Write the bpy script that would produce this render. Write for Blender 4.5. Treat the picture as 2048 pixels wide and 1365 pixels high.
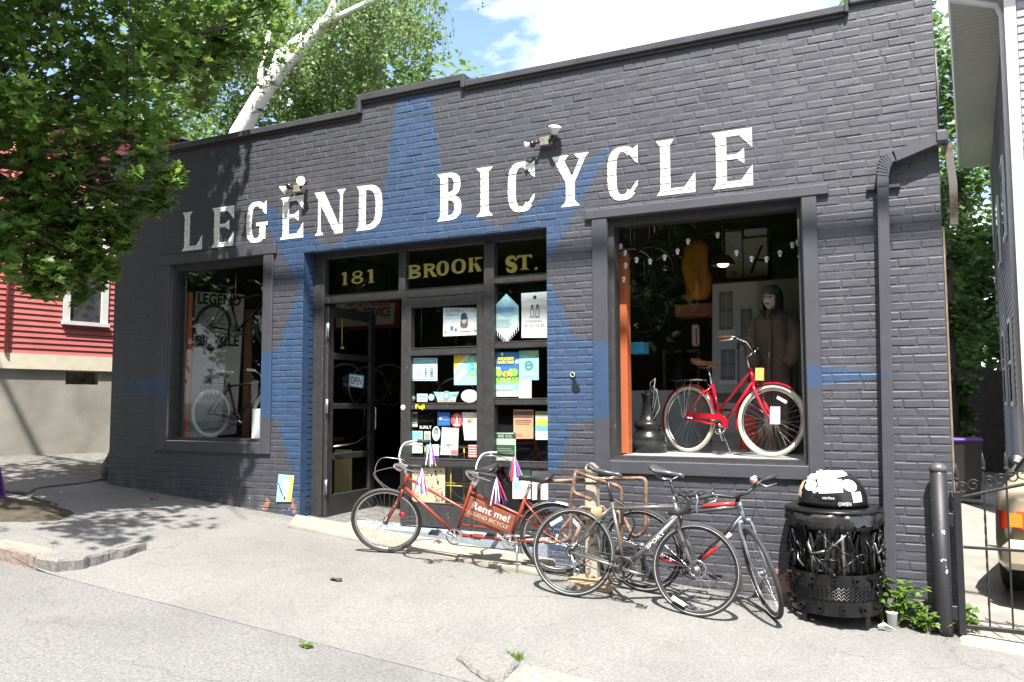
import bpy, bmesh, math, random
from mathutils import Vector, Matrix, noise as mnoise

for o in list(bpy.data.objects):
    bpy.data.objects.remove(o)
SC = bpy.context.scene
COL = SC.collection
R = math.radians
# ------------------------------------------------------------------ camera
# X runs along the shop front (0 = opposite the camera), Y into the building, Z up
F_PX, EYE, DIST = 1653.0, 1.67, 7.0
YAW, PITCH, ROLL = R(-26.1786), R(4.3199), R(-0.1828)
_f = Vector((math.sin(YAW)*math.cos(PITCH), math.cos(YAW)*math.cos(PITCH), math.sin(PITCH)))
_r0 = Vector((math.cos(YAW), -math.sin(YAW), 0)); _u0 = _r0.cross(_f)
_r = math.cos(ROLL)*_r0 + math.sin(ROLL)*_u0
_u = -math.sin(ROLL)*_r0 + math.cos(ROLL)*_u0
CAM = Vector((0, -DIST, EYE))
cd = bpy.data.cameras.new('camera'); cam = bpy.data.objects.new('camera', cd); COL.objects.link(cam)
cd.sensor_width = 36; cd.lens = F_PX/2048*36; cd.clip_end = 600; cd.clip_start = .05
m3 = Matrix((_r, _u, -_f)).transposed()
cam.matrix_world = Matrix.Translation(CAM) @ m3.to_4x4()
SC.camera = cam
# ------------------------------------------------------------------ light
SUN_AZ, SUN_EL = R(22), R(62)            # azimuth measured from the street side towards the right
SUNV = Vector((math.sin(SUN_AZ)*math.cos(SUN_EL), -math.cos(SUN_AZ)*math.cos(SUN_EL), math.sin(SUN_EL)))
W = bpy.data.worlds.new('World'); SC.world = W; W.use_nodes = True
nt = W.node_tree; nt.nodes.clear()
def wn(t, **k):
    n = nt.nodes.new(t)
    for a, v in k.items(): setattr(n, a, v)
    return n
sky = wn('ShaderNodeTexSky', sky_type='NISHITA', sun_disc=False)
sky.sun_elevation = SUN_EL; sky.sun_rotation = math.atan2(SUNV.x, SUNV.y)
sky.air_density = 1.0; sky.dust_density = 1.5; sky.ozone_density = 1.0
tc = wn('ShaderNodeTexCoord'); mp = wn('ShaderNodeMapping'); mp.inputs['Scale'].default_value = (1, 1, 2.2)
mp.inputs['Location'].default_value = (.37, .1, .25)
n1 = wn('ShaderNodeTexNoise'); n1.inputs['Scale'].default_value = 3.4; n1.inputs['Detail'].default_value = 6; n1.inputs['Roughness'].default_value = .56
cr = wn('ShaderNodeValToRGB'); cr.color_ramp.elements[0].position = .44; cr.color_ramp.elements[1].position = .58
mx = wn('ShaderNodeMix', data_type='RGBA'); mx.inputs[7].default_value = (6.5, 6.6, 6.8, 1)
bg = wn('ShaderNodeBackground'); bg.inputs['Strength'].default_value = .125
wo = wn('ShaderNodeOutputWorld'); L = nt.links.new
L(tc.outputs['Generated'], mp.inputs['Vector']); L(mp.outputs[0], n1.inputs['Vector']); L(n1.outputs[0], cr.inputs[0])
L(cr.outputs[0], mx.inputs[0]); L(sky.outputs[0], mx.inputs[6]); L(mx.outputs[2], bg.inputs[0]); L(bg.outputs[0], wo.inputs[0])
sl = bpy.data.lights.new('sun', 'SUN'); sl.energy = 5.0; sl.angle = R(.53); sl.color = (1, .955, .89)
so = bpy.data.objects.new('sun', sl); COL.objects.link(so); so.location = (6, -12, 16)
so.rotation_euler = (-SUNV).to_track_quat('-Z', 'Y').to_euler()
SC.view_settings.view_transform = 'Standard'; SC.view_settings.look = 'None'
SC.view_settings.gamma = 1; SC.view_settings.exposure = 1.52; SC.view_settings.use_curve_mapping = False
SC.render.engine = 'CYCLES'
try:
    SC.cycles.max_bounces = 6; SC.cycles.transparent_max_bounces = 24; SC.cycles.caustics_reflective = False; SC.cycles.caustics_refractive = False
except Exception: pass

# ------------------------------------------------------------------ photo pixel -> place
def ray(px, py): return _f + (px-1024)/F_PX*_r - (py-682.5)/F_PX*_u
def FX(px, py, Y=0.0):
    """where the line of sight through a photo pixel meets the plane at depth Y behind the shop front"""
    d = ray(px, py); t = (DIST+Y)/d.y
    p = CAM + d*t
    return p.x, p.z
def FP(px, py, Y=0.0):
    x, z = FX(px, py, Y); return Vector((x, Y, z))
def sstep(a, b, x):
    t = max(0, min(1, (x-a)/(b-a))); return t*t*(3-2*t)
def base_z(X):
    return -.078*max(-14.0, min(5.0, X))
GUT = -2.68
def walk_z(X, Y):
    """pavement height: falls along the street, tips to the gutter in front of the shop"""
    c = .05*sstep(-7.2, -6.1, X)
    y = min(Y, 0.0)
    return base_z(X) + c*y + .0
def road_z(X, Y):
    return base_z(X) - .137 + .012*(GUT-Y) 
def gz(X, Y): return walk_z(X, Y) if Y > GUT else road_z(X, Y)
def GP(px, py):
    """where the line of sight meets the ground"""
    d = ray(px, py); lo, hi = 1.0, 40.0
    for i in range(50):
        m = (lo+hi)/2; p = CAM+d*m
        if p.z > gz(p.x, p.y): lo = m
        else: hi = m
    p = CAM+d*lo; return Vector((p.x, p.y, gz(p.x, p.y)))

# ------------------------------------------------------------------ mesh builder
class MB:
    def __init__(s): s.v = []; s.f = []; s.m = []; s.sm = []
    def add(s, vs, fs, m=0, smooth=False):
        b = len(s.v); s.v += [Vector(v) for v in vs]
        for q in fs: s.f.append([i+b for i in q]); s.m.append(m); s.sm.append(smooth)
        return s
    def box(s, lo, hi, m=0):
        x0, y0, z0 = lo; x1, y1, z1 = hi
        return s.add([(x0,y0,z0),(x1,y0,z0),(x1,y1,z0),(x0,y1,z0),(x0,y0,z1),(x1,y0,z1),(x1,y1,z1),(x0,y1,z1)],
              [(0,3,2,1),(4,5,6,7),(0,1,5,4),(1,2,6,5),(2,3,7,6),(3,0,4,7)], m)
    def bbox(s, lo, hi, b=.006, m=0):
        """box with chamfered edges"""
        bm = bmesh.new(); bmesh.ops.create_cube(bm, size=1)
        c = [(lo[i]+hi[i])/2 for i in range(3)]; d = [hi[i]-lo[i] for i in range(3)]
        for v in bm.verts: v.co = Vector((c[0]+v.co.x*d[0], c[1]+v.co.y*d[1], c[2]+v.co.z*d[2]))
        b = min(b, min(d)*.45)
        bmesh.ops.bevel(bm, geom=bm.edges[:], offset=b, segments=1, affect='EDGES')
        s.bm(bm, m); return s
    def bm(s, bm, m=0, smooth=False):
        bm.verts.index_update()
        s.add([v.co.copy() for v in bm.verts], [[v.index for v in f.verts] for f in bm.faces], m, smooth); bm.free()
    def xf(s, M):
        s.v = [M @ v for v in s.v]; return s
    def obox(s, c, ax, ay, az, m=0):
        """box from centre and three half-axes"""
        c = Vector(c); ax, ay, az = Vector(ax), Vector(ay), Vector(az)
        vs = [c+sx*ax+sy*ay+sz*az for sz in (-1,1) for sx, sy in ((-1,-1),(1,-1),(1,1),(-1,1))]
        return s.add(vs, [(0,3,2,1),(4,5,6,7),(0,1,5,4),(1,2,6,5),(2,3,7,6),(3,0,4,7)], m)
    def tube(s, pts, r, n=8, m=0, closed=False, cap=True, smooth=True):
        pts = [Vector(p) for p in pts]; k = len(pts)
        rs = r if isinstance(r, (list, tuple)) else [r]*k
        tg = []
        for i in range(k):
            a = pts[(i-1) % k] if (closed or i > 0) else pts[i]; b = pts[(i+1) % k] if (closed or i < k-1) else pts[i]
            t = (b-a); tg.append(t.normalized() if t.length > 1e-9 else Vector((0,0,1)))
        nrm = tg[0].orthogonal().normalized(); vs = []
        for i in range(k):
            nrm = nrm - tg[i]*nrm.dot(tg[i])
            nrm = nrm.normalized() if nrm.length > 1e-6 else tg[i].orthogonal().normalized()
            bn = tg[i].cross(nrm)
            for j in range(n):
                a = 2*math.pi*j/n; vs.append(pts[i]+rs[i]*(math.cos(a)*nrm+math.sin(a)*bn))
        fs = []
        for i in range(k if closed else k-1):
            for j in range(n):
                a, b = i*n+j, i*n+(j+1) % n; c, d = ((i+1) % k)*n+(j+1) % n, ((i+1) % k)*n+j
                fs.append((a, b, c, d))
        if cap and not closed:
            fs.append(tuple(range(n-1, -1, -1))); fs.append(tuple(range((k-1)*n, k*n)))
        return s.add(vs, fs, m, smooth)
    def cyl(s, a, b, r, r2=None, n=12, m=0, smooth=True): return s.tube([a, b], [r, r if r2 is None else r2], n, m, smooth=smooth)
    def torus(s, c, ax, Rr, r, n=40, k=8, m=0, sy=1.0):
        c = Vector(c); ax = Vector(ax).normalized(); e = ax.orthogonal().normalized(); g = ax.cross(e); vs = []; fs = []
        for i in range(n):
            a = 2*math.pi*i/n; d = math.cos(a)*e+math.sin(a)*g
            for j in range(k):
                b = 2*math.pi*j/k; vs.append(c+d*(Rr+r*math.cos(b))+ax*(r*sy*math.sin(b)))
        for i in range(n):
            for j in range(k):
                fs.append((i*k+j, ((i+1) % n)*k+j, ((i+1) % n)*k+(j+1) % k, i*k+(j+1) % k))
        return s.add(vs, fs, m, True)
    def lathe(s, c, prof, n=24, m=0, ax=(0,0,1), smooth=True, cap=True):
        """profile of (radius, height) pairs round an axis"""
        c = Vector(c); ax = Vector(ax).normalized(); e = ax.orthogonal().normalized(); g = ax.cross(e); vs = []; fs = []
        for (r, h) in prof:
            for i in range(n):
                a = 2*math.pi*i/n; vs.append(c+ax*h+(math.cos(a)*e+math.sin(a)*g)*r)
        for p in range(len(prof)-1):
            for i in range(n):
                fs.append((p*n+i, p*n+(i+1) % n, (p+1)*n+(i+1) % n, (p+1)*n+i))
        if cap:
            fs.append(tuple(range(n-1, -1, -1))); fs.append(tuple(range((len(prof)-1)*n, len(prof)*n)))
        return s.add(vs, fs, m, smooth)
    def ball(s, c, r, n=14, m=0, sc=(1,1,1)):
        c = Vector(c); k = n//2; vs = []; fs = []
        for i in range(k+1):
            t = math.pi*i/k
            for j in range(n):
                a = 2*math.pi*j/n; vs.append(c+Vector((r*sc[0]*math.sin(t)*math.cos(a), r*sc[1]*math.sin(t)*math.sin(a), r*sc[2]*math.cos(t))))
        for i in range(k):
            for j in range(n): fs.append((i*n+j, (i+1)*n+j, (i+1)*n+(j+1) % n, i*n+(j+1) % n))
        return s.add(vs, fs, m, True)
    def poly(s, pts, m=0): return s.add(pts, [tuple(range(len(pts)))], m)
    def build(s, name, mats, parent=None, local=False, kind=None):
        """link everything collected as ONE mesh object; coordinates are world ones unless local"""
        if not isinstance(mats, (list, tuple)): mats = [mats]
        if local or not s.v: c = Vector((0,0,0))
        else:
            lo = Vector([min(v[i] for v in s.v) for i in range(3)]); hi = Vector([max(v[i] for v in s.v) for i in range(3)])
            c = (lo+hi)/2
        me = bpy.data.meshes.new(name); me.from_pydata([v-c for v in s.v], [], s.f)
        for mt in mats: me.materials.append(mt)
        me.polygons.foreach_set('material_index', s.m); me.polygons.foreach_set('use_smooth', s.sm); me.update()
        o = bpy.data.objects.new(name, me); COL.objects.link(o)
        if parent:
            o.parent = parent
            o.location = c - (Vector(parent.get('_w', (0,0,0))) if not local else Vector((0,0,0)))
        else: o.location = c
        o['_w'] = tuple(c)
        if kind: o['kind'] = kind
        return o
def tag(o, label, cat, group=None):
    o['label'] = label; o['category'] = cat
    if group: o['group'] = group
    return o
def thing(name, label, cat, loc=(0,0,0), group=None):
    o = bpy.data.objects.new(name, None); COL.objects.link(o); o.location = loc; o.empty_display_size = .1
    o['_w'] = tuple(loc); return tag(o, label, cat, group)
def child_loc(o): return Vector(o.get('_w', (0,0,0)))
RND = random.Random(7)

# ------------------------------------------------------------------ lettering
_tc = {}
def text2d(s):
    """outline of a word in the built-in typeface, fitted to the unit square"""
    if s in _tc: return _tc[s]
    cu = bpy.data.curves.new('t', 'FONT'); cu.body = s; cu.resolution_u = 2; cu.fill_mode = 'FRONT'
    o = bpy.data.objects.new('t', cu); COL.objects.link(o)
    dg = bpy.context.evaluated_depsgraph_get(); me = bpy.data.meshes.new_from_object(o.evaluated_get(dg))
    vs = [v.co.copy() for v in me.vertices]; fs = [tuple(p.vertices) for p in me.polygons]
    bpy.data.objects.remove(o); bpy.data.curves.remove(cu); bpy.data.meshes.remove(me)
    x0 = min(v.x for v in vs); x1 = max(v.x for v in vs); y0 = min(v.y for v in vs); y1 = max(v.y for v in vs)
    vs = [((v.x-x0)/max(x1-x0, 1e-6), (v.y-y0)/max(y1-y0, 1e-6)) for v in vs]
    _tc[s] = (vs, fs); return _tc[s]
def put_text(mb, s, o, ux, uz, m=0, bold=0):
    """o = lower left corner, ux / uz = full width and height vectors"""
    vs, fs = text2d(s); o, ux, uz = Vector(o), Vector(ux), Vector(uz)
    n = ux.cross(uz).normalized()
    mb.add([o+ux*a+uz*b for a, b in vs], fs, m)
    if bold:
        for k, (dx, dz) in enumerate(((bold, 0), (0, bold), (bold, bold))):
            mb.add([o+ux*a+uz*b+ux.normalized()*dx+uz.normalized()*dz+n*(.0002*(k+1)) for a, b in vs], fs, m)
# ------------------------------------------------------------------ materials
class NT:
    def __init__(s, name):
        s.mat = bpy.data.materials.new(name); s.mat.use_nodes = True; s.t = s.mat.node_tree; s.t.nodes.clear()
        s.out = s.n('ShaderNodeOutputMaterial')
    def n(s, t, **k):
        x = s.t.nodes.new(t)
        for a, v in k.items(): setattr(x, a, v)
        return x
    def l(s, a, b): s.t.links.new(a, b)
    def val(s, sock, v):
        if hasattr(v, 'is_linked'): s.l(v, sock)
        elif isinstance(v, (tuple, list)) and len(v) == 3 and sock.type == 'RGBA': sock.default_value = (*v, 1)
        else: sock.default_value = v
    def math(s, op, a, b=0.0, c=None):
        x = s.n('ShaderNodeMath', operation=op); s.val(x.inputs[0], a); s.val(x.inputs[1], b)
        if c is not None: s.val(x.inputs[2], c)
        return x.outputs[0]
    def mix(s, f, a, b):
        x = s.n('ShaderNodeMix', data_type='RGBA'); s.val(x.inputs[0], f); s.val(x.inputs[6], a); s.val(x.inputs[7], b); return x.outputs[2]
    def ramp(s, f, p0, p1, c0=(0,0,0), c1=(1,1,1)):
        x = s.n('ShaderNodeValToRGB'); e = x.color_ramp.elements
        e[0].position = p0; e[1].position = p1; e[0].color = (*c0, 1); e[1].color = (*c1, 1); s.val(x.inputs[0], f); return x.outputs[0]
    def pos(s): return s.n('ShaderNodeNewGeometry').outputs['Position']
    def noise(s, scale, detail=3, rough=.55, vec=None, out=0):
        x = s.n('ShaderNodeTexNoise'); x.inputs['Scale'].default_value = scale; x.inputs['Detail'].default_value = detail; x.inputs['Roughness'].default_value = rough
        s.l(vec if vec is not None else s.pos(), x.inputs['Vector']); return x.outputs[out]
    def stretch(s, sc):
        x = s.n('ShaderNodeMapping'); x.inputs['Scale'].default_value = sc; s.l(s.pos(), x.inputs['Vector']); return x.outputs[0]
    def bump(s, h, strength=.3, dist=.01):
        x = s.n('ShaderNodeBump'); x.inputs['Strength'].default_value = strength; x.inputs['Distance'].default_value = dist; s.val(x.inputs['Height'], h); return x.outputs[0]
    def bsdf(s, color, rough=.5, metal=0.0, spec=.5, normal=None, **k):
        p = s.n('ShaderNodeBsdfPrincipled'); s.val(p.inputs['Base Color'], color); s.val(p.inputs['Roughness'], rough)
        s.val(p.inputs['Metallic'], metal); p.inputs['Specular IOR Level'].default_value = spec
        if normal is not None: s.l(normal, p.inputs['Normal'])
        for a, v in k.items(): s.val(p.inputs[a.replace('_', ' ')], v)
        s.l(p.outputs[0], s.out.inputs[0]); return p
_mc = {}
def M(name, color, rough=.5, metal=0.0, spec=.5, var=.12, vs=14.0, bump=.0, bs=60.0, **k):
    """plain surface with a little mottling and relief"""
    if name in _mc: return _mc[name]
    t = NT(name); n = t.noise(vs, 4); a = tuple(c*(1-var) for c in color); b = tuple(min(1, c*(1+var)) for c in color)
    nr = t.bump(t.noise(bs, 3), bump, .004) if bump else None
    t.bsdf(t.mix(t.ramp(n, .3, .7), a, b), t.math('ADD', rough-.06, t.math('MULTIPLY', n, .12)), metal, spec, nr, **k)
    _mc[name] = t.mat; return t.mat

# painted eight-point compass star: one node group used by every painted surface it crosses
STAR_C = (-4.56, 1.88); STAR_R = 1.77
sg = bpy.data.node_groups.new('compass_star', 'ShaderNodeTree'); sg.interface.new_socket('Mask', in_out='OUTPUT', socket_type='NodeSocketFloat')
def _gm(op, a, b=0.0):
    x = sg.nodes.new('ShaderNodeMath'); x.operation = op
    for i, v in enumerate((a, b)):
        if hasattr(v, 'is_linked'): sg.links.new(v, x.inputs[i])
        else: x.inputs[i].default_value = v
    return x.outputs[0]
_ge = sg.nodes.new('ShaderNodeNewGeometry'); _sp = sg.nodes.new('ShaderNodeSeparateXYZ'); sg.links.new(_ge.outputs['Position'], _sp.inputs[0])
_wob = sg.nodes.new('ShaderNodeTexNoise'); _wob.inputs['Scale'].default_value = 16; sg.links.new(_ge.outputs['Position'], _wob.inputs['Vector'])
_wb = _gm('MULTIPLY', _gm('SUBTRACT', _wob.outputs[0], .5), .022)
sx = _gm('ADD', _gm('SUBTRACT', _sp.outputs[0], STAR_C[0]), _wb); sz = _gm('SUBTRACT', _gm('SUBTRACT', _sp.outputs[2], STAR_C[1]), _wb)
_rr = _gm('SQRT', _gm('ADD', _gm('MULTIPLY', sx, sx), _gm('MULTIPLY', sz, sz)))
acc = _gm('LESS_THAN', _rr, STAR_R)
for k in range(8):
    a = k*math.pi/4; long = 4.42 if k % 2 == 0 else 3.06; hw = .385 if k % 2 == 0 else .30
    u_ = _gm('ADD', _gm('MULTIPLY', sx, math.cos(a)), _gm('MULTIPLY', sz, math.sin(a)))
    v_ = _gm('ABSOLUTE', _gm('SUBTRACT', _gm('MULTIPLY', sz, math.cos(a)), _gm('MULTIPLY', sx, math.sin(a))))
    lim = _gm('MULTIPLY', _gm('SUBTRACT', long, u_), hw/(long-STAR_R))
    ok = _gm('MULTIPLY', _gm('LESS_THAN', v_, lim), _gm('GREATER_THAN', u_, .5))
    acc = _gm('MAXIMUM', acc, ok)
_go = sg.nodes.new('NodeGroupOutput'); sg.links.new(acc, _go.inputs[0])

BLACK_PAINT = (.037, .0385, .050); BLUE_PAINT = (.016, .046, .108)
def painted(name, brick=True, rough=.52):
    t = NT(name); g = t.n('ShaderNodeGroup'); g.node_tree = sg
    big = t.noise(1.1, 3, .6); mid = t.noise(9, 3, .6); fine = t.noise(70, 2, .6)
    isl = t.n('ShaderNodeNewGeometry').outputs['Random Per Island']; oi = t.n('ShaderNodeObjectInfo').outputs['Random']
    tone = t.math('ADD', t.math('MULTIPLY', big, .55), t.math('MULTIPLY', mid, .45))
    if brick: tone = t.math('ADD', tone, t.math('MULTIPLY', t.math('SUBTRACT', t.math('FRACT', t.math('ADD', isl, oi)), .5), .16))
    gr = t.mix(t.ramp(tone, .25, .75), tuple(c*.84 for c in BLACK_PAINT), tuple(c*1.18 for c in BLACK_PAINT))
    bl = t.mix(t.ramp(tone, .25, .75), tuple(c*.8 for c in BLUE_PAINT), tuple(c*1.22 for c in BLUE_PAINT))
    c = t.mix(g.outputs[0], gr, bl)
    if brick:
        # dust on ledges, and paint flaked off to the red brick low on the wall
        sp = t.n('ShaderNodeSeparateXYZ'); t.l(t.pos(), sp.inputs[0])
        h = t.math('ADD', sp.outputs[2], t.math('MULTIPLY', sp.outputs[0], .078))
        low = t.ramp(h, .05, .9, (1,1,1), (0,0,0))
        flake = t.math('GREATER_THAN', t.math('ADD', t.noise(2.6, 5, .68), t.math('MULTIPLY', low, .15)), .765)
        c = t.mix(flake, c, t.mix(fine, (.22, .085, .055), (.36, .17, .12)))
        speck = t.math('GREATER_THAN', t.noise(23, 3, .5), .775)
        c = t.mix(speck, c, (.16, .155, .15))
        splash = t.math('MULTIPLY', t.ramp(h, .0, .28, (1,1,1), (0,0,0)), t.ramp(t.noise(6, 3, .6, t.stretch((1.5, 1, .5))), .42, .68))
        c = t.mix(t.math('MULTIPLY', splash, .55), c, (.16, .15, .14))
        drip = t.ramp(t.noise(3.2, 3, .6, t.stretch((3.2, 1, .22))), .55, .78); c = t.mix(t.math('MULTIPLY', drip, .22), c, (.10, .098, .10))
        hole = t.math('GREATER_THAN', t.noise(15, 2, .5, t.stretch((.7, 1, 1.6))), .735); c = t.mix(t.math('MULTIPLY', hole, .7), c, (.012, .011, .012))
    nr = t.bump(t.math('ADD', t.math('MULTIPLY', mid, 1.0), t.math('MULTIPLY', fine, .35)), .55 if brick else .12, .006 if brick else .002)
    t.bsdf(c, t.math('ADD', rough, t.math('MULTIPLY', mid, .2)), 0, .78, nr)
    return t.mat
m_brick = painted('painted_brick'); m_trim = painted('painted_trim', False, .5); 
def flat_black(name, col=(.030,.029,.030), rough=.42):
    t = NT(name); n = t.noise(16, 5, .6); sc = t.math('GREATER_THAN', t.noise(31, 4, .6, t.stretch((1,1,.35))), .69)
    c = t.mix(t.ramp(n, .3, .7), tuple(v*.8 for v in col), tuple(v*1.3 for v in col)); c = t.mix(sc, c, (.12, .115, .11))
    t.bsdf(c, t.math('ADD', rough, t.math('MULTIPLY', n, .15)), 0, .5, t.bump(n, .15, .003)); return t.mat
m_frame = flat_black('frame_black'); m_gloss = M('gloss_black', (.012,.012,.013), .2, 0, .5)
m_cap = M('parapet_metal', (.055,.055,.062), .38, 0, .5, .15, 5, .1)
m_white = M('white_letter_paint', (.78,.775,.75), .55, 0, .3, .06, 30, .2, 90)
def letter_mat():
    t = NT('sign_white'); w = t.math('GREATER_THAN', t.noise(13, 6, .7), .715); n = t.noise(40, 3)
    t.bsdf(t.mix(w, t.mix(n, (.74,.735,.70), (.84,.83,.80)), (.20,.19,.18)), .55, 0, .3, t.bump(n, .3, .003)); return t.mat
m_sign = letter_mat()
m_gold = M('gold_leaf', (.33,.285,.075), .42, .25, .5, .1)
def glass(name, tint=(.93,.95,.94), refl=1.0):
    t = NT(name); tr = t.n('ShaderNodeBsdfTransparent'); tr.inputs[0].default_value = (*tint, 1)
    gl = t.n('ShaderNodeBsdfGlossy'); gl.inputs['Roughness'].default_value = .015; gl.inputs[0].default_value = (.95,.97,1,1)
    ge = t.n('ShaderNodeNewGeometry'); dp = t.n('ShaderNodeVectorMath', operation='DOT_PRODUCT'); t.l(ge.outputs['Normal'], dp.inputs[0]); t.l(ge.outputs['Incoming'], dp.inputs[1])
    fr = t.math('ADD', .045, t.math('MULTIPLY', .955, t.math('POWER', t.math('SUBTRACT', 1.0, t.math('ABSOLUTE', dp.outputs['Value'])), 5.0)))
    ms = t.n('ShaderNodeMixShader')
    t.l(t.math('MULTIPLY', fr, refl), ms.inputs[0]); t.l(tr.outputs[0], ms.inputs[1]); t.l(gl.outputs[0], ms.inputs[2]); t.l(ms.outputs[0], t.out.inputs[0])
    return t.mat
m_glass = glass('window_glass', refl=1.0)
def asphalt(name, a, b, stain=(.5,.5,.5)):
    t = NT(name); f1 = t.noise(120, 1, .6); f2 = t.noise(48, 2, .7); big = t.noise(.9, 4, .6); mid = t.noise(5, 3, .6)
    sp = t.math('ADD', t.math('MULTIPLY', f1, .5), t.math('MULTIPLY', f2, .5))
    c = t.mix(t.ramp(sp, .36, .64), a, b)
    c = t.mix(t.math('MULTIPLY', t.ramp(big, .42, .7), .34), c, tuple(v*.70 for v in a))
    stn = t.ramp(t.noise(1.7, 5, .7), .60, .72); c = t.mix(t.math('MULTIPLY', stn, .30), c, (a[0]*.75, a[1]*.70, a[2]*.60))
    c = t.mix(t.math('MULTIPLY', t.ramp(mid, .55, .8), .20), c, (b[0]*1.05, b[1]*.98, b[2]*.88))
    dark = t.math('GREATER_THAN', t.noise(9, 4, .75), .70); c = t.mix(t.math('MULTIPLY', dark, .45), c, tuple(v*.45 for v in a))
    cw = t.n('ShaderNodeTexVoronoi', feature='DISTANCE_TO_EDGE'); cw.inputs['Scale'].default_value = .55
    wv = t.n('ShaderNodeVectorMath', operation='ADD'); nn = t.n('ShaderNodeTexNoise'); nn.inputs['Scale'].default_value = 2.2; nn.inputs['Detail'].default_value = 3
    t.l(t.pos(), nn.inputs['Vector']); t.l(t.pos(), wv.inputs[0])
    v2 = t.n('ShaderNodeVectorMath', operation='SCALE'); v2.inputs['Scale'].default_value = .55; t.l(nn.outputs[1], v2.inputs[0]); t.l(v2.outputs[0], wv.inputs[1]); t.l(wv.outputs[0], cw.inputs['Vector'])
    crack = t.math('MULTIPLY', t.math('LESS_THAN', cw.outputs['Distance'], .0035), t.ramp(t.noise(.7, 3), .5, .56))
    c = t.mix(t.math('MULTIPLY', crack, .32), c, tuple(v*.4 for v in a))
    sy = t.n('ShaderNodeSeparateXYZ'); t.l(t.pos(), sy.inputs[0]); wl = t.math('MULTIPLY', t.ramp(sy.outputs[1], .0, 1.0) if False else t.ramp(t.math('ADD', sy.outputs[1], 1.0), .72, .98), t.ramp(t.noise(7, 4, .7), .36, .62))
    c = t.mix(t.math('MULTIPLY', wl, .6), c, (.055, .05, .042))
    t.bsdf(c, .88, 0, .25, t.bump(t.math('ADD', sp, t.math('MULTIPLY', mid, .6)), .5, .006)); return t.mat
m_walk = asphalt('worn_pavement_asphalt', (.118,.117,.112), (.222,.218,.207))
m_road = asphalt('road_asphalt', (.100,.099,.097), (.205,.202,.196))
m_slab = M('door_slab_concrete', (.25,.228,.19), .85, 0, .3, .16, 4, .5, 120)
m_drive = M('driveway_concrete', (.23,.215,.19), .9, 0, .25, .2, 2.2, .5, 90)
m_granite = M('kerb_granite', (.165,.158,.15), .8, 0, .3, .24, 42, .8, 45)
m_granite2 = M('rusty_granite', (.25,.20,.17), .8, 0, .3, .3, 30, .8, 45)
m_dirt = M('tree_pit_soil', (.055,.045,.034), .95, 0, .2, .45, 12, 1.0, 30)
m_steel = M('bright_steel', (.55,.55,.56), .24, 1.0, .5, .08)
m_alu = M('grey_alloy', (.36,.36,.37), .35, .9, .5, .1)
m_rubber = M('tyre_rubber', (.028,.028,.029), .72, 0, .4, .25, 30)
m_rubber_b = M('tyre_rubber_worn', (.045,.044,.043), .78, 0, .35, .25, 30)
m_blackp = M('black_plastic', (.018,.018,.019), .42, 0, .5)
m_leather = M('black_vinyl', (.02,.02,.022), .33, 0, .55)
m_concretef = M('foundation_concrete', (.30,.285,.25), .92, 0, .2, .24, 1.6, .4, 40)
m_creamtrim = M('cream_trim', (.62,.57,.45), .7, 0, .3, .08, 6)
m_whitetrim = M('white_trim', (.58,.575,.56), .6, 0, .3, .05, 6)
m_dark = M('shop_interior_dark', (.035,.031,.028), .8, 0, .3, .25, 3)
m_dfloor = M('shop_floor_boards', (.11,.085,.06), .6, 0, .4, .25, 3)
m_paper = M('white_paper', (.75,.75,.74), .7, 0, .2, .03)
_pc = {}
def PM(r, g, b, rough=.6):
    k = (r, g, b, rough)
    if k not in _pc: _pc[k] = M('print_%d_%d_%d' % (r*255, g*255, b*255), (r, g, b), rough, 0, .3, .05)
    return _pc[k]
def leafmat(name, a, b, c, trans=.42):
    t = NT(name); isl = t.n('ShaderNodeNewGeometry').outputs['Random Per Island']; n = t.noise(.9, 3)
    k = t.math('ADD', t.math('MULTIPLY', isl, .6), t.math('MULTIPLY', n, .4))
    x = t.n('ShaderNodeValToRGB'); e = x.color_ramp.elements; e[0].position = .12; e[0].color = (*a, 1); e[1].position = .85; e[1].color = (*c, 1)
    m = e.new(.5); m.color = (*b, 1); t.l(k, x.inputs[0])
    p = t.n('ShaderNodeBsdfPrincipled'); t.l(x.outputs[0], p.inputs['Base Color']); p.inputs['Roughness'].default_value = .45; p.inputs['Specular IOR Level'].default_value = .45
    tl = t.n('ShaderNodeBsdfTranslucent'); hs = t.n('ShaderNodeHueSaturation'); hs.inputs['Value'].default_value = 1.7; hs.inputs['Hue'].default_value = .49; t.l(x.outputs[0], hs.inputs['Color']); t.l(hs.outputs[0], tl.inputs[0])
    ms = t.n('ShaderNodeMixShader'); ms.inputs[0].default_value = trans; t.l(p.outputs[0], ms.inputs[1]); t.l(tl.outputs[0], ms.inputs[2]); t.l(ms.outputs[0], t.out.inputs[0])
    return t.mat
m_maple = leafmat('maple_leaf', (.060,.115,.028), (.10,.185,.036), (.17,.25,.045), .52)
m_birchleaf = leafmat('birch_leaf', (.08,.145,.045), (.12,.20,.06), (.17,.24,.08), .42)
m_treeleaf = leafmat('distant_leaf', (.055,.11,.032), (.09,.17,.045), (.135,.22,.06), .38)
m_weed = leafmat('weed_leaf', (.07,.14,.02), (.10,.19,.03), (.16,.24,.05))
m_bark = M('grey_bark', (.10,.085,.07), .9, 0, .2, .35, 20, 1, 30)
def birchbark():
    t = NT('birch_bark'); n = t.noise(3.2, 5, .7, t.stretch((1,1,5))); f = t.noise(8, 5, .7)
    c = t.mix(t.ramp(n, .57, .64), t.mix(f, (.62,.60,.55), (.78,.76,.72)), (.05,.045,.04)); t.bsdf(c, .75, 0, .3, t.bump(n, .5, .02)); return t.mat
m_birch = birchbark()
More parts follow.
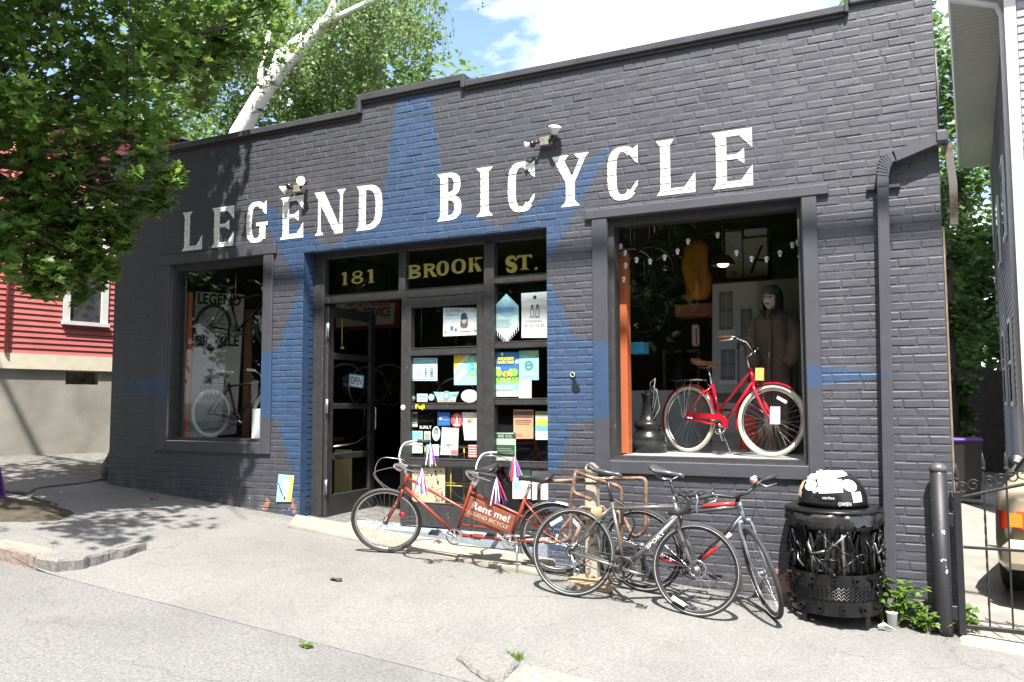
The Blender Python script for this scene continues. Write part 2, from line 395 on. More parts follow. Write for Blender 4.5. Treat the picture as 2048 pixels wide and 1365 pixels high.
def rusty(name, paint, cover=.52):
    t = NT(name); n = t.noise(11, 6, .7); f = t.noise(60, 3)
    c = t.mix(t.ramp(n, cover-.03, cover+.03), paint, t.mix(f, (.085,.036,.02), (.165,.075,.04))); t.bsdf(c, t.math('ADD', .45, t.math('MULTIPLY', n, .3)), .1, .4, t.bump(n, .4, .004)); return t.mat
m_rusttube = rusty('rusty_rack_tube', (.20,.14,.10), .52)
m_postpaint = rusty('cream_post_paint', (.40,.36,.30), .57)
def chipped(name, col, chip, thr=.70, sc=17):
    t = NT(name); n = t.noise(sc, 5, .7, t.stretch((1,1,.55))); c = t.mix(t.math('GREATER_THAN', n, thr), col, chip)
    t.bsdf(c, .5, 0, .4, t.bump(n, .2, .004)); return t.mat
m_bollard = chipped('chipped_black_enamel', (.014,.014,.016), (.62,.63,.62), .655)
def wood(name, a, b):
    t = NT(name); n = t.noise(6, 5, .6, t.stretch((8,8,.9))); t.bsdf(t.mix(n, a, b), .6, 0, .35, t.bump(n, .2, .004)); return t.mat
m_wood = wood('oak_board', (.20,.10,.04), (.36,.20,.09)); m_redwood = wood('red_stained_wood', (.42,.10,.04), (.60,.19,.08))
def emit(name, col, s):
    t = NT(name); p = t.bsdf(col, .4); p.inputs['Emission Color'].default_value = (*col, 1); p.inputs['Emission Strength'].default_value = s; return t.mat
# ------------------------------------------------------------------ ground
def sheet(name, xs, ys, fz, mat, jit=0.0):
    mb = MB(); nx, ny = len(xs), len(ys)
    vs = [(x, y, fz(x, y)+(jit*(mnoise.noise(Vector((x*1.3, y*1.3, 3.1)))+.5*mnoise.noise(Vector((x*4.1, y*4.1, 9)))) if jit else 0)) for y in ys for x in xs]
    fs = [(j*nx+i, j*nx+i+1, (j+1)*nx+i+1, (j+1)*nx+i) for j in range(ny-1) for i in range(nx-1)]
    mb.add(vs, fs, 0, True); o = mb.build(name, mat); o['kind'] = 'structure'; return o
def lin(a, b, n): return [a+(b-a)*i/(n-1) for i in range(n)]
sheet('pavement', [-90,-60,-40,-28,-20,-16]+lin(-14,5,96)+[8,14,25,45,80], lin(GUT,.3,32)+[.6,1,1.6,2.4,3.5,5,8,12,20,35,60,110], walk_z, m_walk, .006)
sheet('road', [-90,-60,-40,-28,-20,-16]+lin(-14,5,60)+[8,14,25,45,80], [-70,-40,-25,-16,-12,-10,-8.5]+lin(-7.5,GUT+.012,24), road_z, m_road, .006)
sheet('driveway', lin(.26,3.6,10), lin(-.12,14,30), lambda x, y: walk_z(x, y)+.012, m_drive)
# kerb stones
def prism(mb, pts, ztop, zbot, jit=.008, m=0, seed=0):
    rg = random.Random(seed); n = len(pts)
    top = [Vector((p[0]+rg.uniform(-jit,jit)*.6, p[1]+rg.uniform(-jit,jit)*.6, ztop(p)+rg.uniform(-jit,jit)*.5)) for p in pts]
    c = sum(top, Vector())/n
    ins = [t+(c-t).normalized()*.018+Vector((0,0,.004)) for t in top]
    sh = [Vector((t.x, t.y, t.z-.014)) for t in top]
    mid = [Vector((t.x+rg.uniform(-jit,jit)*1.3, t.y+rg.uniform(-jit,jit)*1.3, t.z*.5+zbot(t)*.5)) for t in top]
    bot = [Vector((t.x, t.y, zbot(t))) for t in top]
    vs = ins+sh+mid+bot; fs = [tuple(range(n))]
    for k in range(3):
        for i in range(n): fs.append((k*n+i, (k+1)*n+i, (k+1)*n+(i+1) % n, k*n+(i+1) % n))
    mb.add(vs, fs, m)
def strip_pts(front, back): return front+back[::-1]
def dens(pts, k=6):
    o = []
    for a, b in zip(pts[:-1], pts[1:]):
        for i in range(k): o.append((a[0]+(b[0]-a[0])*i/k, a[1]+(b[1]-a[1])*i/k))
    return o+[pts[-1]]
def kerb(name, label, front, back, mat, up=.004, seed=0):
    mb = MB(); f = dens(front); b = dens(back)
    prism(mb, f+b[::-1], lambda p: base_z(p[0])+up, lambda p: base_z(p[0])-.24, .009, 0, seed)
    return tag(mb.build(name, mat), label, 'kerb stone')
def g2(px, py): p = GP(px, py); return (p.x, p.y)
f2 = [g2(70,1137), g2(112,1146), g2(165,1140), g2(215,1124), g2(246,1108)]
b2 = [(f2[0][0]-.02, f2[0][1]+.22), (f2[1][0]-.02, f2[1][1]+.30), (f2[2][0]-.02, f2[2][1]+.40), (f2[3][0]-.05, f2[3][1]+.42), (f2[4][0]-.02, f2[4][1]+.10)]
kerb('kerb_stone', 'pale granite kerb stone with rounded end and small weeds at its foot', f2, b2, m_granite, -.030, 1)
xa = f2[0][0]-.02
kerb('kerb_stone', 'reddish granite kerb stone butting the rounded pale one, half in tree shade', [(xa-1.5, f2[0][1]-.03), (xa, f2[0][1])], [(xa-1.5, f2[0][1]+.17), (xa, f2[0][1]+.20)], m_granite2, -.014, 2)
kerb('kerb_stone', 'grey granite kerb stone running off uphill past the tree pit', [(xa-4.5, f2[0][1]-.06), (xa-1.52, f2[0][1]-.03)], [(xa-4.5, f2[0][1]+.14), (xa-1.52, f2[0][1]+.17)], m_granite, .004, 3)
def kerb2(name, label, pts, mat, up, seed):
    mb = MB(); prism(mb, dens(pts+[pts[0]])[:-1], lambda p: walk_z(p[0], p[1])+up, lambda p: base_z(p[0])-.3, .012, 0, seed)
    return tag(mb.build(name, mat), label, 'kerb stone')
e = [g2(915,1322), g2(935,1297), g2(975,1297), g2(1012,1312), g2(1038,1330), g2(1020,1352), g2(1000,1385), g2(950,1352)]
kerb2('kerb_stone', 'worn pointed granite block standing proud beside a grass tuft at the road edge', e, m_granite, .032, 4)
a0 = g2(1046,1334)
kerb2('kerb_stone', 'long low granite kerb leading away from the pointed block', [a0, (a0[0]+1.6, a0[1]-.02), (a0[0]+1.6, a0[1]-.30), (a0[0]-.05, a0[1]-.32)], m_granite2, .012, 5)
# concrete slab in front of the doors
mb = MB(); sa = GP(574,1056); sb = GP(1075,1153)
pts = [(sa.x, sa.y), (sb.x, sb.y), (-3.0, -.012), (-6.02, -.012)]
prism(mb, dens(pts+[pts[0]], 8)[:-1], lambda p: walk_z(p[0], p[1])+.028, lambda p: walk_z(p[0], p[1])-.1, .004, 0, 8)
tag(mb.build('door_slab', m_slab), 'cream concrete slab laid in front of the shop doors', 'slab')
mb = MB(); mb.bbox((-5.96, -.005, .1), (-3.09, .36, .425), .01); 
SILL = mb.build('door_step', M('blue_grey_sill', (.22,.26,.31), .7, 0, .4, .15, 6)); tag(SILL, 'pale blue grey sill step inside the door opening', 'step')
# tree pit soil, broken pavement edge, alley debris
mb = MB(); c0 = GP(30,1030); n = 46; rim = []
for i in range(n):
    a = 2*math.pi*i/n; rr = 1+.18*mnoise.noise(Vector((math.cos(a)*2, math.sin(a)*2, 1)))
    rim.append((c0.x-.35+.85*rr*math.cos(a), c0.y+.05+.50*rr*math.sin(a)))
vs = [(c0.x-.35, c0.y, gz(c0.x-.35, c0.y)+.10)]
for k in (.35, .7, 1.0):
    for i, (x, y) in enumerate(rim):
        X = c0.x-.35+(x-c0.x+.35)*k; Y = c0.y+.05+(y-c0.y-.05)*k
        vs.append((X, Y, gz(X, Y)+.10*(1-k)**.8+.02*abs(mnoise.noise(Vector((X*7, Y*7, 0))))+(.004 if k < 1 else -.01)))
fs = [(0, 1+i, 1+(i+1) % n) for i in range(n)]
for k in range(2):
    for i in range(n): fs.append((1+k*n+i, 1+(k+1)*n+i, 1+(k+1)*n+(i+1) % n, 1+k*n+(i+1) % n))
mb.add(vs, fs, 0, True); o = mb.build('tree_pit', m_dirt); o['kind'] = 'structure'
# raised broken pavement lip round the pit and towards the shop corner
def lip(name, pix, w=.03, h=.03):
    mb = MB(); ps = [GP(*p) for p in pix]; q = []
    for a, b in zip(ps[:-1], ps[1:]):
        for i in range(5): q.append(a.lerp(b, i/5)+Vector((RND.uniform(-.015,.015), RND.uniform(-.015,.015), 0)))
    q.append(ps[-1]); mb.tube([p+Vector((0,0,.0)) for p in q], [RND.uniform(.5,1)*w for _ in q], 6); o = mb.build(name, M('broken_asphalt_edge', (.07,.068,.065), .95, 0, .2, .3, 20, 1, 30)); o['kind'] = 'structure'
lip('pavement_crack', [(0,985),(30,988),(50,990),(70,999),(110,1012)], .035)
lip('pavement_crack', [(52,990),(75,977),(125,972),(175,966),(212,958)], .022)
mb = MB(); b0 = GP(208,952)
bm = bmesh.new(); bmesh.ops.create_icosphere(bm, subdivisions=3, radius=1)
for v in bm.verts: v.co = Vector((v.co.x*.17, v.co.y*.3, v.co.z*.34))*(1+.22*mnoise.noise(v.co*2.5)); v.co += Vector((-9.22, .42, base_z(-9.22)+.10))
mb.bm(bm, 0); tag(mb.build('boulder', M('mossy_stone', (.16,.15,.12), .9, 0, .2, .35, 14, 1, 20)), 'rough grey boulder tucked against the dark shop corner', 'boulder')

# ------------------------------------------------------------------ shop building
XL, XR = -8.97, .2
ROW, PIT, JT = .0677, .2057, .0095
SHOP = thing('shop_building', 'black painted brick bicycle shop with a blue compass star and white lettering', 'building', (-4.4, 0, 0))
def top_z(X): return 4.735 if X < -5.2 else (4.865 if X < -3.97 else (4.805 if X < -.417 else 5.5))
OPEN = [(-8.155,-6.40,1.14,3.44), (-5.97,-3.08,-1,3.345), (-2.605,-.70,1.07,3.412)]
def solid_rows():
    """(row, z0, z1, [(x0, x1)]) for every course of bricks"""
    out = []; k0 = int(-.15/ROW)-1
    for k in range(k0, int(5.5/ROW)+1):
        z0 = k*ROW; z1 = z0+ROW; zc = z0+ROW/2; segs = [(XL, XR)]
        for (a, b, c, d) in OPEN:
            if c < zc < d:
                ns = []
                for (p, q) in segs:
                    if a > p: ns.append((p, min(q, a)))
                    if b < q: ns.append((max(p, b), q))
                segs = [s for s in ns if s[1]-s[0] > .02]
        out.append((k, z0, z1, segs))
    return out
BR = {}          # brick faces: (row) -> list of (x0, x1, proud)
mort = MB(); rest = MB(); cand = []
rb = random.Random(11)
def brick_geo(mb, x0, x1, z0, z1, yf, depth, rg, m=0):
    i = .0062; j = lambda s=.0012: rg.uniform(-s, s)
    o_ = [(x0,z0),(x1,z0),(x1,z1),(x0,z1)]; in_ = [(x0+i,z0+i),(x1-i,z0+i),(x1-i,z1-i),(x0+i,z1-i)]
    vs = [(x+j(.003), yf+.0042, z+j(.0010)) for x, z in o_]+[(x+j(.0018), yf+j(.0016), z+j(.0028)) for x, z in in_]+[(x, depth, z) for x, z in o_]
    fs = [(4,5,6,7)]+[(k, (k+1) % 4, 4+(k+1) % 4, 4+k) for k in range(4)]+[(8+k, 8+(k+1) % 4, (k+1) % 4, k) for k in range(4)]
    mb.add(vs, fs, m)
for (k, z0, z1, segs) in solid_rows():
    off = (k % 2)*PIT/2 + rb.uniform(-.012, .012); BR[k] = []
    zs = rb.uniform(-.0025, .0025)
    header = (k % 6 == 0)
    for (a, b) in segs:
        x = XL-PIT+off; xs = []
        while x < b:
            w = PIT+rb.uniform(-.006, .006)
            xs.append((x, x+w)); x += w
        for (p, q) in xs:
            p2, q2 = max(p, a), min(q, b)
            if 0 < b-q2 < .045: q2 = b
            if 0 < p2-a < .045: p2 = a
            if q2-p2 < .046: continue
            if z1 > top_z((p2+q2)/2)+.03: continue
            if z1 < base_z((p2+q2)/2)-.14: continue
            x0, x1 = p2+(JT/2 if p2 > a+.001 else .001), q2-(JT/2 if q2 < b-.001 else .001)
            pr = rb.choice((0,0,0,.0009,-.0009,.0018,-.0012,.0006))
            BR[k].append((x0, x1, pr, z0+JT/2+zs, z1-JT/2+zs))
            jamb = abs(x0+5.97) < .03 or abs(x1+5.97) < .03 or abs(x0+3.08) < .03
            full = (x1-x0) > PIT-JT-.008 and not jamb
            cand.append((x0, x1, z0+JT/2+zs, z1-JT/2+zs, pr, full, jamb))
        # mortar strip of the course behind the bricks
    for (a, b) in segs:
        cuts = [a]+[c for c in (-5.2,-3.97,-.417) if a < c < b]+[b]
        for c, d in zip(cuts[:-1], cuts[1:]):
            if z1 < top_z((c+d)/2)+.03: mort.box((c+.0005, .0030, z0), (d-.0005, .10, z1))
def prox(c):
    v = Vector(((c[0]+c[1])/2, 0, (c[2]+c[3])/2))-CAM; dep = v.dot(_f)
    px = 1024+F_PX*v.dot(_r)/dep; py = 682.5-F_PX*v.dot(_u)/dep
    vis = -30 < px < 2048 and 0 < py < 1365
    return (v.length if vis else 99)
full = sorted([c for c in cand if c[5]], key=prox)
single = set(id(c) for c in full[:300])
variants = []
for i in range(8):
    t = MB(); brick_geo(t, -(PIT-JT)/2, (PIT-JT)/2, -(ROW-JT)/2, (ROW-JT)/2, 0, .03, random.Random(90+i))
    me = bpy.data.meshes.new('brick'); me.from_pydata(t.v, [], t.f); me.materials.append(m_brick); variants.append(me)
for c in cand:
    if id(c) in single:
        o = bpy.data.objects.new('brick', rb.choice(variants)); COL.objects.link(o); o.parent = SHOP
        o.location = Vector(((c[0]+c[1])/2, -c[4], (c[2]+c[3])/2))-child_loc(SHOP)
        o.scale.x = (c[1]-c[0])/(PIT-JT); o.rotation_euler = (rb.uniform(-.010,.010), rb.uniform(-.008,.008), rb.uniform(-.006,.006))
    else: brick_geo(rest, c[0], c[1], c[2], c[3], -c[4], .2 if c[6] else .05, rb)
rest.build('brickwork', m_brick, SHOP, kind='stuff')
mort.build('mortar', m_brick, SHOP)
# shell: inner wall leaf, side and rear walls, roof, floor
DEP = 6.4
mb = MB()
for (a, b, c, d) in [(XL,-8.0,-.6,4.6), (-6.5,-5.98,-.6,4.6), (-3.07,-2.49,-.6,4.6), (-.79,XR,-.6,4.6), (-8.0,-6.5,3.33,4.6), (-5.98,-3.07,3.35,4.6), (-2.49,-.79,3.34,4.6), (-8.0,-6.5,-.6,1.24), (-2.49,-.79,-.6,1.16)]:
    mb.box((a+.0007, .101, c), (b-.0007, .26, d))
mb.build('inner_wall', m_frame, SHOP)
for nm, lo, hi in (('side_wall', (XL, .262, -.6), (XL+.2, DEP, 4.6)), ('side_wall', (XR-.2, .262, -.6), (XR, DEP, 4.6)), ('rear_wall', (XL, DEP+.002, -.6), (XR, DEP+.2, 4.6))):
    MB().box(lo, hi).build(nm, m_frame, SHOP)
MB().box((XL+.01, .05, 4.602), (XR-.01, DEP+.19, 4.7)).build('roof', m_frame, SHOP)
MB().box((XL+.21, .37, .2), (XR-.21, DEP-.002, .415)).build('shop_floor', m_dfloor, SHOP)
MB().box((XL+.21, .263, 4.2), (XR-.21, DEP-.002, 4.25)).build('ceiling', M('ceiling_paint', (.20,.17,.12), .8, 0, .2, .1, 2), SHOP)
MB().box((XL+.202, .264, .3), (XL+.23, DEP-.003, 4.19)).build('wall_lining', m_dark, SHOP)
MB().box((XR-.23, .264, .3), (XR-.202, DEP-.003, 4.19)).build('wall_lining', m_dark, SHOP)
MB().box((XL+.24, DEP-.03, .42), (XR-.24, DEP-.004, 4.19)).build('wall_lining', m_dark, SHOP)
# parapet caps: metal flashing with a dark board beneath
def capping(x0, x1, z0, z1):
    o = MB().bbox((x0, -.045, z0), (x1, .28, z1), .006).build('parapet_cap', m_cap, SHOP)
    mb = MB(); mb.box((x0+.004, -.022, z0-.030), (x1-.004, .10, z0-.001)); c = mb.build('fascia_board', M('fascia_brown', (.035,.028,.028), .6), o)
    n = max(2, int((x1-x0)/2.4))
    for i in range(1, n):
        xx = x0+(x1-x0)*i/n; MB().box((xx-.012, -.0475, z0+.002), (xx+.012, -.0455, z1-.004)).build('cap_joint', m_cap, o)
capping(XL-.06, -5.235, 4.735, 4.80); capping(-5.20, -3.985, 4.873, 4.945); capping(-3.94, -.43, 4.808, 4.868)
MB().bbox((-5.255,-.05,4.742),(-5.2,.28,4.94),.006).build('cap_return', m_cap, SHOP)
MB().bbox((-3.984,-.05,4.80),(-3.94,.28,4.943),.006).build('cap_return', m_cap, SHOP)
MB().bbox((-.43,-.05,4.80),(-.40,.2,5.3),.006).build('cap_return', m_cap, SHOP)
mb = MB(); mb.bbox((-.398,-.03,4.865),(XR+.02,.02,4.925),.012); mb.build('string_course', m_brick, SHOP)
# window trims
def trim_set(x0, x1, z0, z1, ox0, ox1, hx0, hx1, hz, bz):
    MB().bbox((hx0, -.033, z1+.002), (hx1, .09, hz), .006).build('window_header', m_trim, SHOP)
    for a, b in ((ox0, x0), (x1, ox1)): MB().bbox((a, -.026, bz+.001), (b, .09, z1), .005).build('window_trim', m_trim, SHOP)
    MB().bbox((x0+.001, -.030, bz), (x1-.001, .09, z0), .005).build('window_trim', m_trim, SHOP)
    fr = MB()
    w = .045
    for lo, hi in (((x0,z0),(x0+w,z1)), ((x1-w,z0),(x1,z1)), ((x0+w,z0),(x1-w,z0+w*.8)), ((x0+w,z1-w*1.6),(x1-w,z1))):
        fr.box((lo[0], .05, lo[1]), (hi[0], .19, hi[1]))
    f = fr.build('window_frame', m_frame, SHOP)
    bd = MB(); al = .007
    bd.box((x0+.001,-.008,z0+.001),(x0+al,.048,z1)); bd.box((x0+al,-.008,z0+.001),(x1-.001,.048,z0+al)); bd.box((x1-al,-.008,z0+al),(x1-.001,.048,z1))
    bd.build('metal_bead', m_steel, f)
    MB().poly([(x0+w,.12,z0+w*.8),(x1-w,.12,z0+w*.8),(x1-w,.12,z1-w*1.6),(x0+w,.12,z1-w*1.6)]).build('pane', m_glass, f)
trim_set(-7.995,-6.525,1.245,3.335, -8.17,-6.385, -8.22,-6.345, 3.452, 1.125)
trim_set(-2.478,-.805,1.166,3.337, -2.62,-.69, -2.685,-.595, 3.422, 1.055)
# ------------------------------------------------------------------ door opening: frames, transoms, doors
YD = .17
def bar(x0, x1, z0, z1, y0=YD, y1=YD+.09, name='rail', mat=None, parent=None, b=.005):
    return MB().bbox((x0, y0, z0), (x1, y1, z1), b).build(name, mat or m_frame, parent or SHOP)
def zz(px, py): return FX(px, py, YD)[1]
def xx_(px, py): return FX(px, py, YD)[0]
xj = -5.965; xm1 = xx_(803, 560); xm2 = xx_(978, 640); xr_ = -3.082
tz0 = zz(804, 590); tz1 = zz(804, 575)         # transom bar
ztop = 3.34
floorz = .426
# main members butt end to end
bar(xj, xj+.14, floorz, ztop, name='door_jamb')
bar(xm2-.055, xm2+.055, floorz, ztop-.08, name='mullion', y0=YD-.012)
bar(xj+.142, xr_, ztop-.078, ztop, name='head_frame')
bar(xr_-.06, xr_, floorz, ztop-.08, name='door_jamb')
bar(xj+.142, xm2-.057, 2.765, 2.845, name='transom_bar')
bar(xm1-.04, xm1+.04, 2.847, ztop-.08, name='mullion')
def pane(x0, x1, z0, z1, parent, y=YD+.045): return MB().poly([(x0,y,z0),(x1,y,z0),(x1,y,z1),(x0,y,z1)]).build('pane', m_glass, parent)
TR = bar(xm2+.057, xr_-.062, 2.845, 2.905, name='transom_bar')
g1 = pane(xj+.142, xm1-.04, 2.846, ztop-.079, SHOP); g2_ = pane(xm1+.04, xm2-.056, 2.846, ztop-.079, SHOP); g3 = pane(xm2+.056, xr_-.061, 2.906, ztop-.079, SHOP)
g1.name = g2_.name = g3.name = 'transom_pane'
for a, b, z in ((xj+.142, xm1-.042, 2.847), (xm1+.042, xm2-.057, 2.847), (xm2+.057, xr_-.062, 2.907)):
    MB().box((a, YD-.004, z), (b, YD+.02, z+.007)).build('metal_bead', m_steel, SHOP)
# fixed leaf with its five lights
D1 = thing('x', 'x', 'x')
bpy.data.objects.remove(D1)
RAILZ = (2.16, 2.235), (1.612, 1.672), (1.045, 1.115)
x0, x1 = xx_(803,800)-.012, xm2-.057
LEAF = bar(x0, x0+.115, floorz+.012, 2.763, name='door')
LEAF['label'] = 'black fixed door leaf covered with posters'
W0 = child_loc(LEAF)
bar(x1-.085, x1, floorz+.012, 2.763, name='stile', parent=LEAF)
zr = [(floorz+.012, .675)]+list(reversed(RAILZ))+[(2.66, 2.763)]
for a, b in zr: bar(x0+.117, x1-.087, a, b, name='rail', parent=LEAF, y0=YD+.006)
for (a, b), (c, d) in zip(zr[:-1], zr[1:]):
    pane(x0+.116, x1-.086, b, c, LEAF)
    MB().box((x0+.12, YD+.0, b+.0005), (x1-.09, YD+.03, b+.006)).build('metal_bead', m_alu, LEAF)
# side light
sx0, sx1 = xm2+.057, xr_-.062
SR = [(floorz, .60), (1.06, 1.115), (1.655, 1.715), (2.205, 2.265)]
for a, b in SR: bar(sx0, sx1, a, b, name='rail')
for (a, b), (c, d) in zip(SR, SR[1:]+[(2.845, 0)]):
    pane(sx0, sx1, b, c, SHOP)
    MB().box((sx0+.003, YD-.004, b+.0005), (sx1, YD+.03, b+.006)).build('metal_bead', m_alu, SHOP)
# open leaf, swung inside on its hinges
hx, hy = xj+.155, YD+.03
OD = bpy.data.objects.new('door', None); COL.objects.link(OD); OD.parent = SHOP; OD.location = Vector((hx, hy, floorz))-child_loc(SHOP); OD['_w'] = (0,0,0)
OD['label'] = 'black glazed door standing open into the shop'
OD.rotation_euler = (0, 0, R(93))
def dl(lo, hi, name, mat=m_frame, b=.005): return MB().bbox(lo, hi, b).build(name, mat, OD, local=True)
Wd, Hd = .95, 2.32
dl((.0,-.03,.012), (.11,.012,Hd), 'stile'); dl((Wd-.11,-.03,.012), (Wd,.012,Hd), 'stile')
dz = [(.012,.26), (.63,.70), (1.19,1.25), (1.74,1.81), (Hd-.11,Hd)]
for a, b in dz: dl((.112,-.026,a), (Wd-.112,.008,b), 'rail')
for (a, b), (c, d) in zip(dz[:-1], dz[1:]):
    MB().poly([(.11,-.008,b),(Wd-.11,-.008,b),(Wd-.11,-.008,c),(.11,-.008,c)]).build('pane', m_glass, OD, local=True)
t = MB(); t.tube([(Wd-.07,-.03,.95),(Wd-.07,-.085,.95),(Wd-.07,-.085,1.2),(Wd-.07,-.03,1.2)], .009, 8); t.build('handle', m_steel, OD, local=True)
t = MB(); t.tube([(.10,-.05,.78),(.5,-.075,.80),(Wd-.1,-.05,.92)], .009, 8); t.build('push_bar', m_steel, OD, local=True)
for z in (.35, 1.22, 2.05):
    MB().bbox((-.045,-.036,z-.075), (.03,-.031,z+.075), .002).build('hinge', m_steel, OD, local=True)
    MB().cyl((-.012,-.04,z-.08), (-.012,-.04,z+.08), .011).build('hinge_pin', m_alu, OD, local=True)
# ------------------------------------------------------------------ sign lettering
def ring(mb, outer, inner, closed=False):
    n = len(outer); k = n if closed else n-1
    mb.add(outer+inner, [(i, (i+1) % n, n+(i+1) % n, n+i) for i in range(k)])
def squircle(cx, cz, a, b, t, e=2.9):
    c, s = math.cos(t), math.sin(t)
    return (cx+a*math.copysign(abs(c)**(2/e), c), cz+b*math.copysign(abs(s)**(2/e), s))
def glyph(ch, w, h, st, sf=.055):
    """polygons of a wedge-serif capital, w x h, stem st"""
    P = []; poly = lambda *p: P.append(list(p))
    def serif(x0, x1, top, ext=.035, hh=None):
        hh = hh or sf*h/.5
        if top: poly((x0-ext, h), (x1+ext, h), (x1, h-hh), (x0, h-hh))
        else: poly((x0, hh), (x1, hh), (x1+ext, 0), (x0-ext, 0))
    def stem(x0, top=True, bot=True, ext=.035):
        poly((x0, 0 if not bot else sf*h/.5), (x0+st, 0 if not bot else sf*h/.5), (x0+st, h if not top else h-sf*h/.5), (x0, h if not top else h-sf*h/.5))
        if top: serif(x0, x0+st, True, ext)
        if bot: serif(x0, x0+st, False, ext)
    def arc(cx, cz, a, b, t0, t1, th, n=22, e=2.9, thb=None):
        thb = thb or th*.62
        o = [squircle(cx, cz, a, b, t0+(t1-t0)*i/n, e) for i in range(n+1)]; q = [squircle(cx, cz, a-th, b-thb, t0+(t1-t0)*i/n, e) for i in range(n+1)]
        for i in range(n): poly(o[i], o[i+1], q[i+1], q[i])
    hb = .062*h/.5*.9
    if ch == 'I': stem(w/2-st/2, ext=max(.02, (w-st)/2))
    elif ch in 'LE':
        x = .035; stem(x)
        poly((x+st, 0), (w, 0), (w, .36*h), (w*.72, hb), (x+st, hb))
        if ch == 'E':
            poly((x+st, h-hb), (w*.70, h-hb), (w, h-.34*h), (w, h), (x+st, h))
            poly((x+st, h*.53-hb*.4), (w*.62, h*.53-hb*.4), (w*.80, h*.53-.13*h), (w*.80, h*.53+.13*h), (w*.62, h*.53+hb*.4), (x+st, h*.53+hb*.4))
    elif ch == 'D':
        x = .035; stem(x); arc(x+st, h/2, w-x-st, h/2, -math.pi/2, math.pi/2, st*.95)
    elif ch == 'B':
        x = .035; stem(x); a = w-x-st
        arc(x+st, h*.745, a*.93, h*.255, -math.pi/2, math.pi/2, st*.85, 14, 2.6); arc(x+st, h*.262, a, h*.262, -math.pi/2, math.pi/2, st*.9, 14, 2.6)
    elif ch in 'CG':
        arc(w/2, h/2, w/2, h/2, R(48), R(316), st*.95, 30)
        poly((w*.80, h*.92), (w, h), (w, h*.66), (w*.90, h*.70), (w*.70, h*.86))
        if ch == 'C': poly((w*.72, h*.06), (w*.97, h*.22), (w, h*.34), (w*.92, h*.30), (w*.70, h*.13))
        else:
            poly((w*.66, .07*h), (w-.01, .07*h), (w-.01, h*.40), (w-.01-st, h*.40)); poly((w*.52, h*.40), (w+.02, h*.40), (w+.02, h*.40+hb*.75), (w*.52, h*.40+hb*.75))
    elif ch == 'N':
        s2 = st*.42
        poly((.03, sf), (.03+s2, sf), (.03+s2, h-.1*h), (.03, h)); poly((-.01, 0), (.07+s2, 0), (.03+s2, sf), (.03, sf))
        poly((w-.03-s2, 0), (w-.03, 0), (w-.03, h-sf), (w-.03-s2, h-sf)); poly((w-.03-s2, h-sf), (w-.03, h-sf), (w+.01, h), (w-.07-s2, h))
        poly((-.02, h), (.03+st*.9, h), (w-.03, 0), (w-.03-st*1.15, 0))
    elif ch == 'Y':
        c = w*.5
        poly((c-st/2, sf*h/.5), (c+st/2, sf*h/.5), (c+st/2, h*.46), (c-st/2, h*.46)); serif(c-st/2, c+st/2, False, .05)
        poly((c-st/2, h*.46), (c+st/2, h*.46), (.03+st*1.1, h-hb), (.03, h-hb)); poly((0, h), (.06+st*1.25, h), (.03+st*1.1, h-hb), (.03, h-hb))
        poly((c-st*.1, h*.46), (c+st/2, h*.46), (w-.04, h-hb), (w-.04-st*.62, h-hb)); poly((w-.09-st*.62, h), (w, h), (w-.04, h-hb), (w-.04-st*.62, h-hb))
    elif ch == 'T':
        stem(w/2-st/2, top=False); poly((0, h), (w, h), (w, h*.68), (w-.02, h-hb*1.2), (.02, h-hb*1.2), (0, h*.68))
    elif ch == 'O': arc(w/2, h/2, w/2, h/2, 0, 2*math.pi, st*1.0, 34, 2.3, st*.45)
    elif ch == 'R':
        x = .012; stem(x, ext=.012); a = w*.86-x-st; arc(x+st, h*.74, a, h*.26, -math.pi/2, math.pi/2, st*.9, 12, 2.4)
        poly((x+st+a*.15, h*.50), (x+st+a*.15+st, h*.50), (w+.005, 0), (w-st*1.15, 0))
    elif ch == 'K':
        x = .012; stem(x, ext=.012); poly((x+st, h*.34), (x+st, h*.52), (w-.02, h), (w-.02-st*.8, h)); poly((x+st+.01, h*.55), (x+st*1.9+.01, h*.62), (w+.005, 0), (w-st*1.2, 0)); poly((w-.02-st*1.3, h), (w+.005, h), (w+.005, h-.02), (w-.02-st*1.3, h-.02))
    elif ch == 'S':
        pts = [(.92,.70),(.80,.90),(.50,.965),(.20,.88),(.12,.70),(.28,.56),(.60,.46),(.86,.30),(.80,.12),(.50,.035),(.18,.10),(.06,.30)]
        q = []
        for i in range(len(pts)-1):
            p0 = pts[max(i-1,0)]; p1 = pts[i]; p2 = pts[i+1]; p3 = pts[min(i+2,len(pts)-1)]
            for u in range(4):
                t = u/4; q.append(tuple(.5*((2*p1[j])+(-p0[j]+p2[j])*t+(2*p0[j]-5*p1[j]+4*p2[j]-p3[j])*t*t+(-p0[j]+3*p1[j]-3*p2[j]+p3[j])*t**3) for j in (0,1)))
        q.append(pts[-1]); L_, R_ = [], []
        for i, (a, b) in enumerate(q):
            a2, b2 = q[min(i+1,len(q)-1)]; a1, b1 = q[max(i-1,0)]; dx, dy = (a2-a1)*w, (b2-b1)*h; l = math.hypot(dx, dy) or 1
            s = i/(len(q)-1); th = st*(.22+.38*math.sin(math.pi*s)**1.2)
            L_.append((a*w-dy/l*th, b*h+dx/l*th)); R_.append((a*w+dy/l*th, b*h-dx/l*th))
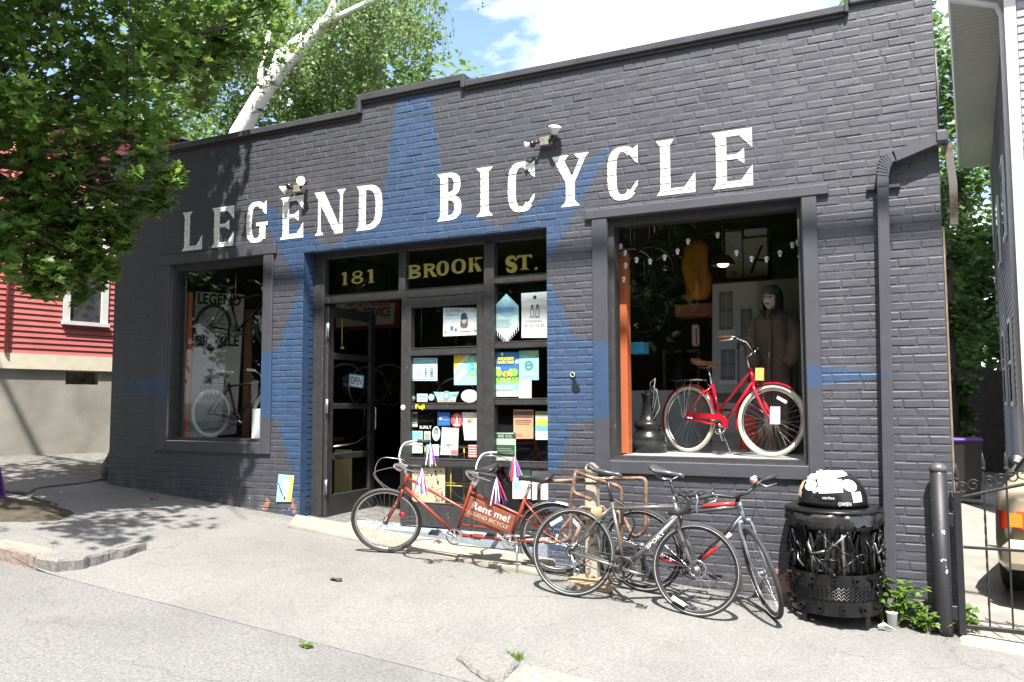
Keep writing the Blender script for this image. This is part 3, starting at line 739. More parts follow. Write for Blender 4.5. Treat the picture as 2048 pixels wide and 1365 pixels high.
        for i in range(len(q)-1): poly(L_[i], L_[i+1], R_[i+1], R_[i])
    elif ch == '1': stem(w/2-st/2, top=False, ext=.02); poly((w/2-st/2, h), (w/2+st/2, h), (w/2-st/2, h*.80), (w*.06, h*.84), (w*.06, h*.88))
    elif ch == '8': arc(w/2, h*.75, w*.42, h*.25, 0, 2*math.pi, st*.72, 22, 2.2, st*.34); arc(w/2, h*.27, w*.5, h*.27, 0, 2*math.pi, st*.85, 22, 2.2, st*.38)
    elif ch == '.': poly(*[(w/2+w*.5*math.cos(2*math.pi*i/12), w*.5+w*.5*math.sin(2*math.pi*i/12)) for i in range(12)])
    return P
def tri_bm(polys, ox, oz):
    bm = bmesh.new()
    for k, p in enumerate(polys):
        q = []
        for v in p:
            if not q or (abs(v[0]-q[-1][0]) > 1e-6 or abs(v[1]-q[-1][1]) > 1e-6): q.append(v)
        if len(q) > 2 and abs(q[0][0]-q[-1][0]) < 1e-6 and abs(q[0][1]-q[-1][1]) < 1e-6: q.pop()
        if len(q) < 3: continue
        bm.faces.new([bm.verts.new((ox+a, -.00008*k, oz+b)) for a, b in q])
    bmesh.ops.triangulate(bm, faces=bm.faces[:])
    return bm
def lay_on_bricks(bm):
    """cut flat paint along the joints and lay every piece on its brick or in its joint"""
    zs = [v.co.z for v in bm.verts]; z_lo, z_hi = min(zs), max(zs)
    for k in BR:
        if not BR[k]: continue
        for z in (BR[k][0][3], BR[k][0][4]):
            if z_lo < z < z_hi:
                bmesh.ops.bisect_plane(bm, geom=bm.verts[:]+bm.edges[:]+bm.faces[:], plane_co=(0,0,z), plane_no=(0,0,1))
    for k in BR:
        if not BR[k] or BR[k][0][4] < z_lo or BR[k][0][3] > z_hi: continue
        za, zb = BR[k][0][3], BR[k][0][4]
        xs_ = [v.co.x for v in bm.verts]; xa, xb = min(xs_), max(xs_)
        for (p, q, pr, z0, z1) in BR[k]:
            for x in (p, q):
                if xa < x < xb:
                    fc = [f for f in bm.faces if za-1e-5 < f.calc_center_median().z < zb+1e-5]
                    ge = set(fc)
                    for f in fc: ge.update(f.verts); ge.update(f.edges)
                    if fc: bmesh.ops.bisect_plane(bm, geom=list(ge), plane_co=(x,0,0), plane_no=(1,0,0))
    bmesh.ops.split_edges(bm, edges=bm.edges[:])
    for f in bm.faces:
        c = f.calc_center_median(); y = .0018
        for k in BR:
            if BR[k] and BR[k][0][3] <= c.z <= BR[k][0][4]:
                for (p, q, pr, z0, z1) in BR[k]:
                    if p <= c.x <= q: y = -pr-.0030
        for v in f.verts: v.co.y = v.co.y+y
LET = [('L',365,405,466),('E',424,468,456),('G',493,533,449),('E',561,607,438),('N',632,690,428),('D',713,765,413),('B',875,923,390),('I',953,986,376),('C',1016,1070,369),('Y',1104,1178,357),('C',1215,1276,343),('L',1313,1390,332),('E',1424,1505,317)]
for ch, p0, p1, py in LET:
    xa = FX(p0, py)[0]; xb = FX(p1, py)[0]; t_ = (xa+8)/8
    zb = 3.487; h = .465+.035*max(0, min(1, t_))
    bm = tri_bm(glyph(ch, xb-xa, h, .088), xa, zb); lay_on_bricks(bm)
    mb = MB(); mb.bm(bm); mb.build('letter', m_sign, SHOP)
# gilt address on the transom lights
def gilt(s, px, y=YD+.040):
    for ch, (a, b, base, top) in zip(s, px):
        xa, zb = FX(a, base, y); xb, zt = FX(b, top, y)
        h = zt-zb
        bm = tri_bm(glyph(ch, xb-xa, h, .30*h if ch not in '.' else .1, .05), xa, zb)
        mb = MB(); mb.bm(bm)
        for v in mb.v: v.y += y
        mb.build('letter', m_gold, g1 if s[0] == '1' else (g2_ if s[0] == 'B' else g3))
gilt('181', [(681,699,571,544),(703,727,569,541),(733,752,567,538)])
gilt('BROOK', [(812,842,559,529),(846,874,556,526),(873,898,553,521),(903,932,549,517),(936,963,545,514)])
gilt('ST.', [(1013,1033,545,513),(1034,1064,541,509),(1069,1075,541,535)])
# ------------------------------------------------------------------ twin wall lamps
def flood(label, bx, bz, L_, R_, lit):
    """junction box with two bulb holders; L_, R_ = (bulb centre offset, size, direction)"""
    t = thing('wall_lamp', label, 'lamp', (bx, -.02, bz))
    MB().bbox((bx-.05,-.06,bz-.04), (bx+.05,-.004,bz+.04), .006).build('junction_box', M('dirty_grey_box', (.23,.21,.17), .6, .2, .4, .3, 25), t)
    for k, (o, r, d, on) in enumerate((L_, R_)):
        d = Vector(d).normalized(); b = Vector((bx, -.05, bz))+Vector(o); s = Vector((bx+(.045 if o[0] > 0 else -.045), -.045, bz))
        nk = MB(); nk.tube([s, s.lerp(b-d*r*1.9, .5)+Vector((0,-.02,0)), b-d*r*1.9], .014, 8); nk.lathe(b-d*r*2.2, [(.018,0),(.03,.01),(.034,r*.9),(.03,r*1.1)], 14, 0, d); nk.build('lamp_holder', m_gloss, t)
        bb = MB(); bb.lathe(b, [(.02,-r*1.3),(r*.55,-r*.7),(r*.95,-r*.1),(r,.0),(r*.97,r*.12),(r*.6,r*.3),(.004,r*.38)], 20, 0, d); bb.build('bulb', on, t)
m_bulb = M('frosted_bulb', (.72,.74,.72), .15, 0, .6, .05)
m_lit = emit('lit_bulb', (1,.72,.35), 1.3)
p = FX(600, 380); flood('black twin lamp above the first N with one bulb glowing', p[0], p[1], ((-.16,-.05,-.01), .052, (-.75,-.35,-.5), m_bulb), ((.13,-.09,.05), .048, (.30,-.9,-.1), m_lit), True)
p = FX(1093, 286); flood('twin lamp on a grey box above the C and Y of the sign', p[0], p[1], ((-.17,-.04,-.03), .04, (-1,-.15,-.15), M('clear_bulb', (.55,.57,.62), .1, 0, .7)), ((.13,-.05,  .10), .062, (.25,-.30,.9), m_bulb), False)
# ------------------------------------------------------------------ drainpipe
DP = thing('drainpipe', 'square grey drainpipe running down the brick beside the big window', 'drainpipe', (-.2, -.05, .2))
xt, zt = FX(1766, 372, -.06); xb, zb = FX(1782, 1178, -.06)
def boxpipe(mb, pts, w, d):
    """rectangular pipe along points in the wall plane"""
    n = len(pts); vs = []
    for i in range(n):
        a = Vector(pts[max(i-1,0)]); b = Vector(pts[min(i+1,n-1)]); t = (b-a).normalized(); s = Vector((t.z, 0, -t.x))
        c = Vector(pts[i])
        vs += [c+s*w/2+Vector((0,-d/2,0)), c-s*w/2+Vector((0,-d/2,0)), c-s*w/2+Vector((0,d/2,0)), c+s*w/2+Vector((0,d/2,0))]
    fs = []
    for i in range(n-1):
        for j in range(4): fs.append((i*4+j, i*4+(j+1) % 4, (i+1)*4+(j+1) % 4, (i+1)*4+j))
    fs += [(3,2,1,0), tuple(range(4*n-4, 4*n))]
    mb.add(vs, fs)
mb = MB(); boxpipe(mb, [(xb,-.055,zb),(xt,-.055,zt)], .078, .085)
for k in (-.026, 0, .026): mb.box((xt+k-.004,-.101,zb+.1), (xt+k+.004,-.096,zt)) if False else None
pp = mb.build('pipe', m_trim, DP)
for k in (-.024, 0, .024):
    t = MB(); boxpipe(t, [(xb+k,-.0985,zb+.02),(xt+k,-.0985,zt-.02)], .010, .004); t.build('pipe_rib', m_trim, pp)
ex, ez = FX(1788, 316, -.06); e2x, e2z = FX(1882, 276, -.06)
el = [(xt,-.055,zt), (xt+.004,-.055,zt+.08), (xt+.02,-.055,zt+.15), (xt+.055,-.055,zt+.205), (ex+.01,-.055,ez+.005)]
mb = MB(); boxpipe(mb, el, .08, .088); o = mb.build('elbow', m_trim, DP)
for i in range(8):
    f = i/7; a = Vector(el[1]).lerp(Vector(el[3]), f)+Vector((-.02*math.sin(math.pi*f),0,.02*math.sin(math.pi*f)))
    d = Vector((.25+.6*f, 0, 1-.5*f)).normalized(); t = MB(); boxpipe(t, [a-d*.006, a+d*.006], .088, .094); t.build('elbow_pleat', m_trim, o)
mb = MB(); boxpipe(mb, [(ex,-.055,ez), (e2x,-.055,e2z)], .082, .088); mb.build('pipe', m_trim, DP)
mb = MB(); mb.bbox((e2x-.045,-.11,e2z-.05),(e2x+.05,.02,e2z+.055),.02); mb.build('elbow', m_trim, DP)
mb = MB(); mb.box((xt-.12,-.030,zt-.012),(xt-.041,-.004,zt+.012)); mb.box((xt+.041,-.030,zt-.012),(xt+.12,-.004,zt+.012)); mb.box((xt-.0405,-.102,zt-.012),(xt+.0405,-.0995,zt+.012)); mb.build('strap', m_cap, DP)
mb = MB(); boxpipe(mb, [(xb,-.055,zb), (xb-.004,-.07,zb-.06), (xb-.006,-.10,zb-.12)], .08, .09); mb.build('shoe', m_blackp, DP)
# rusted gutter end hanging at the corner of the building
m_rg = rusty('rusted_gutter', (.11,.105,.095), .56)
GT = thing('gutter', 'rusted gutter pieces hanging down the corner of the shop', 'gutter', (.23, 0, 3))
xs, z1 = FX(1889, 290); xs2, z2 = FX(1902, 452)
mb = MB(); boxpipe(mb, [(xs+.02,-.01,z1), (xs+.045,-.01,(z1+z2)/2), (xs2+.02,-.01,z2)], .055, .07); mb.build('gutter_length', m_rg, GT)
mb = MB(); mb.tube([(.205,.02,4.4),(.212,.02,4.1),(.206,.02,3.8)], [.006,.010,.006], 6); mb.build('loose_flashing', m_rg, GT)
mb = MB(); mb.box((.203,.0,.0),(.216,.06,3.0)); mb.build('corner_strip', M('weathered_cream_strip', (.20,.15,.11), .8, 0, .2, .3, 12), GT)
# ------------------------------------------------------------------ bollard
bp = Vector((FX(1887,1200,-.10)[0], -.10, gz(.09,-.10)))
BO = thing('bollard', 'black steel bollard with chipped paint by the gate', 'bollard', bp)
zt_ = FX(1880, 932, bp.y)[1]
MB().lathe(bp-Vector((0,0,.04)), [(.057,0),(.058,.1),(.058,zt_-bp.z+.0)], 28).build('post', m_bollard, BO)
MB().lathe((bp.x,bp.y,zt_-.041), [(.060,0),(.061,.02),(.055,.04),(.036,.058),(.005,.066)], 28).build('cap', M('worn_cap', (.10,.10,.10), .35, .4), BO)
# ------------------------------------------------------------------ iron gate
m_iron = M('black_iron', (.022,.022,.024), .45, .3, .5, .2)
YG = -.10
def gp(px, py): return FP(px, py, YG)
a = gp(1922, 1258)
GA = thing('iron_gate', 'black wrought iron driveway gate with twisted bars and spear finials', 'gate', (a.x, YG, base_z(a.x)))
gx0 = gp(1921, 1150).x; zlow = gp(1925, 1258).z+.02
def rail_top(x): return gp(1913, 997).z+(x-gx0)*.30-.05*(x-gx0)**2
MB().bbox((gx0-.024,YG-.022,zlow-.06),(gx0+.024,YG+.022,gp(1915,1000).z+.06),.004).build('gate_stile', m_iron, GA)
mb = MB(); xs = lin(gx0-.03, gx0+1.6, 20); mb.tube([(x,YG,rail_top(x)) for x in xs], .013, 6); mb.build('top_rail', m_iron, GA)
zmid = gp(1950, 1096).z
MB().bbox((gx0+.026,YG-.008,zmid-.010),(gx0+1.6,YG+.008,zmid+.010),.002).build('rail', m_iron, GA)
MB().bbox((gx0+.026,YG-.014,zlow-.016),(gx0+1.6,YG+.014,zlow+.016),.003).build('rail', m_iron, GA)
for i in range(0, 11):
    x = gx0+.03+.142*i if i else gx0; zr_ = rail_top(x); zf = zr_+(.235 if i % 2 else .20)
    if i:
        mb = MB(); n = 34; q = []
        for j in range(n+1): q.append((x, YG, zlow+.012+(zf-.07-zlow)*j/n))
        vs, fs = [], []
        for j, p in enumerate(q):
            tw = 0 if (j < 4 or j > n-9 or i % 2 == 0) else (j-4)*.62
            for s in range(4):
                an = tw+math.pi/4+s*math.pi/2; vs.append((p[0]+.0085*math.cos(an), p[1]+.0085*math.sin(an), p[2]))
        for j in range(n):
            for s in range(4): fs.append((j*4+s, j*4+(s+1) % 4, (j+1)*4+(s+1) % 4, (j+1)*4+s))
        mb.add(vs, fs); mb.build('bar', m_iron, GA)
    else: MB().cyl((x,YG,zr_),(x,YG,zf-.07),.009,n=6).build('bar', m_iron, GA)
    MB().lathe((x,YG,zf-.075), [(.008,0),(.018,.008),(.018,.016),(.010,.022),(.015,.034),(.016,.05),(.009,.085),(.001,.13)], 10).build('finial', m_iron, GA)
    if i < 10:
        for s in (-1, 1):
            mb = MB(); cx = x+.071+s*.034; cz = rail_top(cx)+.066; q = []
            for j in range(26):
                tt = j/25; an = math.pi*(.2+2.6*tt); rr = .044*(1-.72*tt); q.append((cx+s*rr*math.cos(an), YG, cz+rr*math.sin(an)))
            mb.tube(q, .0055, 5); mb.build('scroll', m_iron, GA)
for z in (gp(1900, 1040).z, gp(1900, 1225).z): MB().bbox((gx0-.085,YG-.02,z-.05),(gx0-.026,YG+.02,z+.05),.005).build('hinge', m_iron, GA)
mb = MB(); mb.box((gx0-.11,YG-.01,zlow-.04),(gx0-.088,YG+.05,gp(1915,1010).z)); mb.build('hinge_plate', M('cream_rust_plate', (.45,.36,.27), .7, 0, .3, .35, 14), GA)
# concrete strip under the gate
mb = MB(); prism(mb, dens([(.20,-.26),(3.0,-.40),(3.0,-.12),(.20,-.02),(.20,-.26)])[:-1], lambda p: walk_z(p[0],p[1])+.018, lambda p: walk_z(p[0],p[1])-.1, .005, 0, 3)
tag(mb.build('gate_threshold', M('cracked_cream_concrete', (.45,.38,.29), .9, 0, .2, .25, 7, .6, 60)), 'cracked cream concrete strip under the iron gate', 'threshold')
# ------------------------------------------------------------------ car seen behind the gate
m_car = M('gold_metallic_paint', (.40,.345,.25), .3, .15, .5, .05, 3, Coat_Weight=.6)
cg = GP(2022, 1188); CX, CY = cg.x-.02, cg.y-.95       # left side and rear bumper plane
CZ = walk_z(CX, CY)+.012
CA = thing('parked_car', 'gold saloon car parked nose in on the driveway behind the gate', 'car', (CX+.85, CY+2.2, CZ))
CWd = 1.72; CLn = 4.4
def car_sections():
    # (distance from rear, half width at waist, lower z, waist z, roof z, roof half width)
    return [(0.02,.66,.42,.88,.90,.60),(.10,.76,.34,.93,.97,.68),(.30,.83,.26,.95,1.02,.70),(.62,.855,.22,.95,1.10,.68),(.95,.86,.20,.95,1.30,.62),(1.30,.86,.20,.95,1.40,.58),(1.9,.86,.20,.95,1.43,.58),(2.5,.86,.20,.94,1.36,.58),(2.95,.86,.20,.93,1.12,.64),(3.2,.86,.20,.92,.97,.70),(3.7,.84,.22,.86,.88,.70),(4.15,.78,.28,.76,.78,.62),(4.38,.62,.38,.62,.64,.5)]
mb = MB(); vs = []; ring_n = 0
for (d, hw, lo, wa, ro, rh) in car_sections():
    pr = [(hw*.90,lo),(hw*.985,lo+.08),(hw,lo+.26),(hw*.995,(lo+wa)/2+.12),(hw*.975,wa-.05),(hw*.945,wa)]
    pr += [(rh+(hw*.945-rh)*.55, wa+(ro-wa)*.5),(rh, wa+(ro-wa)*.9),(rh*.8, ro),(0, ro+.012)]
    full_ = pr+[(-a, b) for a, b in pr[-2::-1]]; ring_n = len(full_)
    vs += [(CX+CWd/2+a, CY+d, CZ+b) for a, b in full_]
ns = len(car_sections()); fs = []; gl_f = []
for i in range(ns-1):
    for j in range(ring_n-1):
        q = (i*ring_n+j, i*ring_n+j+1, (i+1)*ring_n+j+1, (i+1)*ring_n+j)
        side = j in (5, 6) or j in (ring_n-8, ring_n-7)
        (gl_f if (side and 3 <= i <= 7) or (3 <= i <= 4 and 6 <= j <= ring_n-8) or (i in (7, 8) and 6 <= j <= ring_n-8) else fs).append(q)
fs.append(tuple(range(ring_n-1, -1, -1))); fs.append(tuple(range((ns-1)*ring_n, ns*ring_n)))
mb.add(vs, fs, 0, True); cb = mb.build('body', m_car, CA)
m_cglass = M('dark_car_glass', (.02,.022,.024), .05, 0, .8)
for grp in (lambda q: (q[0] % ring_n) in (5, 6), lambda q: (q[0] % ring_n) in (ring_n-8, ring_n-7), lambda q: 6 < (q[0] % ring_n) < ring_n-8 and q[0]//ring_n < 6, lambda q: 6 < (q[0] % ring_n) < ring_n-8 and q[0]//ring_n >= 6):
    fq = [q for q in gl_f if grp(q)]
    if fq:
        ids = sorted({i for q in fq for i in q}); mp_ = {k: n for n, k in enumerate(ids)}; mb = MB(); mb.add([vs[i] for i in ids], [tuple(mp_[i] for i in q) for q in fq], 0, True); mb.build('window', m_cglass, CA)
for d in (.95, 3.55):
    for sx_ in (0, 1):
        c = Vector((CX+(.075 if sx_ == 0 else CWd-.075), CY+d, CZ+.31)); axv = (-1 if sx_ == 0 else 1, 0, 0)
        w = MB(); w.lathe(c+Vector(axv)*-.10, [(.19,0),(.29,.0),(.315,.03),(.315,.15),(.29,.18),(.2,.17),(.19,.1)], 30, 0, axv, cap=False); tw = w.build('wheel', m_rubber, CA)
        w = MB(); w.lathe(c+Vector(axv)*.02, [(.2,0),(.19,.035),(.12,.02),(.05,.045),(.002,.05)], 24, 0, axv); w.build('hubcap', m_alu, tw)
m_tl = M('amber_lens', (.85,.22,.02), .12, 0, .6, .05, 9, Emission_Color=(1,.25,.02,1), Emission_Strength=.0); m_tr = M('red_lens', (.75,.07,.02), .12, 0, .6)
def lamp_patch(name, mat, z0, z1, d0, d1, side):
    q = []
    for z in lin(z0, z1, 5):
        for d in lin(d0, d1, 6):
            hw = .66+(.10*min(1, d/.08)) if d < .10 else .76+(.07*(d-.1)/.2)
            X = CX+CWd/2-(hw*1.0+.008) if side < 0 else CX+CWd/2+(hw+.008)
            q.append((X, CY+d, CZ+z))
    t = MB(); t.add(q, [(i*6+j, i*6+j+1, (i+1)*6+j+1, (i+1)*6+j) for i in range(4) for j in range(5)], 0, True); return t
for s_ in (-1, 1):
    t = lamp_patch('tail_light', m_tr, .66, .80, .02, .20, s_); X0 = CX+CWd/2+s_*.67
    t.obox((X0-s_*.14, CY-.004, CZ+.74), (.10,0,0), (0,.03,0), (0,0,.07))
    tl = t.build('tail_light', m_tr, CA)
    MB().obox((X0-s_*.04, CY-.038, CZ+.74), (.045,0,0), (0,.004,0), (0,0,.055)).build('indicator_lens', m_tl, tl)
MB().bbox((CX+.12,CY-.10,CZ+.34),(CX+CWd-.12,CY+.06,CZ+.58),.06).build('bumper', m_car, CA)
mb = MB(); mb.ball((CX-.12, CY+3.0, CZ+1.02), .1, 14, 0, (1.05,.55,.68)); mm = mb.build('wing_mirror', m_car, CA)
mb = MB(); mb.lathe((CX-.12, CY+2.945, CZ+1.02), [(.09,0),(.001,.004)], 20, 0, (0,-1,0)); mb.build('mirror_glass', m_steel, mm)
CA.rotation_euler = (0,0,R(-12)); CA.location.x += .24
MB().cyl((CX+.35,CY+.5,CZ+1.02),(CX+.22,CY+.55,CZ+1.60),.004,.002,6).build('aerial', m_iron, CA)
MB().bbox((CX+CWd/2-.26,CY-.106,CZ+.62),(CX+CWd/2+.26,CY-.03,CZ+.76),.01).build('boot_recess', m_blackp, CA)
# ------------------------------------------------------------------ litter bin made of bicycle parts
m_bin = M('black_bin_enamel', (.016,.016,.017), .30, .5, .5, .2); m_bag = M('black_bin_bag', (.018,.018,.019), .26, 0, .6, .2, 20, .8, 16)
bc = GP(1668, 1250); bc.y += .20; bz = gz(bc.x, bc.y)
BN = thing('litter_bin', 'black litter bin welded from bicycle chains and gears with a stickered dome lid', 'bin', (bc.x, bc.y, bz))
RB = .315
ztopb = FX(1668, 1020, bc.y)[1]
def pol(a, r, z): return Vector((bc.x+r*math.cos(a), bc.y+r*math.sin(a), z))
mb = MB(); n = 44; prof = [(.25,.10),(.26,.30),(.255,.55),(.265,.72),(.315,ztopb-bz-.03)]; vs = []
for r, h in prof:
    for i in range(n):
        a = 2*math.pi*i/n; k = 1+.035*mnoise.noise(Vector((math.cos(a)*5, math.sin(a)*5, h*6))); vs.append(pol(a, r*k, bz+h))
mb.add(vs, [(p*n+i, p*n+(i+1) % n, (p+1)*n+(i+1) % n, (p+1)*n+i) for p in range(len(prof)-1) for i in range(n)]+[tuple(range(n-1,-1,-1))], 0, True); mb.build('bin_liner', m_bag, BN)
# ruffled bag edge under the lid
mb = MB(); vs = []; n = 64; hs = [(.335,.05),(.352,.025),(.350,-.02),(.338,-.055)]
for k, (r, h) in enumerate(hs):
    for i in range(n):
        a = 2*math.pi*i/n; w = .022*mnoise.noise(Vector((math.cos(a)*7, math.sin(a)*7, k*1.7)))*(k+.4); vs.append(pol(a, r+w, ztopb+h-.04+w*.9))
mb.add(vs, [(p*n+i, p*n+(i+1) % n, (p+1)*n+(i+1) % n, (p+1)*n+i) for p in range(3) for i in range(n)], 0, True); mb.build('bag_edge', m_bag, BN)
lid = MB(); lid.lathe((bc.x,bc.y,ztopb), [(.10,.0),(.34,.0),(.355,.008),(.355,.02),(.34,.028),(.26,.034)], 40, cap=False); LID = lid.build('lid', m_bin, BN)
DR = .250; DH = .285; dz0 = ztopb+.03
dm = MB(); dm.lathe((bc.x,bc.y,dz0), [(DR,0)]+[(DR*math.cos(t)*1.0, .05+(DH-.05)*math.sin(t)) for t in lin(0, math.pi/2*.985, 12)], 36); dm.build('dome', m_gloss, LID)
def sticker(az, el, w, h, rot, mat, shape='rect'):
    t = MB(); k = 7; vs = []
    for i in range(k):
        for j in range(k):
            u, v = (i/(k-1)-.5)*2, (j/(k-1)-.5)*2
            if shape == 'disc': u, v = u*math.sqrt(1-v*v/2), v*math.sqrt(1-u*u/2)
            if shape == 'torn': u *= 1+.25*math.sin(j*2.1); v *= 1+.2*math.sin(i*1.7)
            x = (u*w*math.cos(rot)-v*h*math.sin(rot))/2; y = (u*w*math.sin(rot)+v*h*math.cos(rot))/2
            e = el+y/DH; a = az+x/(DR*max(.3, math.cos(e)))
            rr = DR*math.cos(e)+.004; vs.append(pol(a, rr, dz0+.05+(DH-.05)*math.sin(e)+.003))
    t.add(vs, [(i*k+j, (i+1)*k+j, (i+1)*k+j+1, i*k+j+1) for i in range(k-1) for j in range(k-1)], 0, True); t.build('sticker', mat, LID)
F_ = R(-90)+R(4)
for s in [(F_-.75,.50,.11,.10,0,PM(.66,.78,.74),'disc'),(F_-.05,.52,.17,.13,.1,m_paper,'rect'),(F_+.62,.55,.12,.12,0,m_paper,'disc'),(F_+.78,.16,.085,.09,.05,m_paper,'rect'),(F_-.9,.85,.12,.09,.5,PM(.7,.62,.52),'torn'),(F_-.1,1.05,.22,.09,0,PM(.74,.66,.60),'torn'),(F_-1.25,.35,.07,.15,.2,PM(.55,.42,.30),'torn'),(F_+.35,1.1,.14,.05,-.3,m_paper,'torn'),(F_-.42,.40,.10,.035,.7,PM(.35,.55,.70),'rect'),(F_-.18,.82,.12,.05,.1,PM(.6,.62,.6),'torn')]: sticker(*s)
for s, az, z, w, h in (('OWEN', F_+.36, .028, .095, .028), ('carlos', F_-.10, .075, .085, .022), ('R', F_-.5, .2, .03, .04)):
    t = MB(); vs, fs = text2d(s); t.add([pol(az+(a-.5)*w/DR, DR+.0035, dz0+z+b*h) for a, b in vs], fs); t.build('scribble', m_paper, LID)
# bands with nuts, chain zigzags, rods, gears, feet
def band(z0, z1, r, name='band'):
    t = MB(); t.lathe((bc.x,bc.y,0), [(r,z0),(r+.006,z0),(r+.006,z1),(r,z1)], 40, cap=False, smooth=False); return t.build(name, m_bin, BN)
band(bz+.075, bz+.185, RB); band(bz+.285, bz+.37, RB-.004); band(ztopb-.115, ztopb-.09, RB+.008)
for z, r, k0 in ((bz+.13, RB+.006, 0), (bz+.335, RB+.002, .3)):
    for i in range(14):
        a = k0+2*math.pi*i/14; d = Vector((math.cos(a), math.sin(a), .0)); c = pol(a, r, z)
        t = MB(); t.lathe(c, [(.022,0),(.022,.035),(.012,.035),(.012,.012)], 8, 0, d, smooth=False); t.build('nut', m_bin, BN)
for row, (z, amp) in enumerate(((bz+.200,.012),(bz+.222,.014),(bz+.246,.014),(bz+.270,.012))):
    q = []
    for i in range(120):
        a = 2*math.pi*i/120; q.append(pol(a, RB+.004+(.008 if i % 2 else 0), z+(amp if i % 2 else -amp)))
    t = MB(); t.tube(q, .0085, 5, 0, True); t.build('chain', m_bin, BN)
for i in range(30):
    a = 2*math.pi*i/30+RND.uniform(-.05,.05); t = MB(); t.tube([pol(a, RB-.03, bz+.36), pol(a+RND.uniform(-.03,.03), RB-.035, bz+.58), pol(a+RND.uniform(-.04,.04), RB-.015, ztopb-.14)], RND.choice((.008,.011,.015)), 6)
    t.build('upright', RND.choice((m_bin, m_bin, m_alu)), BN)
# criss-cross frames of rods on the four sides
for s in range(4):
    a0 = F_+s*math.pi/2; P_ = lambda u, v: pol(a0+u*.62, RB+.022-.02*abs(v-.5), bz+.37+v*(ztopb-.11-bz-.37))
    for (u0,v0),(u1,v1) in (((0,0),(-.75,.45)),((-.75,.45),(-.45,.93)),((0,0),(.8,.42)),((.8,.42),(.5,.93)),((-.45,.93),(.15,.55)),((.5,.93),(-.2,.55)),((-.75,.45),(-.2,.55)),((.8,.42),(.15,.55)),((-.9,.7),(-.6,.25))):
        t = MB(); t.tube([P_(u0,v0), P_((u0+u1)/2,(v0+v1)/2), P_(u1,v1)], .0075, 6); t.build('rod', m_alu if RND.random() < .25 else m_bin, BN)
    for (u, v) in ((0,0),(-.75,.45),(.8,.42),(-.45,.93),(.5,.93)):
        t = MB(); t.ball(P_(u,v), .017, 8); t.build('joint', m_bin, BN)
    t = MB(); t.torus(P_(0,.5), Vector((math.cos(a0), math.sin(a0), 0)), .055, .008, 18, 5); t.build('gear', m_bin, BN)
    for k_ in (-1, 1):
        ag = a0+k_*math.pi/4; t = MB(); ax = Vector((math.cos(ag), math.sin(ag), 0)); cpt = pol(ag, RB-.005, bz+.62); nn = 28; vs = []
        e1 = ax.cross(Vector((0,0,1))); e2 = Vector((0,0,1))
        for i in range(nn):
            an = 2*math.pi*i/nn; rr = .095 if i % 2 else .085; vs.append(cpt+(e1*math.cos(an)*.62+e2*math.sin(an)*1.25)*rr)
        vs2 = [v+ax*.006 for v in vs]; t.add(vs+vs2, [tuple(range(nn-1,-1,-1)), tuple(range(nn,2*nn))]+[(i,(i+1) % nn,nn+(i+1) % nn,nn+i) for i in range(nn)]); t.build('chainring', m_bin, BN)
for i in range(46):
    a = RND.uniform(0,6.28); z0_ = bz+RND.uniform(.38,.74); l_ = RND.uniform(.08,.26); da = RND.uniform(-.45,.45)
    t = MB(); t.tube([pol(a, RB-.005, z0_), pol(a+da*.5, RB+RND.uniform(-.01,.03), z0_+l_*.5), pol(a+da, RB-.01, min(z0_+l_, ztopb-.11))], RND.choice((.005,.007,.009)), 5); t.build('scrap_rod', RND.choice((m_bin,m_bin,m_alu)), BN)
for i in range(14):
    a = RND.uniform(0,6.28); t = MB(); t.torus(pol(a, RB+.01, bz+RND.uniform(.42,.76)), Vector((math.cos(a+RND.uniform(-.5,.5)), math.sin(a), RND.uniform(-.4,.4))), RND.uniform(.02,.05), .006, 16, 5); t.build('scrap_ring', m_bin, BN)
q = []
for i in range(60):
    f = i/59; q.append(pol(F_+1.05+.05*math.sin(i*.9), RB+.045+.012*(i % 2)+.03*math.sin(f*5), ztopb-.12-f*.5))
t = MB(); t.tube(q, .009, 5); t.build('hanging_chain', m_bin, BN)
for i in range(4):
    a = F_+math.pi/4+i*math.pi/2; t = MB(); t.obox(pol(a, RB-.01, bz+.045), (.022*math.cos(a+1.57),.022*math.sin(a+1.57),0), (.006*math.cos(a),.006*math.sin(a),0), (0,0,.048)); t.build('foot', m_bin, BN)
# ------------------------------------------------------------------ bike rack post
m_oldwood = wood('bleached_timber', (.24,.18,.11), (.36,.28,.18))
rp = GP(1186, 1163); PZ = rp.z
RK = thing('bike_rack', 'old rusty bike rack of bent tubes round a cream post with a ball finial', 'bike rack', rp)
pw = .052
ztp = FX(1190, 966, rp.y)[1]
mb = MB(); mb.bbox((rp.x-pw,rp.y-pw,PZ-.05),(rp.x+pw,rp.y+pw,ztp),.012); mb.build('post', m_postpaint, RK)
MB().bbox((rp.x-pw-.012,rp.y-pw-.012,ztp+.001),(rp.x+pw+.012,rp.y+pw+.012,ztp+.035),.01).build('post_cap', m_postpaint, RK)
MB().lathe((rp.x,rp.y,ztp+.03), [(.035,0),(.028,.02),(.05,.04),(.064,.075),(.06,.10),(.04,.125),(.005,.137)], 18).build('ball_finial', m_postpaint, RK)
zc = FX(1188, 1026, rp.y)[1]
MB().lathe((rp.x,rp.y,zc-.055), [(.10,0),(.115,.02),(.115,.09),(.10,.11)], 16).build('collar', rusty('yellow_collar', (.36,.26,.14), .55), RK)
MB().bbox((rp.x-.19,rp.y-.15,PZ-.03),(rp.x+.15,rp.y+.13,PZ+.035),.02).build('base_block', m_oldwood, RK)
MB().bbox((rp.x-.08,rp.y-.26,PZ-.03),(rp.x+.24,rp.y-.16,PZ+.03),.015).build('base_block', m_oldwood, RK)
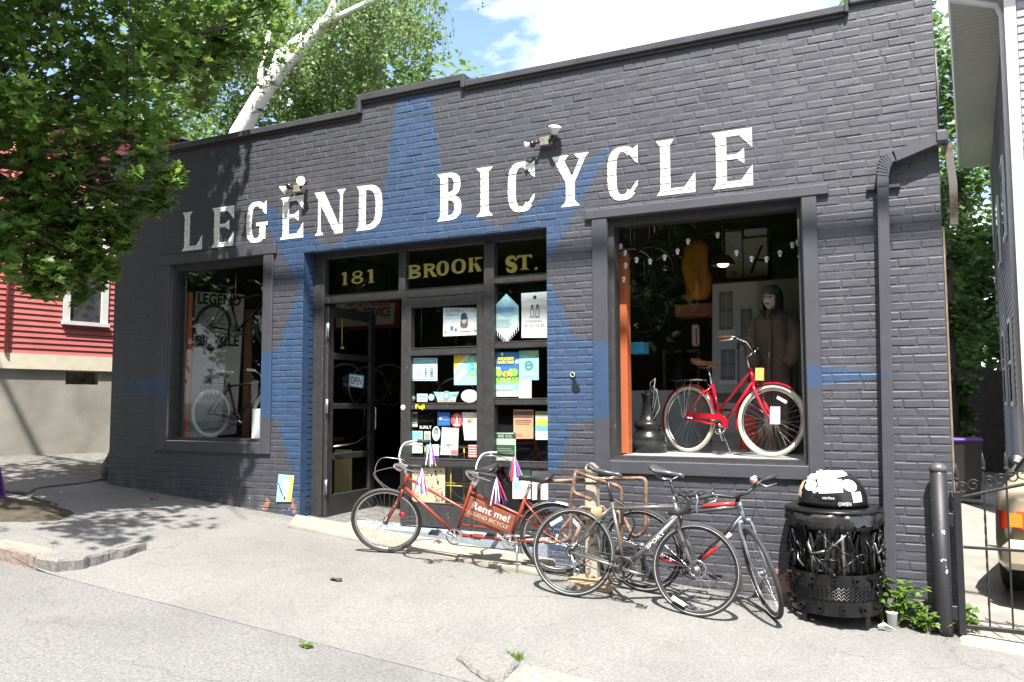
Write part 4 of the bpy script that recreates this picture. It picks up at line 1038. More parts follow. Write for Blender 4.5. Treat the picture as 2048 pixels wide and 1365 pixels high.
def rk(pts, Y):
    q = [FP(a, b, Y) for a, b in pts]; o = []
    for i in range(len(q)):
        if 0 < i < len(q)-1:
            d1 = (q[i-1]-q[i]); d2 = (q[i+1]-q[i]); l = min(.045, d1.length*.45, d2.length*.45); a = q[i]+d1.normalized()*l; b = q[i]+d2.normalized()*l
            for t in (0, .25, .5, .75, 1): o.append(a*(1-t)**2+q[i]*2*t*(1-t)+b*t*t)
        else: o.append(q[i])
    t = MB(); t.tube(o, .0165, 8); t.build('tube', m_rusttube, RK)
y = rp.y
rk([(1168,1022),(1120,1026),(1080,1028)], y-.05); rk([(1170,960),(1078,964),(1077,1052)], y-.09)
rk([(1182,1000),(1145,985),(1151,943),(1142,1000),(1140,1078),(1118,1085),(1090,1085)], y-.15); rk([(1205,1022),(1240,1022),(1243,1090),(1232,1104)], y-.13)
rk([(1205,958),(1292,957),(1291,1062),(1268,1078),(1240,1020)], y+.03); rk([(1150,944),(1190,958),(1243,975),(1244,1050)], y-.13); rk([(1160,1052),(1145,1090),(1120,1062),(1140,1040)], y-.1)
# ------------------------------------------------------------------ painted tile and stencil on the wall
def wallquad(px, Y=-.008):
    return [FP(a, b, Y) for a, b in px]
def slab_of(mb, q, th=.006, m=0):
    n = len(q); b = [v+Vector((0, th, 0)) for v in q]; mb.add(q+b, [tuple(range(n)), tuple(range(2*n-1, n-1, -1))]+[(i, n+i, n+(i+1) % n, (i+1) % n) for i in range(n)], m)
t = MB(); q = wallquad([(552,1004),(582,1004),(588,952),(557,949)], -.012); slab_of(t, q, .01)
PT = tag(t.build('painted_tile', PM(.28,.52,.62)), 'small blue and yellow painted board fixed low on the black wall', 'painting')
t = MB(); slab_of(t, wallquad([(572,1004),(582,1004),(588,953),(580,952)], -.0135), .001); t.build('print', PM(.55,.62,.14), PT)
t = MB(); t.ball(FP(568,992,-.0145), .05, 12, 0, (1,.02,.75)); t.ball(FP(572,972,-.0145), .065, 12, 0, (.8,.02,1)); t.build('print', PM(.55,.60,.66), PT)
t = MB(); t.tube([FP(557,966,-.016),FP(561,980,-.016),FP(566,992,-.016)], .005, 5); t.ball(FP(569,996,-.016), .014, 8, 0, (1,.1,1)); t.build('print', m_blackp, PT)
t = MB()
for a, b, rx, rz in ((1146,752,.028,.03),(1149,765,.022,.055),(1151,776,.038,.034),(1156,778,.02,.02)): t.lathe(FP(a,b,-.0062), [(rx,0),(.0005,.0006)], 16, 0, (0,-1,0), cap=False)
tag(t.build('stencil', PM(.012,.014,.02)), 'small black stencilled blob sprayed on the blue brick between door and window', 'graffiti')
t = MB(); t.torus(FP(1145,750,-.008), (0,1,0), .020, .005, 16, 4); o = t.build('stencil_ring', PM(.45,.48,.5)); tag(o, 'pale sprayed ring at the top of the small black stencil', 'graffiti')
# overhead cable that throws the band of shade across the wall
yc = -4.5; k = math.tan(SUN_EL)/math.cos(SUN_AZ); zc0 = 3.05+4.5*k
mb = MB(); mb.tube([(-24,yc,zc0+.25),(-12,yc,zc0+.05),(-4,yc,zc0),(2,yc,zc0-.02),(14,yc,zc0+.15)], .05, 8); tag(mb.build('overhead_cable', m_blackp), 'thick bundled overhead cable along the street that shades a band of the wall', 'cable')
for i, dx in enumerate((0, .09)):
    mb = MB(); a = CAM+ray(262+12*i, -60)*6.5; b = CAM+ray(250+12*i, 300)*9; mb.tube([a, (a+b)/2+Vector((0,0,-.05)), b], .005, 5)
    tag(mb.build('service_wire', m_blackp), 'thin black service wires running side by side through the maple leaves', 'wire', 'service wires in the maple')
# ------------------------------------------------------------------ bicycles
def V3(x, z, y=0.0): return Vector((x, y, z))
def frame_matrix(A, B, lean):
    """rear and front tyre contact -> matrix; lean in degrees, positive tips the bike to its left"""
    A, B = Vector(A), Vector(B); x = (B-A).normalized(); up = Vector((0,0,1)); y = up.cross(x).normalized(); z = x.cross(y)
    m = Matrix((x, y, z)).transposed().to_4x4()
    return Matrix.Translation(A) @ m @ Matrix.Rotation(R(-lean), 4, 'X'), (B-A).length
def place(e, mat): e.matrix_world = mat; e['_w'] = (0,0,0)
def make_wheel(par, c, r, T=None, tw=.032, tyre=m_rubber, rim=m_alu, spk=m_steel, n=28, stripe=None, hubm=m_alu, hw=.05, disc=False):
    T = T or Matrix()
    w = MB(); rr = r-tw*.92; w.lathe(c, [(rr,-tw*.30),(rr-.018,-tw*.22),(rr-.018,tw*.22),(rr,tw*.30),(rr,-tw*.30)], 56, 0, (0,1,0), cap=False); w.xf(T); W_ = w.build('wheel', rim, par, local=True)
    t = MB(); t.torus(c, (0,1,0), r-tw/2, tw/2, 60, 8); t.xf(T); t.build('tyre', tyre, W_, local=True)
    if stripe:
        t = MB()
        for s in (-1, 1): t.torus(Vector(c)+Vector((0,s*tw*.40,0)), (0,1,0), r-tw*.72, .0028, 60, 4)
        t.xf(T); t.build('sidewall_stripe', stripe, W_, local=True)
    s_ = MB()
    for i in range(n):
        a = 2*math.pi*i/n; side = 1 if i % 2 else -1; off = (.32 if (i//2) % 2 else -.32)
        s_.tube([Vector(c)+Vector((.022*math.cos(a+off*3), side*hw*.5, .022*math.sin(a+off*3))), Vector(c)+Vector(((rr-.012)*math.cos(a), 0, (rr-.012)*math.sin(a)))], .00125, 3, cap=False)
    s_.xf(T); s_.build('spokes', spk, W_, local=True)
    h = MB(); h.lathe(Vector(c)-Vector((0,hw*.75,0)), [(.006,0),(.010,.004),(.010,.012),(.026,.014),(.026,.018),(.014,.024),(.014,hw*1.5-.024),(.026,hw*1.5-.018),(.026,hw*1.5-.014),(.010,hw*1.5-.012),(.006,hw*1.5)], 14, 0, (0,1,0)); h.xf(T); h.build('hub', hubm, W_, local=True)
    if disc:
        d = MB(); d.torus(Vector(c)+Vector((0,disc,0)), (0,1,0), .062, .009, 26, 4, 0, .12); d.xf(T); d.build('brake_disc', m_steel, W_, local=True)
    return W_
def saddle(par, p, mat, L_=.27, wr=.15, T=None, tilt=0.0, h=.055):
    T = T or Matrix(); mb = MB(); n = 12; vs = []; k = 11
    for i in range(k):
        f = i/(k-1); x = L_*(f-.55); hw = wr/2*(1-sstep(.15, .62, f))+.019*sstep(.15, .62, f); hw *= (.55 if i == 0 else 1)*(.5 if i == k-1 else 1)
        zt = .012*math.cos(f*3.6)+(.016 if f < .12 else 0)-(.012 if i == k-1 else 0); hh = h*(1-.35*f)
        for j in range(n):
            a = 2*math.pi*j/n; y = hw*math.cos(a); z = math.sin(a); z = (.018*z if z > 0 else hh*.7*z*(.55+.45*abs(math.cos(a)))); vs.append(Vector(p)+Vector((x, y, zt+z-x*math.tan(tilt)*-1)))
    fs = [(i*n+j, (i+1)*n+j, (i+1)*n+(j+1) % n, i*n+(j+1) % n) for i in range(k-1) for j in range(n)]+[tuple(range(n)), tuple(range(k*n-1, (k-1)*n-1, -1))]
    mb.add(vs, fs, 0, True); mb.xf(T); S_ = mb.build('saddle', mat, par, local=True)
    r_ = MB()
    for s in (-1, 1): r_.tube([Vector(p)+Vector((-.10,s*.03,-.03)), Vector(p)+Vector((-.06,s*.022,-.052)), Vector(p)+Vector((.03,s*.022,-.052)), Vector(p)+Vector((.10,s*.008,-.012))], .0035, 5)
    r_.xf(T); r_.build('saddle_rails', m_steel, S_, local=True); return S_
def crankset(par, bb, side, teeth_r, ang, ringm=m_alu, armm=m_alu, L_=.17, pedals=True, tri=False, pm=m_blackp):
    """chainring on `side` (y sign), crank arms at ang"""
    c = MB(); yy = side*.045
    for k, rr in enumerate((teeth_r, teeth_r*.76) if tri else (teeth_r,)):
        c.lathe(Vector(bb)+Vector((0,yy-side*.008*k,0)), [(rr-.014,0),(rr,0),(rr,.003),(rr-.014,.003),(rr-.014,0)], 40, 0, (0,side,0), cap=False)
    for i in range(5):
        a = ang+2*math.pi*i/5; c.obox(Vector(bb)+Vector((teeth_r*.46*math.cos(a), yy+side*.001, teeth_r*.46*math.sin(a))), Vector((math.cos(a),0,math.sin(a)))*teeth_r*.46, Vector((-math.sin(a),0,math.cos(a)))*.008, (0,.003,0))
    c.cyl(Vector(bb)+Vector((0,-.06,0)), Vector(bb)+Vector((0,.06,0)), .016, n=12); CR = c.build('crankset', ringm, par, local=True)
    for s, a in ((side, ang), (-side, ang+math.pi)):
        d = Vector((math.cos(a),0,math.sin(a))); e = Vector(bb)+Vector((0,s*.068,0)); t = MB(); t.tube([e, e+d*L_*.5, e+d*L_], [.014,.011,.012], 8); ar = t.build('crank_arm', armm, CR, local=True)
        if pedals:
            p = e+d*L_+Vector((0,s*.055,0)); t = MB(); t.cyl(e+d*L_, p, .006, n=6)
            t.obox(p+Vector((.036,0,0)), (.005,0,0), (0,.042,0), (0,0,.009)); t.obox(p-Vector((.036,0,0)), (.005,0,0), (0,.042,0), (0,0,.009)); t.obox(p, (.03,0,0), (0,.010,0), (0,0,.011)); t.obox(p+Vector((0,.036,0)), (.03,0,0), (0,.004,0), (0,0,.007)); t.obox(p-Vector((0,.036,0)), (.03,0,0), (0,.004,0), (0,0,.007))
            t.build('pedal', pm, CR, local=True)
    return CR
def chain_loop(par, a, ra, b, rb, y, mat=m_rubber_b, r=.0042):
    q = []; a, b = Vector(a), Vector(b)
    for i in range(15): t = math.pi/2+math.pi*i/14; q.append(a+Vector((ra*math.cos(t), y, ra*math.sin(t))))
    for i in range(15): t = -math.pi/2+math.pi*i/14; q.append(b+Vector((rb*math.cos(t), y, rb*math.sin(t))))
    t = MB(); t.tube(q, r, 5, 0, True); return t.build('chain', mat, par, local=True)
def fender(par, c, r, a0, a1, w, mat, T=None, th=.004):
    mb = MB(); n = 28; vs = []
    for i in range(n+1):
        a = a0+(a1-a0)*i/n; d = Vector((math.cos(a),0,math.sin(a)))
        for y, dr in ((-w/2,-.012),(-w*.3,0),(w*.3,0),(w/2,-.012)): vs.append(Vector(c)+d*(r+dr)+Vector((0,y,0)))
    mb.add(vs, [(i*4+j, (i+1)*4+j, (i+1)*4+j+1, i*4+j+1) for i in range(n) for j in range(3)], 0, True); mb.xf(T or Matrix()); return mb.build('mudguard', mat, par, local=True)
def geo(wb, r, bbx, bbz, st_ang, st_len, head_ang, fork_l, ht_len, rake=.045):
    g = {}; g['RH'] = V3(0, r); g['FH'] = V3(wb, r); g['BB'] = V3(bbx, bbz)
    s = V3(-math.cos(R(st_ang)), math.sin(R(st_ang))); g['s'] = s; g['SC'] = g['BB']+s*st_len
    a = V3(-math.cos(R(head_ang)), math.sin(R(head_ang))); g['a'] = a; n = V3(math.sin(R(head_ang)), math.cos(R(head_ang)))
    g['HB'] = g['FH']-n*rake+a*fork_l; g['HT'] = g['HB']+a*ht_len; return g
def steer(g, deg): return Matrix.Translation(g['HB']) @ Matrix.Rotation(R(deg), 4, g['a']) @ Matrix.Translation(-g['HB'])
def tube_part(par, name, pts, r, mat, T=None, n=10):
    t = MB(); t.tube(pts, r, n); t.xf(T or Matrix()); return t.build(name, mat, par, local=True)
def fork(par, g, T, mat, r=.012, w=.05, cw=.06):
    t = MB()
    crown = g['HB']-g['a']*.01
    for s in (-1, 1):
        sh = crown-g['a']*.02+Vector((0,s*w,0)); t.tube([crown, crown+Vector((0,s*w*.75,.004)), sh-g['a']*.03, sh.lerp(g['FH']+Vector((0,s*w,0)), .6)+Vector((-.008,0,0)), g['FH']+Vector((0,s*w,0))], [r*1.2,r*1.2,r*1.1,r,r*.75], 8)
    t.cyl(crown-g['a']*.012, crown+g['a']*.02, .019); t.xf(T); return t.build('fork', mat, par, local=True)
def stays(par, g, mat, r=.008, w=.055, y0=.02):
    for s in (-1, 1):
        tube_part(par, 'seat_stay', [g['SC']+Vector((0,s*y0,-.03)), g['SC'].lerp(g['RH'], .3)+Vector((0,s*w*.85,0)), g['RH']+Vector((0,s*w,0))], r, mat)
        tube_part(par, 'chain_stay', [g['BB']+Vector((0,s*y0*1.4,0)), g['BB'].lerp(g['RH'], .35)+Vector((0,s*w*.8,0)), g['RH']+Vector((0,s*w,0))], r*1.25, mat)
def text_on_tube(par, s, a, b, r, size, mat, side, f0=.3, f1=.7):
    """word along a tube on one flank"""
    a, b = Vector(a), Vector(b); d = b-a; up = Vector((-d.z,0,d.x)).normalized() if d.x > 0 else Vector((d.z,0,-d.x)).normalized()
    t = MB(); o = a+d*f0-up*size/2+Vector((0,side*(r+.0015),0)); ux = d*(f1-f0)
    if d.x*side > 0: o = a+d*f1-up*size/2+Vector((0,side*(r+.0015),0)); ux = -ux
    put_text(t, s, o, ux, up*size, 0); return t.build('decal', mat, par, local=True)
m_reflect = M('pale_reflector', (.72,.72,.72), .3, 0, .5); m_stripe = M('reflective_sidewall', (.50,.50,.50), .35, .2, .5)

# ---- grey road bike leaning at the rack
m_gun = M('gunmetal_paint', (.15,.145,.135), .3, .5, .5, .06)
mat_, wb = frame_matrix(GP(1138,1193), GP(1386,1234), 6)
RB_ = thing('road_bicycle', 'gunmetal grey road bicycle with drop handlebars parked in front of the rack', 'bicycle'); place(RB_, mat_)
g = geo(wb, .343, .425, .275, 73.5, .50, 72.5, .385, .125); T = steer(g, -9)
make_wheel(RB_, g['RH'], .343, None, .030, m_rubber_b, m_blackp, m_steel, 28, m_stripe, m_alu, .06, .03); make_wheel(RB_, g['FH'], .343, T, .030, m_rubber_b, m_blackp, m_steel, 24, m_stripe, m_alu, .05, .03)
tube_part(RB_, 'top_tube', [g['SC']-g['s']*.04, g['HT']-g['a']*.03], .0155, m_gun); tube_part(RB_, 'down_tube', [g['BB'], g['HB']+g['a']*.02], .0215, m_gun); tube_part(RB_, 'seat_tube', [g['BB'], g['SC']+g['s']*.01], .016, m_gun)
tube_part(RB_, 'head_tube', [g['HB'], g['HT']], .0205, m_gun); stays(RB_, g, m_gun, .0085, .062); fork(RB_, g, T, m_gun, .0145, .048)
text_on_tube(RB_, 'SPORT', g['BB'], g['HB'], .0215, .026, m_paper, -1, .42, .74)
tube_part(RB_, 'seat_post', [g['SC'], g['SC']+g['s']*.20], .0135, m_blackp); saddle(RB_, g['SC']+g['s']*.235+V3(.0,.015), M('grey_black_saddle', (.045,.045,.05), .38), .28, .14)
st1 = g['HT']+g['a']*.05; st2 = st1+V3(.095, .035); tube_part(RB_, 'stem', [g['HT'], st1], .014, m_alu, T); tube_part(RB_, 'stem', [st1, st2], .0155, m_alu, T)
for s in (-1, 1):
    q = [st2, st2+Vector((0,s*.12,.002)), st2+Vector((.012,s*.19,0)), st2+Vector((.075,s*.205,-.012)), st2+Vector((.105,s*.207,-.045)), st2+Vector((.088,s*.21,-.105)), st2+Vector((.03,s*.215,-.14)), st2+Vector((-.05,s*.22,-.148))]
    h_ = tube_part(RB_, 'handlebar', q, [.013,.015,.016,.016,.016,.016,.016,.016], m_blackp, T)
    c = st2+Vector((.10,s*.205,-.005)); t = MB(); t.tube([c+Vector((-.03,0,-.006)), c+Vector((.03,0,.012)), c+Vector((.055,0,.045))], [.017,.019,.012], 8); t.xf(T); t.build('brake_hood', m_rubber, h_, local=True)
    t = MB(); t.tube([c+Vector((.045,0,.02)), c+Vector((.062,s*.008,-.02)), c+Vector((.055,s*.014,-.075)), c+Vector((.072,s*.016,-.125))], [.009,.008,.007,.005], 6); t.xf(T); t.build('brake_lever', m_alu, h_, local=True)
    t = MB(); t.tube([c+Vector((-.01,0,.0)), c+Vector((-.06,-s*.03,-.05)), g['HT']+g['a']*.0+Vector((.05,s*.03,-.03)), g['HB']+Vector((.03,s*.02,-.05))], .0025, 5); t.xf(T); t.build('brake_cable', m_blackp, h_, local=True)
crankset(RB_, g['BB'], -1, .092, R(-8), m_blackp, m_alu, tri=True); chain_loop(RB_, g['RH'], .05, g['BB'], .085, -.048)
for k in range(6):
    t = MB(); t.torus(g['RH']+Vector((0,-.030-.0035*k,0)), (0,1,0), .058-.005*k, .003, 26, 4); t.build('sprocket', m_alu, RB_, local=True)
t = MB(); t.tube([g['RH']+Vector((.0,-.055,-.01)), V3(.03,.26,-.06), V3(.055,.20,-.058)], [.011,.013,.010], 7); t.torus(V3(.03,.255,-.06), (0,1,0), .024, .005, 14, 5); t.torus(V3(.058,.20,-.058), (0,1,0), .024, .005, 14, 5); t.build('derailleur', m_alu, RB_, local=True)
t = MB(); t.tube([g['SC']+g['s']*.02+Vector((-.02,0,.0)), g['SC']+V3(.02,.03), g['SC']+Vector((.14,.02,-.03)), g['SC']+Vector((.19,.02,-.14)), V3(.42,.48,.05)], .008, 6); t.build('cable_lock', m_blackp, RB_, local=True)
for (cx, f) in ((0, 2.2), (wb, -2.0)):
    a = f; t = MB(); c = V3(cx,.343); d = Vector((math.cos(a),0,math.sin(a))); e = Vector((-d.z,0,d.x)); t.obox(c+d*.27+Vector((0,-.012,0)), e*.055, (0,.004,0), d*.014); t.build('spoke_reflector', m_reflect, RB_, local=True)

# ---- silver and red hybrid against the wall
m_hyb = M('silver_black_paint', (.10,.10,.11), .28, .5, .5, .05); m_hybfork = M('silver_fork', (.33,.35,.39), .25, .7, .5, .05); m_hred = M('hybrid_red', (.55,.03,.03), .3, 0, .5); m_hwhite = M('hybrid_white', (.72,.72,.72), .35)
mat_, wb = frame_matrix(GP(1282,1183), GP(1524,1231), -7)
HB_ = thing('hybrid_bicycle', 'silver and red flat bar bicycle propped against the brick with its front wheel turned', 'bicycle'); place(HB_, mat_)
wb = max(.98, min(1.08, wb)); g = geo(wb, .345, .43, .28, 73, .46, 71.5, .40, .13); T = steer(g, -58)
make_wheel(HB_, g['RH'], .345, None, .036, m_rubber, m_blackp, m_steel, 28, m_stripe, m_alu, .06); make_wheel(HB_, g['FH'], .345, T, .036, m_rubber, m_blackp, m_steel, 28, m_stripe, m_alu, .055)
tube_part(HB_, 'top_tube', [g['SC']-g['s']*.03, g['HT']-g['a']*.025], .0165, m_hyb); tube_part(HB_, 'down_tube', [g['BB'], g['HB']+g['a']*.03], .0225, m_hyb); tube_part(HB_, 'seat_tube', [g['BB'], g['SC']+g['s']*.015], .0165, m_hybfork)
tube_part(HB_, 'head_tube', [g['HB']-g['a']*.02, g['HT']+g['a']*.015], .022, m_hybfork); stays(HB_, g, m_hyb, .009, .064); fork(HB_, g, T, m_hybfork, .0135, .05)
d = g['HB']-g['BB']
t = MB(); t.tube([g['BB']+d*.12, g['BB']+d*.48], .0233, 10); t.build('painted_panel', m_hred, HB_, local=True)
t = MB(); t.tube([g['BB']+d*.48, g['BB']+d*.74], .0232, 10); t.build('painted_panel', m_hwhite, HB_, local=True)
t = MB(); d2 = g['HT']-g['SC']; t.tube([g['SC']+d2*.42+V3(0,.004), g['SC']+d2*.96+V3(0,.003-.025*0)], .0155, 8); t.build('painted_panel', m_hred, HB_, local=True)
tube_part(HB_, 'chain_stay_panel', [g['BB'].lerp(g['RH'],.2)+Vector((0,-.045,.004)), g['BB'].lerp(g['RH'],.6)+Vector((0,-.062,.004))], .0105, m_hred)
tube_part(HB_, 'seat_post', [g['SC'], g['SC']+g['s']*.25], .0135, m_blackp); saddle(HB_, g['SC']+g['s']*.28+V3(.0,.02), M('silver_black_saddle', (.06,.062,.068), .32), .28, .15)
st1 = g['HT']+g['a']*.06; st2 = st1+V3(.07, .035); tube_part(HB_, 'stem', [g['HT'], st1, st2], .017, m_blackp, T)
for s in (-1, 1):
    q = [st2, st2+Vector((.01,s*.06,.004)), st2+Vector((.005,s*.15,.045)), st2+Vector((-.02,s*.19,.05)), st2+Vector((-.045,s*.30,.045))]
    h_ = tube_part(HB_, 'handlebar', q, .0125, m_blackp, T)
    t = MB(); t.tube([st2+Vector((-.025,s*.20,.05)), st2+Vector((-.05,s*.32,.044))], .0165, 10); t.xf(T); t.build('grip', m_rubber, h_, local=True)
    t = MB(); t.tube([st2+Vector((.01,s*.17,.045)), st2+Vector((.045,s*.20,.03)), st2+Vector((.02,s*.29,.018))], [.009,.007,.005], 6); t.xf(T); t.build('brake_lever', m_alu, h_, local=True)
    t = MB(); t.tube([st2+Vector((.02,s*.17,.045)), st2+Vector((.12,s*.10,.02)), st2+Vector((.11,s*.03,-.16)), g['HB']+Vector((.04,s*.02,-.02))], .0025, 5); t.xf(T); t.build('brake_cable', m_blackp, h_, local=True)
    if s < 0:
        t = MB(); c = st2+Vector((.0,-s*.13,.085)); t.ball(c, .030, 14, 0, (1,1,.95)); t.ball(c+Vector((.0,.014,.018)), .017, 10); t.ball(c+Vector((.012,-.014,.016)), .017, 10); t.xf(T); t.build('bell', M('pink_bell', (.62,.28,.24), .4, 0, .5, .3, 40), HB_, local=True)
crankset(HB_, g['BB'], -1, .088, R(150), m_blackp, m_blackp, tri=True); chain_loop(HB_, g['RH'], .048, g['BB'], .08, -.048)
for k in range(6):
    t = MB(); t.torus(g['RH']+Vector((0,-.030-.0035*k,0)), (0,1,0), .060-.006*k, .003, 24, 4); t.build('sprocket', m_alu, HB_, local=True)
t = MB(); t.tube([g['RH']+Vector((.0,-.055,-.01)), V3(.03,.26,-.06), V3(.055,.20,-.058)], [.011,.013,.010], 7); t.torus(V3(.05,.21,-.058), (0,1,0), .026, .006, 14, 5); t.build('derailleur', m_blackp, HB_, local=True)

# ---- brown-red tandem
m_tan = M('tandem_red_brown', (.235,.042,.027), .32, .15, .5, .12, 10); m_tboard = M('sign_brown', (.36,.10,.05), .45, 0, .4, .08); m_chrome = M('chrome', (.72,.72,.72), .12, 1, .5, .05)
A_ = GP(1112,1147); B_ = GP(776,1107)
mat_, wb = frame_matrix(A_, B_, 15)
TD = thing('tandem_bicycle', 'brown red tandem bicycle with streamers and a Rent me sign by the shop door', 'bicycle'); place(TD, mat_)
r = .322
g = geo(wb, r, .40, .265, 72, .48, 70, .36, .13, .05); T = steer(g, 14)
wt = M('aged_tyre', (.05,.047,.043), .7, 0, .4, .2); make_wheel(TD, g['RH'], r, None, .034, wt, m_steel, m_steel, 36, None, m_alu, .06); make_wheel(TD, g['FH'], r, T, .034, wt, m_steel, m_steel, 36, None, m_alu, .06)
BF = V3(wb-.66, .255); BR_ = g['BB']; s = g['s']
SF = BF+s*.50; SR_ = BR_+s*.42
HTl = g['HT']; HBl = g['HB']+g['a']*.02
tube_part(TD, 'seat_tube', [BF, SF], .0155, m_tan); tube_part(TD, 'seat_tube', [BR_, SR_], .0155, m_tan); tube_part(TD, 'head_tube', [g['HB']-g['a']*.01, g['HT']+g['a']*.015], .019, m_tan)
tube_part(TD, 'keel_tube', [BF, BR_], .0165, m_tan); tube_part(TD, 'down_tube', [HBl, BF], .0155, m_tan)
t1 = HTl-g['a']*.02; tube_part(TD, 'lateral_tube', [t1, BF+s*.26, BR_+V3(.05,.02)], .0125, m_tan); tube_part(TD, 'top_tube', [SF-s*.06, SR_-s*.17, g['RH']+Vector((0,.03,.02))], .0125, m_tan)
tube_part(TD, 'lower_brace', [BF+s*.10, BR_+s*.10], .0105, m_tan)
for sd in (-1, 1):
    tube_part(TD, 'seat_stay', [SR_+Vector((0,sd*.02,-.03)), SR_.lerp(g['RH'],.4)+Vector((0,sd*.05,0)), g['RH']+Vector((0,sd*.058,0))], .0085, m_tan); tube_part(TD, 'chain_stay', [BR_+Vector((0,sd*.025,0)), g['RH']+Vector((0,sd*.058,0))], .0105, m_tan)
fork(TD, g, T, m_tan, .0135, .05)
for k in (.35, .45):
    c = g['HB'].lerp(g['FH'], k); t = MB(); t.tube([c+Vector((-.004,.05,.0))+V3(0,.008), c+Vector((-.004,.05,0))-V3(0,.008)], .0145, 8); t.xf(T); t.build('fork_band', m_chrome, TD, local=True)
fender(TD, g['RH'], r+.022, R(20), R(205), .055, m_chrome)
# sign board between the seat tubes
u0, u1 = SF-s*.10, BF+s*.21; v0, v1 = SR_-s*.19, BR_+s*.055
ins = .035; L0 = u0.lerp(v0,.04); L1 = u1.lerp(v1,.04); R0 = u0.lerp(v0,.95); R1 = u1.lerp(v1,.95)
t = MB(); q = [L1, R1, R0, L0]; a_ = [p+Vector((0,.012,0)) for p in q]; b_ = [p-Vector((0,.012,0)) for p in q]
t.add(a_+b_, [(3,2,1,0),(4,5,6,7)]+[(i,(i+1) % 4,4+(i+1) % 4,4+i) for i in range(4)]); SB = t.build('rental_sign', m_tboard, TD, local=True)
ux = (R1-L1); uz = ((L0-L1)+(R0-R1))*.5; yo = Vector((0,.0138,0))
t = MB(); put_text(t, 'Rent me!', L1+ux*.09+uz*.50+yo, ux*.80, uz*.36, 0, .005); t.build('sign_lettering', m_paper, SB, local=True)
t = MB(); put_text(t, 'LEGEND BICYCLE', L1+ux*.06+uz*.16+yo, ux*.86, uz*.20, 0, .0025); t.build('sign_lettering', M('cream_letter', (.62,.55,.45), .5), SB, local=True)
t = MB()
for zf in (.42, .08): put_text(t, 'daily and hourly rentals', L1+ux*.30+uz*zf+yo, ux*.42, uz*.035, 0)
t.build('sign_lettering', M('cream_letter', (.62,.55,.45), .5), SB, local=True)
# saddles, bars, streamers
tube_part(TD, 'seat_post', [SF, SF+s*.07], .013, m_chrome); 
saddle(TD, SF+s*.13+V3(-.02,.02), m_leather, .30, .20, None, -.12, .08)
tube_part(TD, 'seat_post', [SR_, SR_+s*.14], .013, m_chrome); saddle(TD, SR_+s*.18+V3(-.02,.02), m_leather, .29, .19, None, .02, .08)
m_str = [M('streamer_red', (.62,.03,.07), .35), M('streamer_blue', (.12,.10,.50), .35), M('streamer_white', (.72,.72,.76), .35)]
def upbar(par, base, stem_top, T_, rise, back, w, streamers):
    tube_part(par, 'stem', [base, stem_top], .0125, m_chrome, T_)
    for sd in (-1, 1):
        q = [stem_top, stem_top+Vector((.03,sd*.05,.0)), stem_top+Vector((.06,sd*w*.45,rise*.45)), stem_top+Vector((.03,sd*w*.8,rise*.95)), stem_top+Vector((-.06,sd*w,rise)), stem_top+Vector((-back,sd*w*1.02,rise*.93))]
        sm = []
        for i in range(len(q)-1):
            p0 = q[max(i-1,0)]; p1 = q[i]; p2 = q[i+1]; p3 = q[min(i+2,len(q)-1)]
            for u in range(5):
                t_ = u/5; sm.append(.5*((2*p1)+(p2-p0)*t_+(2*p0-5*p1+4*p2-p3)*t_*t_+(3*p1-p0-3*p2+p3)*t_**3))
        sm.append(q[-1]); h_ = tube_part(par, 'handlebar', sm, .0115, m_chrome, T_)
        e = q[-1]; f_ = q[-2].lerp(e, .15); t = MB(); t.tube([f_, e], .016, 10); t.xf(T_); t.build('grip', m_rubber, h_, local=True)
        t = MB(); t.tube([q[3]+Vector((-.01,0,-.01)), q[4]+Vector((.0,sd*.0,-.03)), e+Vector((.05,0,-.045))], [.008,.006,.004], 6); t.xf(T_); t.build('brake_lever', m_chrome, h_, local=True)
        if streamers:
            tip = (T_ or Matrix()) @ e; rg = random.Random(int(abs(tip.x)*1000)+sd)
            dn = (TD.matrix_world.to_3x3().inverted() @ Vector((0,0,-1))).normalized(); sdv = Vector((-1,0,0))
            for ci, mm in enumerate(m_str):
                t = MB()
                for k in range(9):
                    l = rg.uniform(.16,.23); o = Vector((rg.uniform(-.035,.035), rg.uniform(-.035,.035), 0)); sp = sdv*rg.uniform(-.03,.05)
                    a = tip; b = tip+dn*l*.35+o*.5+sp*.4; c = tip+dn*l+o*1.3+sp
                    wv = Vector((rg.uniform(-1,1), rg.uniform(-1,1), 0)).normalized()*.004
                    t.add([a-wv*.5, a+wv*.5, b+wv, c+wv, c-wv, b-wv], [(0,1,2,5), (5,2,3,4)])
                t.build('streamer', mm, h_, local=True)
    return q
stp = g['HT']+g['a']*.05; upbar(TD, g['HT'], stp+V3(.04,.03), T, .14, .20, .27, True)
rb0 = SF+s*.02; upbar(TD, SF-s*.02+V3(-.02,0), rb0+V3(-.06,.05), Matrix(), .15, .24, .27, True)
tube_part(TD, 'rear_stem', [SF-s*.01, rb0+V3(-.06,.05)], .012, m_chrome)
t = MB(); c = stp+V3(.07,.055); t.ball(c, .03, 12, 0, (1,1,.8)); t.xf(T); t.build('bell', rusty('brass_bell', (.45,.25,.12), .5), TD, local=True)
